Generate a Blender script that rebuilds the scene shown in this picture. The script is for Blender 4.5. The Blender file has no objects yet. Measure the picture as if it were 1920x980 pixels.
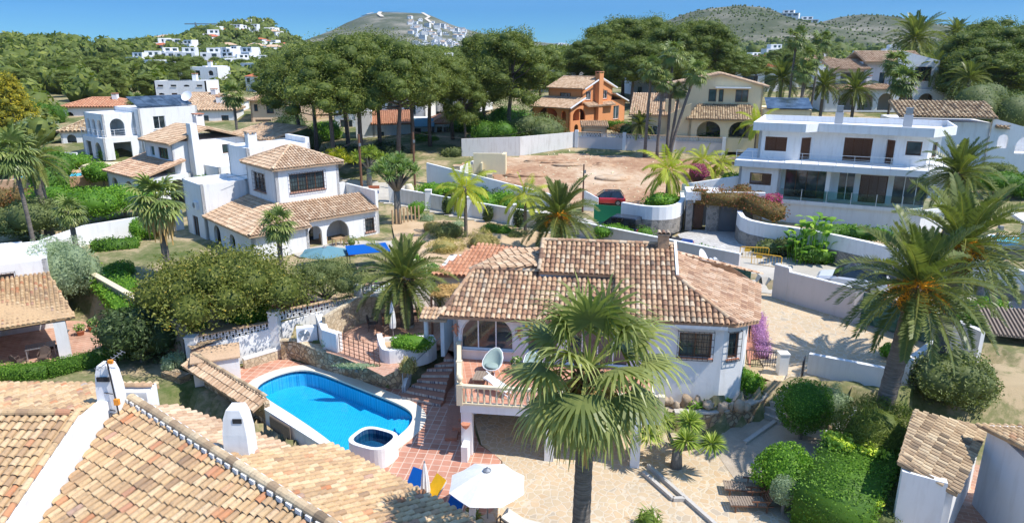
import bpy, math, random
import numpy as np
from mathutils import Vector, Matrix
R = math.radians
scene = bpy.context.scene
col = scene.collection
# ------------------------------------------------------------------ camera
CAM_H, FPX, CX, CY = 17.0, 1300.0, 960.0, 490.0
PITCH = R(16.5)
SP, CP = math.sin(PITCH), math.cos(PITCH)
def at(px, py, z=0.0):
    """world point seen at photo pixel (px,py) lying at height z"""
    k = SP + (py - CY) / FPX * CP
    d = (CAM_H - z) / k
    return Vector(((px - CX) / FPX * d, (d - (CAM_H - z) * SP) / CP, z))
def atd(px, py, Y):
    """world point seen at pixel (px,py) lying at distance Y along the ground"""
    t = (py - CY) / FPX
    drop = Y * (SP + t * CP) / (CP - t * SP)
    d = Y * CP + drop * SP
    return Vector(((px - CX) / FPX * d, Y, CAM_H - drop))
def proj(p):
    drop = CAM_H - p[2]; d = p[1] * CP + drop * SP
    return (CX + FPX * p[0] / d, CY + FPX * (drop * CP - p[1] * SP) / d)
def ztop(base, py):
    """height of the point straight above base seen at row py"""
    return atd(0, py, base[1])[2]
cam = bpy.data.cameras.new('camera'); camo = bpy.data.objects.new('camera', cam); col.objects.link(camo)
camo.location = (0, 0, CAM_H); camo.rotation_euler = (R(90) - PITCH, 0, 0)
cam.sensor_width = 36; cam.lens = 36 * FPX / 1920; cam.clip_start = 0.1; cam.clip_end = 9000
scene.camera = camo
# ------------------------------------------------------------------ tags
def tag(o, label=None, cat=None, group=None, kind=None):
    if label: o['label'] = label
    if cat: o['category'] = cat
    if group: o['group'] = group
    if kind: o['kind'] = kind
    return o
ROOTM = {}
def thing(name, loc, rz=0.0, label=None, cat=None, group=None):
    o = bpy.data.objects.new(name, None); col.objects.link(o)
    o.empty_display_size = 0.3
    o.location = loc; o.rotation_euler = (0, 0, rz)
    ROOTM[o] = Matrix.Translation(Vector(loc)) @ Matrix.Rotation(rz, 4, 'Z')
    return tag(o, label, cat, group)
def kids(o): return [c for c in KIDS.get(o.name, [])]
KIDS = {}
def setparent(o, p):
    o.parent = p; KIDS.setdefault(p.name, []).append(o)
def copy_thing(o, loc, rz=0.0, sc=1.0, label=None, group=None, deep=True):
    c = o.copy(); col.objects.link(c); c.location = loc; c.rotation_euler = (0, 0, rz)
    c.scale = (sc, sc, sc) if not isinstance(sc, tuple) else sc
    if label: c['label'] = label
    if group: c['group'] = group
    if deep: copy_kids(o, c)
    return c
def copy_kids(o, c):
    for ch in kids(o):
        d = ch.copy(); col.objects.link(d); setparent(d, c); copy_kids(ch, d)
# ------------------------------------------------------------------ mesh builder
class MB:
    def __init__(s): s.v = []; s.f = []; s.r = []; s.cr = 0.5
    def face(s, pts):
        n = len(s.v); s.v += [tuple(p) for p in pts]; s.f.append(tuple(range(n, n + len(pts)))); s.r.append(s.cr)
    def hexa(s, c):                       # 8 corners: bottom 4 (ccw), top 4
        n = len(s.v); s.v += [tuple(p) for p in c]
        for q in ((3, 2, 1, 0), (4, 5, 6, 7), (0, 1, 5, 4), (1, 2, 6, 5), (2, 3, 7, 6), (3, 0, 4, 7)):
            s.f.append(tuple(n + i for i in q)); s.r.append(s.cr)
    def box(s, c, size, rz=0.0, rx=0.0, ry=0.0):
        M = Matrix.Translation(Vector(c)) @ Matrix.Rotation(rz, 4, 'Z') @ Matrix.Rotation(rx, 4, 'X') @ Matrix.Rotation(ry, 4, 'Y')
        x, y, z = size[0] / 2, size[1] / 2, size[2] / 2
        s.hexa([M @ Vector(p) for p in ((-x, -y, -z), (x, -y, -z), (x, y, -z), (-x, y, -z), (-x, -y, z), (x, -y, z), (x, y, z), (-x, y, z))])
    def b2(s, x0, x1, y0, y1, z0, z1):
        s.hexa([(x0, y0, z0), (x1, y0, z0), (x1, y1, z0), (x0, y1, z0), (x0, y0, z1), (x1, y0, z1), (x1, y1, z1), (x0, y1, z1)])
    def bar(s, p0, p1, w, h=None):
        p0, p1 = Vector(p0), Vector(p1); h = h or w; d = (p1 - p0)
        if d.length < 1e-6: return
        d.normalize(); up = Vector((0, 0, 1)) if abs(d.z) < .95 else Vector((1, 0, 0))
        a = d.cross(up).normalized() * w / 2; b = a.cross(d).normalized() * h / 2
        s.hexa([p0 - a - b, p0 + a - b, p1 + a - b, p1 - a - b, p0 - a + b, p0 + a + b, p1 + a + b, p1 - a + b])
    def tube(s, pts, rad, n=6, caps=True):
        pts = [Vector(p) for p in pts]
        if not hasattr(rad, '__len__'): rad = [rad] * len(pts)
        base = len(s.v)
        for i, p in enumerate(pts):
            d = (pts[min(i + 1, len(pts) - 1)] - pts[max(i - 1, 0)])
            d = d.normalized() if d.length > 1e-9 else Vector((0, 0, 1))
            up = Vector((0, 0, 1)) if abs(d.z) < .9 else Vector((0, 1, 0))
            a = d.cross(up).normalized(); b = a.cross(d)
            for k in range(n):
                t = 2 * math.pi * k / n
                s.v.append(tuple(p + (a * math.cos(t) + b * math.sin(t)) * rad[i]))
        for i in range(len(pts) - 1):
            for k in range(n):
                k2 = (k + 1) % n; o = base + i * n
                s.f.append((o + k, o + k2, o + n + k2, o + n + k)); s.r.append(s.cr)
        if caps:
            s.f.append(tuple(base + k for k in range(n))[::-1]); s.r.append(s.cr)
            o = base + (len(pts) - 1) * n
            s.f.append(tuple(o + k for k in range(n))); s.r.append(s.cr)
    def cyl(s, c, r, h, n=16, r2=None):
        s.tube([c, (c[0], c[1], c[2] + h)], [r, r if r2 is None else r2], n)
    def lathe(s, c, prof, n=16):
        s.tube([(c[0], c[1], c[2] + z) for r, z in prof], [max(r, 1e-4) for r, z in prof], n)
    def prism(s, poly, z0, z1):           # poly list of (x,y); z0,z1 numbers or lists
        m = len(poly); n = len(s.v)
        Z0 = z0 if hasattr(z0, '__len__') else [z0] * m
        Z1 = z1 if hasattr(z1, '__len__') else [z1] * m
        ar = sum(poly[i][0] * poly[(i + 1) % m][1] - poly[(i + 1) % m][0] * poly[i][1] for i in range(m))
        if ar < 0: poly = poly[::-1]; Z0 = list(Z0)[::-1]; Z1 = list(Z1)[::-1]
        s.v += [(p[0], p[1], z) for p, z in zip(poly, Z0)] + [(p[0], p[1], z) for p, z in zip(poly, Z1)]
        s.f.append(tuple(range(n, n + m))[::-1]); s.r.append(s.cr)
        s.f.append(tuple(range(n + m, n + 2 * m))); s.r.append(s.cr)
        for i in range(m):
            j = (i + 1) % m; s.f.append((n + i, n + j, n + m + j, n + m + i)); s.r.append(s.cr)
    def slab(s, pts, th):                 # 3D polygon with thickness downwards
        m = len(pts); s.prism([(p[0], p[1]) for p in pts], [p[2] - th for p in pts], [p[2] for p in pts])
    def build(s, name, mat, parent=None, local=False, smooth=False):
        me = bpy.data.meshes.new(name)
        V = s.v
        if parent is not None and not local:
            r = parent
            while r.parent: r = r.parent
            Mi = ROOTM[r].inverted(); V = [tuple(Mi @ Vector(p)) for p in V]
        me.from_pydata(V, [], s.f); 
        at_ = me.attributes.new('rnd', 'FLOAT', 'FACE'); at_.data.foreach_set('value', np.array(s.r, dtype=np.float32))
        if mat: me.materials.append(mat)
        if smooth: me.polygons.foreach_set('use_smooth', [True] * len(me.polygons))
        me.update()
        o = bpy.data.objects.new(name, me); col.objects.link(o)
        if parent is not None: setparent(o, parent)
        return o
def npmesh(name, V, F, rnd, mat, parent=None, smooth=False):
    me = bpy.data.meshes.new(name)
    V = np.asarray(V, dtype=np.float32); F = np.asarray(F, dtype=np.int32)
    k = F.shape[1]; m = F.shape[0]
    me.vertices.add(len(V)); me.vertices.foreach_set('co', V.ravel())
    me.loops.add(m * k); me.loops.foreach_set('vertex_index', F.ravel())
    me.polygons.add(m); me.polygons.foreach_set('loop_start', np.arange(0, m * k, k, dtype=np.int32))
    me.polygons.foreach_set('loop_total', np.full(m, k, dtype=np.int32))
    me.update(calc_edges=True)
    a = me.attributes.new('rnd', 'FLOAT', 'FACE'); a.data.foreach_set('value', np.asarray(rnd, dtype=np.float32))
    if mat: me.materials.append(mat)
    if smooth: me.polygons.foreach_set('use_smooth', np.ones(m, dtype=bool))
    o = bpy.data.objects.new(name, me); col.objects.link(o)
    if parent is not None: setparent(o, parent)
    return o
# ------------------------------------------------------------------ materials
MATS = {}
def newmat(name, rough=0.8, spec=0.3):
    m = bpy.data.materials.new(name); m.use_nodes = True; nt = m.node_tree
    b = nt.nodes['Principled BSDF']; b.inputs['Roughness'].default_value = rough
    b.inputs['Specular IOR Level'].default_value = spec
    MATS[name] = m
    return m, nt, b
def nd(nt, t, **kw):
    n = nt.nodes.new(t)
    for k, v in kw.items():
        if k in n.inputs: n.inputs[k].default_value = v
        else: setattr(n, k, v)
    return n
def ramp(nt, stops, interp='LINEAR'):
    n = nt.nodes.new('ShaderNodeValToRGB'); cr = n.color_ramp; cr.interpolation = interp
    while len(cr.elements) < len(stops): cr.elements.new(0.5)
    for e, (p, c) in zip(cr.elements, stops):
        e.position = p; e.color = (*c, 1) if len(c) == 3 else c
    return n
def mixc(nt, fac, a, b, mode='MIX'):
    n = nt.nodes.new('ShaderNodeMix'); n.data_type = 'RGBA'; n.blend_type = mode
    for i, x in ((0, fac), (6, a), (7, b)):
        if hasattr(x, 'default_value') or hasattr(x, 'links'): nt.links.new(x, n.inputs[i])
        else: n.inputs[i].default_value = x if i == 0 else ((*x, 1) if len(x) == 3 else x)
    return n.outputs[2]
def pos(nt): return nd(nt, 'ShaderNodeNewGeometry').outputs['Position']
def noise(nt, vec, scale, detail=4, rough=.55):
    n = nd(nt, 'ShaderNodeTexNoise', Scale=scale, Detail=detail, Roughness=rough)
    nt.links.new(vec, n.inputs['Vector']); return n.outputs['Fac']
def bump(nt, b, h, strength=.3, dist=.05):
    n = nd(nt, 'ShaderNodeBump', Strength=strength, Distance=dist)
    nt.links.new(h, n.inputs['Height']); nt.links.new(n.outputs['Normal'], b.inputs['Normal'])
def objrand(nt): return nd(nt, 'ShaderNodeObjectInfo').outputs['Random']
def rndattr(nt): 
    n = nt.nodes.new('ShaderNodeAttribute'); n.attribute_name = 'rnd'; return n.outputs['Fac']
def plaster(name, c, dirt=.25, rough=.85, stain=(.42, .38, .33)):
    m, nt, b = newmat(name, rough, .25)
    p = pos(nt)
    n1 = noise(nt, p, .7, 6, .65); n2 = noise(nt, p, 6, 5)
    mp = nd(nt, 'ShaderNodeMapping'); mp.inputs['Scale'].default_value = (2.2, 2.2, .35); nt.links.new(p, mp.inputs['Vector'])
    n3 = noise(nt, mp.outputs['Vector'], 1.6, 5)
    r1 = ramp(nt, [(.5, (0, 0, 0)), (.8, (1, 1, 1))]); nt.links.new(n3, r1.inputs['Fac'])
    mu = nd(nt, 'ShaderNodeMath', operation='MULTIPLY'); nt.links.new(r1.outputs['Color'], mu.inputs[0]); mu.inputs[1].default_value = dirt
    c1 = mixc(nt, n1, [x * .93 for x in c], [min(1, x * 1.04) for x in c])
    c2 = mixc(nt, mu.outputs[0], c1, stain)
    nt.links.new(c2, b.inputs['Base Color']); bump(nt, b, n2, .25, .02)
    return m
plaster('white_plaster', (.76, .755, .74), .34)
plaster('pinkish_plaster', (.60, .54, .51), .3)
plaster('orange_plaster', (.68, .29, .12), .2, stain=(.35, .14, .06))
plaster('cream_plaster', (.78, .65, .42), .2)
plaster('beige_plaster', (.66, .58, .50), .2)
plaster('peach_plaster', (.70, .50, .33), .2)
plaster('grey_plaster', (.42, .42, .42), .3)
plaster('old_white_plaster', (.68, .66, .62), .7)
plaster('yellow_plaster', (.72, .62, .40), .35)
plaster('stone_trim', (.68, .58, .40), .35)
def flat(name, c, rough=.6, spec=.4, metal=0, var=.12):
    m, nt, b = newmat(name, rough, spec); b.inputs['Metallic'].default_value = metal
    n = noise(nt, pos(nt), 9, 4)
    nt.links.new(mixc(nt, n, [x * (1 - var) for x in c], [min(1, x * (1 + var)) for x in c]), b.inputs['Base Color'])
    return m
flat('white_paint', (.78, .78, .77), .5); flat('white_metal', (.75, .75, .75), .35); flat('black_metal', (.025, .025, .03), .4)
flat('grey_metal', (.3, .31, .32), .35, .5, .5); flat('rust_metal', (.13, .06, .04), .7); flat('brown_wood', (.16, .075, .04), .6, var=.3)
flat('dark_wood', (.07, .035, .025), .6, var=.3); flat('light_wood', (.4, .26, .14), .6, var=.25); flat('weathered_wood', (.26, .2, .15), .8, var=.3)
flat('green_paint', (.02, .10, .075), .4); flat('green_fabric', (.015, .22, .09), .8); flat('blue_fabric', (.005, .09, .36), .8, .1)
flat('yellow_fabric', (.75, .42, .02), .8, .1); flat('white_fabric', (.72, .72, .70), .85, .1); flat('beige_fabric', (.55, .52, .45), .85, .1)
flat('grey_fabric', (.27, .34, .31), .85, .1, var=.06); flat('teal_fabric', (.12, .24, .28), .85, .1); flat('terracotta', (.5, .21, .12), .8, var=.2)
flat('red_clay', (.55, .16, .08), .8, var=.2); flat('black_rubber', (.02, .02, .02), .8); flat('wicker', (.10, .07, .055), .8, var=.3)
flat('yellow_metal', (.75, .42, .03), .4); flat('orange_plastic', (.8, .28, .02), .4); flat('straw', (.42, .32, .18), .95, .05, var=.4)
flat('concrete', (.48, .45, .40), .9, .1, var=.2); flat('dark_interior', (.03, .03, .03), .9); flat('dark_grey_panel', (.12, .13, .14), .5)
flat('red_floor_tile', (.42, .19, .12), .7, var=.25); flat('mortar', (.66, .66, .65), .9, .1, var=.1); flat('cyan_panel', (.3, .6, .7), .4)
def carpaint(name, c):
    m, nt, b = newmat(name, .25, .5); b.inputs['Base Color'].default_value = (*c, 1); b.inputs['Coat Weight'].default_value = .8; b.inputs['Coat Roughness'].default_value = .08
carpaint('red_car_paint', (.5, .015, .03)); carpaint('blue_car_paint', (.012, .05, .22)); carpaint('black_car_paint', (.012, .013, .02)); carpaint('white_car_paint', (.75, .76, .78))
def glassm(name, c=(.03, .045, .05), rough=.06):
    m, nt, b = newmat(name, rough, .8); n = noise(nt, pos(nt), .8, 3)
    r = ramp(nt, [(.35, [x * .5 for x in c]), (.65, [min(1, x * 2.2) for x in c])]); nt.links.new(n, r.inputs['Fac']); nt.links.new(r.outputs['Color'], b.inputs['Base Color'])
glassm('window_glass'); glassm('car_glass', (.015, .02, .025)); glassm('curtain_glass', (.13, .12, .11), .15); glassm('solar_glass', (.035, .05, .07), .12)
def glass_real():
    m, nt, b = newmat('clear_glass', .02, .5)
    tr = nd(nt, 'ShaderNodeBsdfTransparent'); tr.inputs['Color'].default_value = (.72, .86, .84, 1)
    gl = nd(nt, 'ShaderNodeBsdfGlossy', Roughness=.03); gl.inputs['Color'].default_value = (.9, .95, .95, 1)
    mx = nd(nt, 'ShaderNodeMixShader'); fr = nd(nt, 'ShaderNodeFresnel', IOR=1.5)
    nt.links.new(fr.outputs[0], mx.inputs[0]); nt.links.new(tr.outputs[0], mx.inputs[1]); nt.links.new(gl.outputs[0], mx.inputs[2])
    nt.links.new(mx.outputs[0], nt.nodes['Material Output'].inputs['Surface'])
glass_real()
def rooftile(name, stops, grime=.5, gcol=(.10, .085, .07)):
    m, nt, b = newmat(name, .85, .2)
    r = ramp(nt, stops); nt.links.new(rndattr(nt), r.inputs['Fac'])
    p = pos(nt); n1 = noise(nt, p, .55, 6, .7); n2 = noise(nt, p, 9, 5, .7)
    g = ramp(nt, [(.45, (0, 0, 0)), (.72, (1, 1, 1))]); nt.links.new(n1, g.inputs['Fac'])
    g2 = ramp(nt, [(.5, (0, 0, 0)), (.75, (1, 1, 1))]); nt.links.new(n2, g2.inputs['Fac'])
    mm = nd(nt, 'ShaderNodeMath', operation='MULTIPLY_ADD'); nt.links.new(g.outputs['Color'], mm.inputs[0]); mm.inputs[1].default_value = .5; nt.links.new(g2.outputs['Color'], mm.inputs[2])
    m2 = nd(nt, 'ShaderNodeMath', operation='MULTIPLY', use_clamp=True); nt.links.new(mm.outputs[0], m2.inputs[0]); m2.inputs[1].default_value = grime
    nt.links.new(mixc(nt, m2.outputs[0], r.outputs['Color'], gcol), b.inputs['Base Color']); bump(nt, b, n2, .3, .02)
rooftile('roof_main', [(0, (.16, .10, .07)), (.22, (.36, .20, .12)), (.45, (.50, .31, .18)), (.75, (.57, .40, .25)), (.93, (.62, .49, .34)), (1, (.18, .13, .10))], .7)
rooftile('roof_ochre', [(0, (.28, .18, .11)), (.12, (.42, .27, .15)), (.5, (.56, .38, .20)), (.8, (.62, .45, .27)), (.92, (.48, .20, .09)), (1, (.42, .36, .30))], .62, (.17, .13, .095))
rooftile('roof_pink', [(0, (.38, .22, .14)), (.5, (.58, .37, .23)), (1, (.68, .50, .35))], .5)
rooftile('roof_tan', [(0, (.40, .25, .15)), (.5, (.56, .39, .25)), (1, (.66, .50, .34))], .4)
rooftile('roof_red', [(0, (.40, .10, .05)), (.5, (.50, .15, .07)), (1, (.55, .22, .12))], .25)
rooftile('roof_orange', [(0, (.46, .20, .11)), (1, (.60, .32, .19))], .3)
rooftile('roof_old', [(0, (.13, .10, .07)), (.3, (.36, .25, .15)), (.7, (.55, .41, .25)), (1, (.66, .52, .33))], .55)
def paving(name, scale, cols, grout, gw=.035, rough=.85, bmp=.4):
    m, nt, b = newmat(name, rough, .2)
    p = pos(nt); nz = nd(nt, 'ShaderNodeTexNoise', Scale=1.5 * scale, Detail=3); nt.links.new(p, nz.inputs['Vector'])
    ad = nd(nt, 'ShaderNodeVectorMath', operation='SCALE'); nt.links.new(nz.outputs['Color'], ad.inputs[0]); ad.inputs['Scale'].default_value = .35 / scale
    a2 = nd(nt, 'ShaderNodeVectorMath', operation='ADD'); nt.links.new(p, a2.inputs[0]); nt.links.new(ad.outputs[0], a2.inputs[1])
    v = nd(nt, 'ShaderNodeTexVoronoi', Scale=scale); nt.links.new(a2.outputs[0], v.inputs['Vector'])
    e = nd(nt, 'ShaderNodeTexVoronoi', Scale=scale, feature='DISTANCE_TO_EDGE'); nt.links.new(a2.outputs[0], e.inputs['Vector'])
    sx = nd(nt, 'ShaderNodeSeparateColor'); nt.links.new(v.outputs['Color'], sx.inputs[0])
    r = ramp(nt, cols); nt.links.new(sx.outputs[0], r.inputs['Fac'])
    g = ramp(nt, [(gw, (0, 0, 0)), (gw * 1.8, (1, 1, 1))]); nt.links.new(e.outputs['Distance'], g.inputs['Fac'])
    n2 = noise(nt, p, .35, 5, .65)
    gr = ramp(nt, [(.4, (0, 0, 0)), (.7, (.35, .35, .35))]); nt.links.new(n2, gr.inputs['Fac'])
    c1 = mixc(nt, g.outputs['Color'], grout, r.outputs['Color'])
    nt.links.new(mixc(nt, gr.outputs['Color'], c1, [x * .55 for x in grout]), b.inputs['Base Color'])
    bump(nt, b, g.outputs['Color'], bmp, .03)
paving('crazy_paving', 3.1, [(0, (.50, .35, .20)), (.3, (.58, .43, .27)), (.6, (.50, .39, .25)), (.85, (.55, .40, .24)), (1, (.40, .34, .26))], (.58, .49, .36), .045)
paving('stone_wall', 3.6, [(0, (.30, .20, .11)), (.5, (.48, .35, .21)), (1, (.58, .47, .32))], (.24, .18, .12), .05, bmp=.9)
paving('pale_stone_wall', 3.6, [(0, (.50, .40, .26)), (1, (.66, .56, .40))], (.40, .32, .22), .035, bmp=.8)
paving('grey_stone_wall', 2.8, [(0, (.17, .16, .145)), (1, (.33, .30, .26))], (.38, .35, .31), .03, bmp=.7)
paving('rough_rock', 1.6, [(0, (.34, .24, .16)), (1, (.55, .44, .33))], (.12, .09, .07), .05, bmp=1)
def brickm(name, c1, c2, grout, w=.3, h=.3, rz=0.0, off=0.0, mort=.012, rough=.7):
    m, nt, b = newmat(name, rough, .3)
    mp = nd(nt, 'ShaderNodeMapping'); mp.inputs['Rotation'].default_value = (0, 0, rz); nt.links.new(pos(nt), mp.inputs['Vector'])
    br = nd(nt, 'ShaderNodeTexBrick'); br.offset = off; br.inputs['Scale'].default_value = 1; br.inputs['Mortar Size'].default_value = mort
    br.inputs['Brick Width'].default_value = w; br.inputs['Row Height'].default_value = h; br.inputs['Mortar Smooth'].default_value = .2
    br.inputs['Color1'].default_value = (*c1, 1); br.inputs['Color2'].default_value = (*c2, 1); br.inputs['Mortar'].default_value = (*grout, 1)
    nt.links.new(mp.outputs[0], br.inputs['Vector'])
    n = noise(nt, pos(nt), .8, 6, .7); r = ramp(nt, [(.35, (.78, .78, .78)), (.7, (1.12, 1.1, 1.1))]); nt.links.new(n, r.inputs['Fac'])
    nt.links.new(mixc(nt, 1.0, br.outputs['Color'], r.outputs['Color'], 'MULTIPLY'), b.inputs['Base Color'])
brickm('terracotta_tiles', (.44, .20, .13), (.56, .29, .20), (.62, .46, .36), .42, .42, R(8), 0, .022)
brickm('terracotta_patio', (.46, .25, .17), (.56, .33, .23), (.60, .45, .34), .5, .25, R(20), .5, .015)
brickm('block_wall', (.36, .30, .24), (.44, .37, .29), (.28, .23, .18), .4, .2, 0, .5, .015)
brickm('pool_mosaic', (.01, .04, .12), (.02, .10, .22), (.06, .14, .22), .09, .09, 0, 0, .01, .3)
def groundm(name, cols, s1=.35, s2=4, bmp=.5):
    m, nt, b = newmat(name, .95, .1)
    p = pos(nt); n1 = noise(nt, p, s1, 8, .65); n2 = noise(nt, p, s2, 6, .7)
    r = ramp(nt, cols); mx = nd(nt, 'ShaderNodeMath', operation='MULTIPLY_ADD'); nt.links.new(n2, mx.inputs[0]); mx.inputs[1].default_value = .4
    sb = nd(nt, 'ShaderNodeMath', operation='SUBTRACT'); nt.links.new(n1, sb.inputs[0]); sb.inputs[1].default_value = .2; nt.links.new(sb.outputs[0], mx.inputs[2])
    nt.links.new(mx.outputs[0], r.inputs['Fac']); nt.links.new(r.outputs['Color'], b.inputs['Base Color']); bump(nt, b, n2, bmp, .06)
groundm('soil_green', [(.36, (.09, .12, .035)), (.5, (.20, .19, .09)), (.6, (.40, .31, .19))], .22, 2.5)
groundm('sandy_soil', [(.3, (.38, .26, .15)), (.6, (.52, .38, .24)), (.8, (.60, .47, .32))])
groundm('red_earth', [(.3, (.24, .13, .08)), (.45, (.38, .23, .14)), (.55, (.49, .35, .23)), (.72, (.58, .47, .35))], .09, 1.6, 1)
groundm('rock', [(.3, (.26, .19, .12)), (.7, (.52, .42, .31))], .9, 6, 1)
groundm('lawn', [(.3, (.05, .13, .02)), (.7, (.12, .22, .04))], .5, 12)
groundm('asphalt', [(.3, (.10, .10, .10)), (.7, (.17, .165, .16))], .4, 20, .2)
groundm('concrete_ground', [(.3, (.36, .33, .28)), (.7, (.52, .48, .41))], .4, 8, .3)
groundm('gravel', [(.3, (.36, .30, .23)), (.7, (.55, .47, .37))], .6, 30, .6)
groundm('hill_rock', [(.3, (.05, .065, .03)), (.47, (.085, .095, .05)), (.56, (.15, .145, .10)), (.68, (.26, .235, .18))], .012, .22, 1)
groundm('hill_green', [(.3, (.03, .05, .02)), (.6, (.07, .09, .035)), (.8, (.2, .18, .11))], .02, .2, 1)
groundm('pale_track', [(.3, (.5, .44, .34)), (.7, (.62, .55, .44))], .1, 1)
# cobble drive
paving('cobbles', 4.5, [(0, (.40, .38, .35)), (1, (.56, .54, .50))], (.38, .36, .33), .03, bmp=.3)
def leafm(name, stops, trans=.25, hue=.06):
    m, nt, b = newmat(name, .6, .25)
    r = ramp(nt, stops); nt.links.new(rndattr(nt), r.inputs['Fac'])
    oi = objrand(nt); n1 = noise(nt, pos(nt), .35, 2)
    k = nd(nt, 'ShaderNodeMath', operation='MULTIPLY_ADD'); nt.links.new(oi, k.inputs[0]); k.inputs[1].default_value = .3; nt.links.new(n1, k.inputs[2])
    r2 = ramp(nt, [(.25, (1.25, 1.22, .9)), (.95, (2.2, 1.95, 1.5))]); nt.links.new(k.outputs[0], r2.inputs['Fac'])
    c = mixc(nt, 1.0, r.outputs['Color'], r2.outputs['Color'], 'MULTIPLY')
    nt.links.new(c, b.inputs['Base Color'])
    t = nd(nt, 'ShaderNodeBsdfTranslucent'); nt.links.new(mixc(nt, 1.0, c, (1.3, 1.5, .6), 'MULTIPLY'), t.inputs['Color'])
    mx = nd(nt, 'ShaderNodeMixShader'); mx.inputs[0].default_value = trans
    nt.links.new(b.outputs[0], mx.inputs[1]); nt.links.new(t.outputs[0], mx.inputs[2]); nt.links.new(mx.outputs[0], nt.nodes['Material Output'].inputs['Surface'])
leafm('pine_needles', [(0, (.04, .065, .018)), (.5, (.085, .115, .028)), (1, (.15, .17, .045))])
leafm('yellow_conifer', [(0, (.06, .08, .015)), (.5, (.22, .20, .02)), (1, (.42, .34, .02))])
leafm('olive_leaf', [(0, (.05, .075, .03)), (1, (.15, .18, .09))])
leafm('citrus_leaf', [(0, (.04, .06, .012)), (.6, (.10, .12, .03)), (.93, (.17, .17, .05)), (1, (.45, .28, .03))])
leafm('silver_leaf', [(0, (.10, .15, .11)), (1, (.24, .31, .25))])
leafm('bright_leaf', [(0, (.035, .10, .012)), (.6, (.09, .20, .02)), (1, (.20, .32, .05))])
leafm('hedge_leaf', [(0, (.03, .08, .012)), (.6, (.07, .155, .02)), (1, (.14, .23, .04))])
leafm('dull_hedge', [(0, (.045, .07, .015)), (1, (.13, .17, .04))])
leafm('ivy_leaf', [(0, (.12, .20, .02)), (.5, (.30, .40, .05)), (1, (.52, .58, .14))])
leafm('dark_leaf', [(0, (.015, .03, .012)), (.7, (.045, .075, .03)), (1, (.13, .17, .11))], .1)
leafm('red_leaf', [(0, (.07, .06, .025)), (.6, (.13, .09, .04)), (1, (.28, .06, .05))])
leafm('magenta_flower', [(0, (.07, .09, .03)), (.4, (.22, .03, .14)), (1, (.45, .06, .30))])
leafm('purple_flower', [(0, (.07, .06, .08)), (.3, (.22, .10, .33)), (1, (.42, .26, .58))])
leafm('dry_grass', [(0, (.14, .14, .06)), (1, (.40, .34, .18))])
leafm('fan_leaf', [(0, (.05, .085, .03)), (.7, (.13, .17, .065)), (1, (.24, .25, .12))], .25)
leafm('fan_leaf_pale', [(0, (.05, .075, .03)), (.5, (.12, .15, .06)), (.8, (.18, .21, .09)), (1, (.30, .29, .16))], .3)
leafm('date_leaf', [(0, (.05, .075, .03)), (.7, (.115, .14, .05)), (1, (.23, .23, .08))], .25)
for k_ in ('fan_leaf', 'fan_leaf_pale', 'date_leaf'): MATS[k_].node_tree.nodes['Principled BSDF'].inputs['Roughness'].default_value = .38
leafm('fan_leaf_bright', [(0, (.07, .12, .02)), (.7, (.16, .23, .05)), (1, (.26, .30, .09))], .25)

leafm('queen_leaf', [(0, (.12, .16, .02)), (.7, (.24, .28, .04)), (1, (.42, .36, .05))], .3)
leafm('yucca_leaf', [(0, (.06, .12, .05)), (1, (.20, .28, .13))], .2)
leafm('dead_leaf', [(0, (.16, .11, .05)), (1, (.36, .26, .13))], .1)
leafm('fruit_strand', [(0, (.40, .16, .01)), (1, (.70, .36, .03))], .1)
leafm('white_flower', [(0, (.05, .12, .03)), (.7, (.10, .18, .05)), (.75, (.7, .62, .6)), (1, (.8, .75, .72))], .1)
def barkm(name, c, rings=0.0):
    m, nt, b = newmat(name, .95, .1); p = pos(nt)
    mp = nd(nt, 'ShaderNodeMapping'); mp.inputs['Scale'].default_value = (8, 8, 2) if not rings else (1.2, 1.2, rings); nt.links.new(p, mp.inputs['Vector'])
    n = noise(nt, mp.outputs['Vector'], 1.5, 6, .7)
    r = ramp(nt, [(.3, [x * .45 for x in c]), (.55, c), (.8, [min(1, x * 1.6) for x in c])]); nt.links.new(n, r.inputs['Fac'])
    nt.links.new(r.outputs['Color'], b.inputs['Base Color']); bump(nt, b, n, .8, .05)
barkm('pine_bark', (.17, .13, .11)); barkm('palm_bark', (.19, .165, .14), 14); barkm('smooth_bark', (.25, .23, .2)); barkm('palm_stub', (.22, .14, .07))
def waterm(name, c, rough=.03):
    m, nt, b = newmat(name, rough, .5); p = pos(nt); n = noise(nt, p, 3.2, 3)
    n2 = noise(nt, p, 7, 2)
    tr = nd(nt, 'ShaderNodeBsdfTransparent'); tr.inputs['Color'].default_value = (*c, 1)
    gl = nd(nt, 'ShaderNodeBsdfGlossy', Roughness=rough); fr = nd(nt, 'ShaderNodeFresnel', IOR=1.33); mx = nd(nt, 'ShaderNodeMixShader')
    bp = nd(nt, 'ShaderNodeBump', Strength=.35, Distance=.05); nt.links.new(n, bp.inputs['Height']); nt.links.new(bp.outputs[0], gl.inputs['Normal']); nt.links.new(bp.outputs[0], fr.inputs['Normal'])
    nt.links.new(fr.outputs[0], mx.inputs[0]); nt.links.new(tr.outputs[0], mx.inputs[1]); nt.links.new(gl.outputs[0], mx.inputs[2]); nt.links.new(mx.outputs[0], nt.nodes['Material Output'].inputs['Surface'])
waterm('pool_water', (.38, .84, .94))
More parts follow.
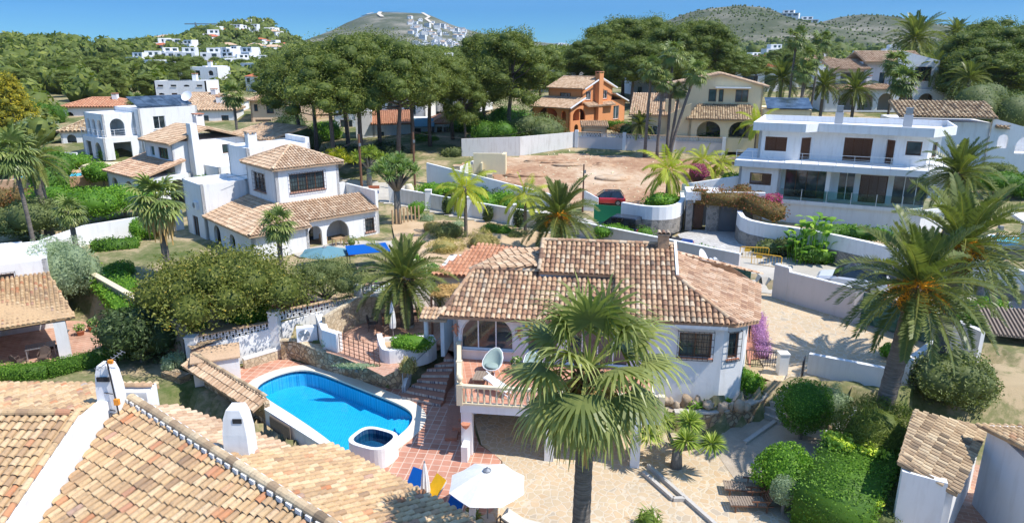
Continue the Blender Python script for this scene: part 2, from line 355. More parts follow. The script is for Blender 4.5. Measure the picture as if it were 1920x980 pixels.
def poolm():
    m, nt, b = newmat('pool_lining', .4, .3); p = pos(nt)
    v = nd(nt, 'ShaderNodeTexVoronoi', Scale=2.6, feature='SMOOTH_F1'); nz = nd(nt, 'ShaderNodeTexNoise', Scale=1.6, Detail=3); nt.links.new(p, nz.inputs['Vector'])
    mxv = nd(nt, 'ShaderNodeMix'); mxv.data_type = 'VECTOR'; mxv.inputs[0].default_value = .35; nt.links.new(p, mxv.inputs[4]); nt.links.new(nz.outputs['Color'], mxv.inputs[5]); nt.links.new(mxv.outputs[1], v.inputs['Vector'])
    br = nd(nt, 'ShaderNodeTexBrick'); br.offset = 0; br.inputs['Scale'].default_value = 1; br.inputs['Brick Width'].default_value = .12; br.inputs['Row Height'].default_value = .12; br.inputs['Mortar Size'].default_value = .01
    br.inputs['Color1'].default_value = (.03, .40, .62, 1); br.inputs['Color2'].default_value = (.05, .50, .76, 1); br.inputs['Mortar'].default_value = (.2, .62, .8, 1); nt.links.new(p, br.inputs['Vector'])
    nt.links.new(br.outputs['Color'], b.inputs['Base Color'])
poolm()
M = MATS
# ------------------------------------------------------------------ roofs of barrel tiles
def tile_roof(pts, mat='roof_ochre', parent=None, name='roof', sp=.26, ex=.38, seg=5, thick=.14, local=False, lift=0.0, seed=1, slab=True, jit=.012):
    rg = np.random.RandomState(seed)
    P = [Vector(p) for p in pts]
    n = Vector((0, 0, 0))
    for i in range(len(P)):
        a, b = P[i], P[(i + 1) % len(P)]; n += a.cross(b)
    n.normalize()
    if n.z < 0: n = -n; P = P[::-1]
    dn = Vector((0, 0, -1)) - n * n.dot(Vector((0, 0, -1))); dn.normalize()
    ac = n.cross(dn); o = P[0]
    uv = [((p - o).dot(ac), (p - o).dot(dn)) for p in P]
    u0 = min(q[0] for q in uv); u1 = max(q[0] for q in uv)
    nc = max(1, int(round((u1 - u0) / sp))); spu = (u1 - u0) / nc
    C = []
    for i in range(nc):
        u = u0 + (i + .5) * spu; xs = []
        for k in range(len(uv)):
            (a, b), (c, d) = uv[k], uv[(k + 1) % len(uv)]
            if (a - u) * (c - u) < 0 or (a == u) != (c == u) and min(a, c) <= u <= max(a, c): xs.append(b + (d - b) * (u - a) / (c - a))
        xs.sort()
        for k in range(0, len(xs) - 1, 2):
            va, vb = xs[k], xs[k + 1] + .05; v = vb
            while v > va + .05:
                C.append((u, max(v - ex - .06, va), v)); v -= ex
    C = np.array(C); m = len(C)
    if m == 0: return None
    th = np.linspace(0, math.pi, seg + 1)
    rad = spu * .44
    V = np.zeros((m, 2 * (seg + 1), 3)); j = rg.uniform(-jit, jit, (m, 2)); jr = rg.uniform(.93, 1.07, m)
    for e, (vv, rs, lf) in enumerate(((C[:, 2], 1.0, .045), (C[:, 1], .80, .01))):
        for k, t in enumerate(th):
            V[:, e * (seg + 1) + k, 0] = C[:, 0] + math.cos(t) * rad * rs * jr + j[:, 0]
            V[:, e * (seg + 1) + k, 1] = vv + j[:, 1] * 1.5
            V[:, e * (seg + 1) + k, 2] = lift + lf + math.sin(t) * rad * rs * .85
    A = np.array(ac); D = np.array(dn); N = np.array(n); O = np.array(o)
    W = (V[..., 0:1] * A + V[..., 1:2] * D + V[..., 2:3] * N + O).reshape(-1, 3)
    F = []; q = 2 * (seg + 1)
    base = [(k, k + 1, seg + 2 + k, seg + 1 + k) for k in range(seg)]
    F = (np.array(base)[None] + (np.arange(m) * q)[:, None, None]).reshape(-1, 4)
    rnd = np.repeat(np.clip(rg.beta(1.6, 1.6, m), 0, 1), seg)
    mm = MB(); mm.cr = .35
    if slab: mm.slab([p + n * lift for p in P], thick)
    vs = W.tolist(); fs = F.tolist(); o0 = len(mm.v)
    mm.v += [tuple(x) for x in vs]; mm.f += [tuple(a + o0 for a in f) for f in fs]; mm.r += rnd.tolist()
    return mm.build(name, M[mat], parent, local)
def ridge(mb, p0, p1, r=.13, ln=.4, seg=6, seed=0):
    rg = random.Random(seed); p0, p1 = Vector(p0), Vector(p1); L = (p1 - p0).length; d = (p1 - p0) / L
    a = d.cross(Vector((0, 0, 1))).normalized(); b = a.cross(d); n = max(1, int(L / ln))
    for i in range(n):
        q0 = p0 + d * (L * i / n); q1 = p0 + d * (L * (i + 1) / n + .04); mb.cr = rg.random(); R0, R1 = r * 1.05, r * .85
        for k in range(seg):
            t0, t1 = math.pi * k / seg, math.pi * (k + 1) / seg
            f = lambda q, rr, t: q + a * math.cos(t) * rr + b * math.sin(t) * rr
            mb.face([f(q0, R0, t0), f(q0, R0, t1), f(q1, R1, t1), f(q1, R1, t0)])
def ridge_obj(segs, mat, parent, local=False, r=.13, name='ridge_tiles', lift=.06):
    for i, (a, b) in enumerate(segs): m = MB(); ridge(m, Vector(a) + Vector((0, 0, lift)), Vector(b) + Vector((0, 0, lift)), r, seed=i); o = m.build(name, M[mat], parent, local)
    return o
# ------------------------------------------------------------------ walls with real openings
def wall(mb, p0, p1, z0, z1, th=.25, ops=(), z1b=None):
    p0, p1 = Vector((p0[0], p0[1])), Vector((p1[0], p1[1])); L = (p1 - p0).length; d = (p1 - p0) / L; n = Vector((-d.y, d.x))
    z1b = z1 if z1b is None else z1b
    top = lambda u: z1 + (z1b - z1) * u / L
    br = {0.0, L}
    for o in ops:
        br |= {o[0], o[1]}
        if o[4] in ARCH:
            for k in range(1, 10): br.add(o[0] + (o[1] - o[0]) * (1 - math.cos(math.pi * k / 10)) / 2)
    br = sorted(x for x in br if -1e-6 <= x <= L + 1e-6)
    def otop(o, u):
        if o[4] in ARCH:
            r = (o[1] - o[0]) / 2; c = (o[0] + o[1]) / 2; rise = min(r, (o[3] - o[2]) * .6)
            return o[3] - rise + rise * math.sqrt(max(0, 1 - ((u - c) / r) ** 2))
        return o[3]
    P = lambda u, w, z: (p0.x + d.x * u + n.x * w, p0.y + d.y * u + n.y * w, z)
    for a, b in zip(br[:-1], br[1:]):
        if b - a < 1e-5: continue
        m = (a + b) / 2; act = sorted([o for o in ops if o[0] < m < o[1]], key=lambda o: o[2])
        za, zb = z0, z0
        for o in act + [None]:
            ta, tb = (top(a), top(b)) if o is None else (o[2], o[2])
            if max(ta - za, tb - zb) > 1e-4:
                mb.face([P(a, 0, za), P(b, 0, zb), P(b, 0, tb), P(a, 0, ta)])
                mb.face([P(b, th, zb), P(a, th, za), P(a, th, ta), P(b, th, tb)])
                mb.face([P(a, 0, ta), P(b, 0, tb), P(b, th, tb), P(a, th, ta)])
                mb.face([P(a, th, za), P(b, th, zb), P(b, 0, zb), P(a, 0, za)])
            if o is not None: za, zb = otop(o, a), otop(o, b)
    for u in (0, L): mb.face([P(u, 0, z0), P(u, th, z0), P(u, th, top(u)), P(u, 0, top(u))][::(-1 if u == 0 else 1)])
    for o in ops:
        for u in (o[0], o[1]):
            zt = otop(o, u)
            mb.face([P(u, 0, o[2]), P(u, th, o[2]), P(u, th, zt), P(u, 0, zt)])
ARCH = ('arch', 'awin', 'agrille')
class House:
    def __init__(s, name, loc, rz, label, wall='white_plaster', cat='house', group=None):
        s.root = thing(name, loc, rz, label, cat, group); s.w = MB(); s.mat = wall; s.k = 0
    def L(s, p):
        return ROOTM[s.root].inverted() @ Vector(p)
    def side(s, p0, p1, z0, z1, ops=(), th=.25, z1b=None, mb=None):
        wall(mb or s.w, p0, p1, z0, z1, th, ops, z1b)
        for o in ops: s.opening(p0, p1, o, th)
    def block(s, poly, z0, z1, ops={}, th=.25, cap=True, capmat=None, parapet=0.0):
        m = len(poly)
        for i in range(m): s.side(poly[i], poly[(i + 1) % m], z0, z1 + parapet, ops.get(i, ()), th)
        if cap:
            c = Vector((sum(p[0] for p in poly) / m, sum(p[1] for p in poly) / m))
            q = [(c.x + (p[0] - c.x) * .985, c.y + (p[1] - c.y) * .985) for p in poly]
            mb = MB(); mb.prism(q, z1 - .22, z1 - .004); mb.build('ceiling_slab' if not capmat else 'roof', M[capmat or s.mat], s.root, True)
    def rect(s, x0, x1, y0, y1, z0, z1, ops={}, **kw): s.block([(x0, y0), (x1, y0), (x1, y1), (x0, y1)], z0, z1, ops, **kw)
    def opening(s, p0, p1, o, th):
        u0, u1, z0, z1, kind = o[:5]
        if kind in ('arch', 'open'): return
        p0, p1 = Vector((p0[0], p0[1])), Vector((p1[0], p1[1])); d = (p1 - p0).normalized(); n = Vector((-d.y, d.x))
        P = lambda u, w, z: Vector((p0.x + d.x * u + n.x * w, p0.y + d.y * u + n.y * w, z))
        f = MB(); t = .07; w = .12 if th > .15 else .03
        fm = {'win': 'white_paint', 'dwin': 'brown_wood', 'shut': 'brown_wood', 'grille': 'brown_wood', 'door': 'brown_wood', 'awin': 'white_paint', 'agrille': 'dark_wood', 'slide': 'white_paint', 'curtain': 'white_paint', 'garage': 'weathered_wood', 'black': 'black_metal'}[kind]
        arch = kind in ARCH
        zt = z1 - (min((u1 - u0) / 2, (z1 - z0) * .6) if arch else 0)
        f.bar(P(u0 + t / 2, w, z0), P(u0 + t / 2, w, zt), t, t); f.bar(P(u1 - t / 2, w, z0), P(u1 - t / 2, w, zt), t, t)
        f.bar(P(u0 + t, w, z0 + t / 2), P(u1 - t, w, z0 + t / 2), t, t)
        cx = (u0 + u1) / 2; r = (u1 - u0) / 2; rise = z1 - zt
        arc = [P(cx - r * .97 * math.cos(math.pi * k / 12), w, zt + rise * .97 * math.sin(math.pi * k / 12)) for k in range(13)]
        if arch: f.tube(arc, .04, 4)
        else: f.bar(P(u0 + t, w, z1 - t / 2), P(u1 - t, w, z1 - t / 2), t, t)
        nm = max(1, int(round((u1 - u0) / .85)))
        if kind in ('shut', 'garage'):
            fo = f.build('shutter_frame' if kind == 'shut' else 'frame', M[fm], s.root, True)
            sh = MB(); k = z0 + t + .02
            while k < z1 - t - .03:
                sh.box(P(cx, w, k + .03), (u1 - u0 - 2 * t, .03, .05), math.atan2(d.y, d.x), R(35)); k += .075
            for q in range(nm + 1):
                uu = u0 + t + (u1 - u0 - 2 * t) * q / nm; sh.bar(P(uu, w - .025, z0 + t), P(uu, w - .025, z1 - t), .07, .03)
            sh.build('shutter', M['brown_wood' if kind == 'shut' else fm], fo, True); return
        for q in range(1, nm): f.bar(P(u0 + (u1 - u0) * q / nm, w, z0 + t), P(u0 + (u1 - u0) * q / nm, w, z1 - t if not arch else zt + rise * .9), t * .8, t * .8)
        name = 'door' if kind == 'door' else 'window'
        fo = f.build(name, M[fm], s.root, True)
        g = MB()
        if arch: g.face([P(u0, w + .02, z0), P(u1, w + .02, z0)] + [p + Vector((n.x, n.y, 0)) * .02 for p in arc[::-1]])
        else: g.face([P(u0, w + .02, z0), P(u1, w + .02, z0), P(u1, w + .02, z1), P(u0, w + .02, z1)])
        g.build('panel' if kind == 'door' else 'pane', M['brown_wood' if kind == 'door' else ('curtain_glass' if kind == 'curtain' else 'window_glass')], fo, True)
        if z0 > .3 and kind != 'slide' and kind != 'door' and th > .15:
            q = MB(); q.box(P(cx, -.03, z0 - .025), (u1 - u0 + .16, .12, .05), math.atan2(d.y, d.x)); q.build('sill', M['terracotta' if kind == 'grille' else s.mat], fo, True)
        if kind in ('grille', 'agrille'):
            q = MB(); a0, a1, b0, b1 = (u0 - .08, u1 + .08, z0 - .1, z1 + .1) if kind == 'grille' else (u0, u1, z0, zt)
            ww = -.14 if kind == 'grille' else .02
            nv = max(2, int((a1 - a0) / .22)); nh = max(2, int((b1 - b0) / .3))
            for i in range(nv + 1): q.bar(P(a0 + (a1 - a0) * i / nv, ww, b0), P(a0 + (a1 - a0) * i / nv, ww, b1), .022)
            for i in range(nh + 1): q.bar(P(a0, ww, b0 + (b1 - b0) * i / nh), P(a1, ww, b0 + (b1 - b0) * i / nh), .022)
            if kind == 'grille':
                for uu in (a0, a1):
                    for zz in (b0, b1): q.bar(P(uu, ww, zz), P(uu, 0, zz), .022)
            q.build('grille', M['black_metal'], fo, True)
    def roof(s, pts, mat='roof_ochre', **kw): s.k += 1; return tile_roof(pts, mat, s.root, local=True, seed=s.k, **kw)
    def gable(s, x0, x1, y0, y1, ze, zr, mat='roof_ochre', axis='x', ov=.3, walls=True, wz0=None, **kw):
        if axis == 'x':
            ym = (y0 + y1) / 2; sl = (zr - ze) / (ym - y0)
            s.roof([(x0 - ov, y0 - ov, ze - ov * sl), (x1 + ov, y0 - ov, ze - ov * sl), (x1 + ov, ym, zr), (x0 - ov, ym, zr)], mat, **kw)
            s.roof([(x0 - ov, ym, zr), (x1 + ov, ym, zr), (x1 + ov, y1 + ov, ze - ov * sl), (x0 - ov, y1 + ov, ze - ov * sl)], mat, **kw)
            if walls:
                for x in (x0, x1 - .25): s.w.hexa([(x, y0 + .01, ze), (x + .25, y0 + .01, ze), (x + .25, y1 - .01, ze), (x, y1 - .01, ze), (x, ym - .01, zr - .15), (x + .25, ym - .01, zr - .15), (x + .25, ym + .01, zr - .15), (x, ym + .01, zr - .15)])
            ridge_obj([((x0 - ov, ym, zr), (x1 + ov, ym, zr))], mat, s.root, True)
        else:
            xm = (x0 + x1) / 2; sl = (zr - ze) / (xm - x0)
            s.roof([(x0 - ov, y0 - ov, ze - ov * sl), (xm, y0 - ov, zr), (xm, y1 + ov, zr), (x0 - ov, y1 + ov, ze - ov * sl)], mat, **kw)
            s.roof([(xm, y0 - ov, zr), (x1 + ov, y0 - ov, ze - ov * sl), (x1 + ov, y1 + ov, ze - ov * sl), (xm, y1 + ov, zr)], mat, **kw)
            if walls:
                for y in (y0, y1 - .25): s.w.hexa([(x0 + .01, y, ze), (x1 - .01, y, ze), (x1 - .01, y + .25, ze), (x0 + .01, y + .25, ze), (xm - .01, y, zr - .15), (xm + .01, y, zr - .15), (xm + .01, y + .25, zr - .15), (xm - .01, y + .25, zr - .15)])
            ridge_obj([((xm, y0 - ov, zr), (xm, y1 + ov, zr))], mat, s.root, True)
    def hip(s, x0, x1, y0, y1, ze, zr, mat='roof_ochre', ov=.35, **kw):
        x0 -= ov; x1 += ov; y0 -= ov; y1 += ov; hx, hy = (x1 - x0) / 2, (y1 - y0) / 2
        if hx >= hy: a, b = (x0 + hy, (y0 + y1) / 2, zr), (x1 - hy, (y0 + y1) / 2, zr)
        else: a, b = ((x0 + x1) / 2, y0 + hx, zr), ((x0 + x1) / 2, y1 - hx, zr)
        c = [(x0, y0, ze), (x1, y0, ze), (x1, y1, ze), (x0, y1, ze)]
        if hx >= hy: s.roof([c[0], c[1], b, a], mat, **kw); s.roof([c[1], c[2], b], mat, **kw); s.roof([c[2], c[3], a, b], mat, **kw); s.roof([c[3], c[0], a], mat, **kw); hs = [(c[0], a), (c[3], a), (c[1], b), (c[2], b), (a, b)]
        else: s.roof([c[0], c[1], a], mat, **kw); s.roof([c[1], c[2], b, a], mat, **kw); s.roof([c[2], c[3], b], mat, **kw); s.roof([c[3], c[0], a, b], mat, **kw); hs = [(c[0], a), (c[1], a), (c[2], b), (c[3], b), (a, b)]
        ridge_obj([h for h in hs if (Vector(h[0]) - Vector(h[1])).length > .5], mat, s.root, True)
    def shed(s, pts, mat='roof_ochre', **kw): return s.roof(pts, mat, **kw)
    def chimney(s, x, y, z0, z1, w=.6, d=.6, mat=None, cap='terracotta', parent=None):
        m = MB(); m.b2(x - w / 2, x + w / 2, y - d / 2, y + d / 2, z0, z1 - .35)
        for sx in (-1, 1):
            for sy in (-1, 1): m.box((x + sx * (w / 2 - .07), y + sy * (d / 2 - .07), z1 - .25), (.14, .14, .22))
        o = m.build('chimney', M[mat or s.mat], s.root, True)
        c = MB(); c.prism([(x - w / 2 - .06, y - d / 2 - .06), (x + w / 2 + .06, y - d / 2 - .06), (x + w / 2 + .06, y + d / 2 + .06), (x - w / 2 - .06, y + d / 2 + .06)], z1 - .14, z1 - .04); c.build('chimney_cap', M[cap], o, True)
    def part(s, name, mb, mat, parent=None, smooth=False): return mb.build(name, M[mat], parent or s.root, True, smooth)
    def railing(s, pts, h=.95, mat='white_metal', glass=False, nb=3, post=1.4, name='railing'):
        m = MB()
        for a, b in zip(pts[:-1], pts[1:]):
            a, b = Vector(a), Vector(b); L = (b - a).length; n = max(1, int(L / post))
            for i in range(n + 1): q = a + (b - a) * i / n; m.bar(q, q + Vector((0, 0, h)), .05)
            for k in range(nb): z = Vector((0, 0, h * (k + 1) / nb)); m.bar(a + z, b + z, .04 if k == nb - 1 else .022)
        return m.build(name, M[mat], s.root, True)
    def done(s): s.w.build('wall', M[s.mat], s.root, True); return s.root
def frame_px(pa, pb, z):
    a, b = at(*pa, z), at(*pb, z); d = b - a
    return a, math.atan2(d.y, d.x), d.length
# ------------------------------------------------------------------ foliage
def lump(D, rg, amp=.2, n=5):
    s = np.zeros(len(D))
    for _ in range(n):
        k = rg.normal(0, 2.6, 3); s += np.sin(D @ k + rg.uniform(0, 6.28))
    return 1 + amp * s / math.sqrt(n)
def rdir(n, rg):
    d = rg.normal(0, 1, (n, 3)); return d / np.linalg.norm(d, axis=1)[:, None]
def leafquads(C, Nn, l, w, rg, bias=.7):
    n = len(C); r = rdir(n, rg); N = Nn * bias + r; N /= np.linalg.norm(N, axis=1)[:, None] + 1e-9
    t = np.cross(N, rdir(n, rg)); t /= np.linalg.norm(t, axis=1)[:, None] + 1e-9; b = np.cross(N, t)
    L = (l * rg.uniform(.6, 1.3, n) / 2)[:, None]; W = (w * rg.uniform(.7, 1.2, n) / 2)[:, None]
    V = np.stack([C - t * L, C + b * W, C + t * L, C - b * W], 1).reshape(-1, 3)
    return V, np.arange(n * 4).reshape(-1, 4)
def coremesh(c, rad, rg, nu=10, nv=7, amp=.12):
    V = []; k = rg.normal(0, 2, 3); ph = rg.uniform(0, 6)
    for j in range(nv + 1):
        ph_ = math.pi * j / nv
        for i in range(nu):
            a = 2 * math.pi * i / nu; d = np.array([math.sin(ph_) * math.cos(a), math.sin(ph_) * math.sin(a), math.cos(ph_)])
            V.append(c + d * rad * (1 + amp * math.sin(d @ k + ph)))
    F = [(j * nu + i, j * nu + (i + 1) % nu, (j + 1) * nu + (i + 1) % nu, (j + 1) * nu + i) for j in range(nv) for i in range(nu)]
    return np.array(V), np.array(F)
class Leaves:
    def __init__(s, seed=0): s.V = []; s.F = []; s.r = []; s.n = 0; s.rg = np.random.RandomState(seed)
    def add(s, V, F, r):
        s.V.append(V); s.F.append(F + s.n); s.r.append(r); s.n += len(V)
    def blob(s, c, rad, n, l, w, core=.78, bias=.7, lo=.8, amp=.18, top=False, corer=.15):
        c = np.array(c, float); rad = np.array(rad, float); D = rdir(n, s.rg)
        if top: D[:, 2] = np.abs(D[:, 2]) * .9 + D[:, 2] * .1
        rr = lump(D, s.rg, amp) * s.rg.uniform(lo, 1.03, n) ; P = c + D * rad * rr[:, None]
        Nn = D / rad; Nn /= np.linalg.norm(Nn, axis=1)[:, None]
        V, F = leafquads(P, Nn, l, w, s.rg, bias); s.add(V, F, np.clip(s.rg.beta(2, 2.2, n), 0, 1))
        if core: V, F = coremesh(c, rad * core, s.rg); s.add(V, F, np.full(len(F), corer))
    def quads(s, V, r): 
        n = len(V) // 4; s.add(np.asarray(V, float), np.arange(n * 4).reshape(-1, 4), np.asarray(r, float))
    def build(s, name, mat, parent=None, smooth=False):
        return npmesh(name, np.concatenate(s.V), np.concatenate(s.F), np.concatenate(s.r), M[mat], parent, smooth)
def bush(loc, rad, mat, label, cat='shrub', name='shrub', group=None, leaf=(.12, .07), n=None, seed=None, lumps=1, trunk=0.0, amp=.18, up=None, rz=0):
    """rad (rx,ry,rz); stands on loc"""
    seed = int(abs(loc[0] * 13 + loc[1] * 7)) if seed is None else seed
    t = thing(name, loc, rz, label, cat, group); L = Leaves(seed); rx, ry, rz_ = rad
    area = 4 * math.pi * ((rx * ry + ry * rz_ + rx * rz_) / 3); n = n or int(min(14000, 2.0 * area / (leaf[0] * leaf[1])))
    z0 = trunk + rz_ * .92
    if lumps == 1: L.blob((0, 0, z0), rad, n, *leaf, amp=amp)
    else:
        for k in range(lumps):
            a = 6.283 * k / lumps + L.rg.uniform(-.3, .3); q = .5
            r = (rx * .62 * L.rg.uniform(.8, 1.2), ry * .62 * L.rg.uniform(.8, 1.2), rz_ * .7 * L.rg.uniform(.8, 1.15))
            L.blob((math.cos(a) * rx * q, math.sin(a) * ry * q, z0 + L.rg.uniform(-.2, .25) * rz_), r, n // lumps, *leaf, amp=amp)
    L.build('foliage', M and mat, t)
    m = MB(); m.tube([(0, 0, -.2), (.03, .02, z0)], [.06 + .05 * rx, .03], 6)
    for k in range(3):
        a = k * 2.1; m.tube([(0, 0, z0 * .5), (math.cos(a) * rx * .4, math.sin(a) * ry * .4, z0 + .1)], [.04, .02], 5)
    m.build('stem', M['smooth_bark'], t, True)
    return t
def hedge(pts, w, h, mat, label, z=0.0, leaf=(.13, .08), group=None, name='hedge', cat='hedge', dens=1.5, zs=None, rough=.08):
    """clipped hedge along a polyline of world points"""
    P = [Vector(p) for p in pts]; loc = P[0].copy(); t = thing(name, loc, 0, label, cat, group); L = Leaves(int(abs(P[0].x * 11)) + 3)
    core = MB()
    for a, b in zip(P[:-1], P[1:]):
        d = b - a; ln = math.hypot(d.x, d.y); u = np.array(d); s = np.array((-d.y / ln, d.x / ln, 0)) 
        area = 2 * ln * h + ln * w + w * h * 2; n = int(min(24000, area * dens / (leaf[0] * leaf[1])))
        k = L.rg.random_sample(n) * area; al = L.rg.uniform(-.0, 1, n); q = L.rg.uniform(0, 1, n)
        top = k < ln * w; sd = (k >= ln * w) & (k < ln * w + 2 * ln * h); en = ~(top | sd)
        off = np.where(top, q - .5, np.where(sd, np.where(L.rg.random_sample(n) < .5, -.5, .5), L.rg.uniform(-.5, .5, n)))
        zz = np.where(top, 1, q); al = np.where(en, np.where(L.rg.random_sample(n) < .5, 0, 1), al)
        C = np.array(a - loc)[None] + u[None] * al[:, None] + s[None] * (off * w)[:, None]; C[:, 2] += zz * h
        C += L.rg.normal(0, rough, (n, 3)); C[:, 2] += (np.sin(C[:, 0] * 1.9) * np.sin(C[:, 1] * 1.6)) * rough * zz
        Nn = s[None] * np.where(sd, np.sign(off), 0)[:, None] + np.array((0, 0, 1))[None] * np.where(top, 1.0, .25)[:, None]
        V, F = leafquads(C, Nn, *leaf, L.rg, .8); L.add(V, F, np.clip(L.rg.beta(2, 2, n), 0, 1))
        w2 = w / 2 - .07; S = Vector(s); A, B = a - loc, b - loc; Z = Vector((0, 0, h - .07))
        c = [A - S * w2, A + S * w2, B + S * w2, B - S * w2]; c = [np.array(x) for x in c + [x + Z for x in c]]
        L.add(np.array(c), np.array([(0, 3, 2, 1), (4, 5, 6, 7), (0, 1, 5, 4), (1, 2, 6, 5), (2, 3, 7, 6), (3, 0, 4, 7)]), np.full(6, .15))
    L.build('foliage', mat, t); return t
def pine_mesh(seed, h=14, r=5.5, low=.5, nc=34, tuft=(.30, .10), per=420, bare=.45, lean=.0):
    rg = np.random.RandomState(seed); L = Leaves(seed + 50)
    tm = MB(); top = np.array((lean * h + rg.uniform(-.6, .6), rg.uniform(-.6, .6), h * .8))
    pts = [(0, 0, -.5), (top[0] * .2, top[1] * .1, h * .25), (top[0] * .55 + rg.uniform(-.3, .3), top[1] * .5, h * .5), tuple(top)]
    tm.tube(pts, [.30, .24, .19, .08], 8)
    for k in range(nc):
        a = k * 2.39996 + rg.uniform(-.3, .3); q = math.sqrt((k + .5) / nc); rho = q * r * rg.uniform(.8, 1.05)
        prof = math.sqrt(max(.02, 1 - q * q * .92)); z = h * low + (h * (1 - low) - 1.0) * prof * rg.uniform(.72, 1.0)
        if k % 4 == 0: z = h * low + (z - h * low) * rg.uniform(.25, .75)
        s = r * rg.uniform(.24, .36); cx, cy = top[0] * z / h + math.cos(a) * rho * .82, top[1] * z / h + math.sin(a) * rho * .82
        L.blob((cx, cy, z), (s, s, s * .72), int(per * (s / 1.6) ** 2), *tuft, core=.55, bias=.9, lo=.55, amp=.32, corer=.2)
        if k % 2 == 0:
            zb = h * bare + (z - h * bare) * .35 * rg.uniform(.5, 1); f = zb / h
            tm.tube([(top[0] * f, top[1] * f, zb), ((top[0] * f + cx) / 2, (top[1] * f + cy) / 2, (zb + z) / 2 - .3), (cx, cy, z)], [.10, .07, .03], 5)
    return L, tm
def tree_thing(name, label, L, tm, mat, bark='pine_bark', cat='tree', group=None, loc=(0, 0, 0), rz=0):
    t = thing(name, loc, rz, label, cat, group); L.build('crown', mat, t); tm.build('trunk', M[bark], t, True, True); return t
def strip(P, side, wid):                    # tapered blade as quads; P (k,3), side (3,), wid (k,)
    V = []
    for i in range(len(P) - 1): V += [P[i] - side * wid[i], P[i] + side * wid[i], P[i + 1] + side * wid[i + 1], P[i + 1] - side * wid[i + 1]]
    return V
def fan_palm_mesh(seed, nf=34, lp=1.3, lb=1.1, segs=26, emin=-55, emax=80, hang=.5, wid=.035):
    rg = np.random.RandomState(seed); L = Leaves(seed); up = np.array((0, 0, 1.))
    for i in range(nf):
        az = i * 2.39996 + rg.uniform(-.15, .15); e = R(emax + (emin - emax) * ((i + .5) / nf) ** .85 + rg.uniform(-6, 6))
        d = np.array((math.cos(az) * math.cos(e), math.sin(az) * math.cos(e), math.sin(e))); s = np.array((-math.sin(az), math.cos(az), 0))
        P = [np.zeros(3)]; q = d.copy(); l = lp * rg.uniform(.8, 1.1)
        for k in range(6): P.append(P[-1] + q * l / 6); q = q - up * .07 * math.cos(e); q /= np.linalg.norm(q)
        V = strip(P, s, [.045, .04, .035, .03, .025, .022, .02]); nr = [.75] * 6
        V2 = strip(P, np.cross(q, s), [.03, .03, .025, .02, .02, .02, .02]); V += V2; nr += [.75] * 6
        n = np.cross(s, q); n /= np.linalg.norm(n); hub = P[-1]; tone = rg.uniform(-.22, .22) + (.12 if i > nf * .75 else 0)
        for j in range(segs):
            t = -1 + 2 * (j + .5) / segs; th = t * R(118); ll = lb * (1 - .28 * abs(t)) * rg.uniform(.88, 1.08)
            b = q * math.cos(th) + s * math.sin(th) + n * (.10 * math.cos(j * 3.14159) - .28 * abs(t) ** 1.5 * -1)
            b /= np.linalg.norm(b); pp = [hub]; c = b.copy()
            for k in range(4):
                c = c - up * hang * (.04, .12, .34, .6)[k] * rg.uniform(.7, 1.3); c /= np.linalg.norm(c); pp.append(pp[-1] + c * ll / 4)
            sd = np.cross(b, n); sd /= np.linalg.norm(sd) + 1e-9
            V += strip(pp, sd, [wid * .6, wid * 1.5, wid * 1.25, wid * .7, wid * .12]); nr += [min(1, max(0, .45 + tone + rg.uniform(-.12, .12) + .18 * (k == 3))) for k in range(4)]
        L.quads(V, nr)
    return L
def skirt_mesh(seed, n=90, r=.5, ln=1.1, up0=0.0):
    rg = np.random.RandomState(seed); L = Leaves(seed); V = []; nr = []
    for i in range(n):
        a = rg.uniform(0, 6.283); z = up0 - rg.uniform(0, ln * .5); rr = r * rg.uniform(.5, 1); p = np.array((math.cos(a) * .18, math.sin(a) * .18, z)); q = np.array((math.cos(a) * rr, math.sin(a) * rr, z - .25)); w = np.array((math.cos(a) * rr * 1.05, math.sin(a) * rr * 1.05, z - ln * rg.uniform(.6, 1.1)))
        s = np.array((-math.sin(a), math.cos(a), 0)); V += strip([p, q, w], s, [.03, .11, .02]); nr += [rg.uniform(0, 1)] * 2
    L.quads(V, nr); return L
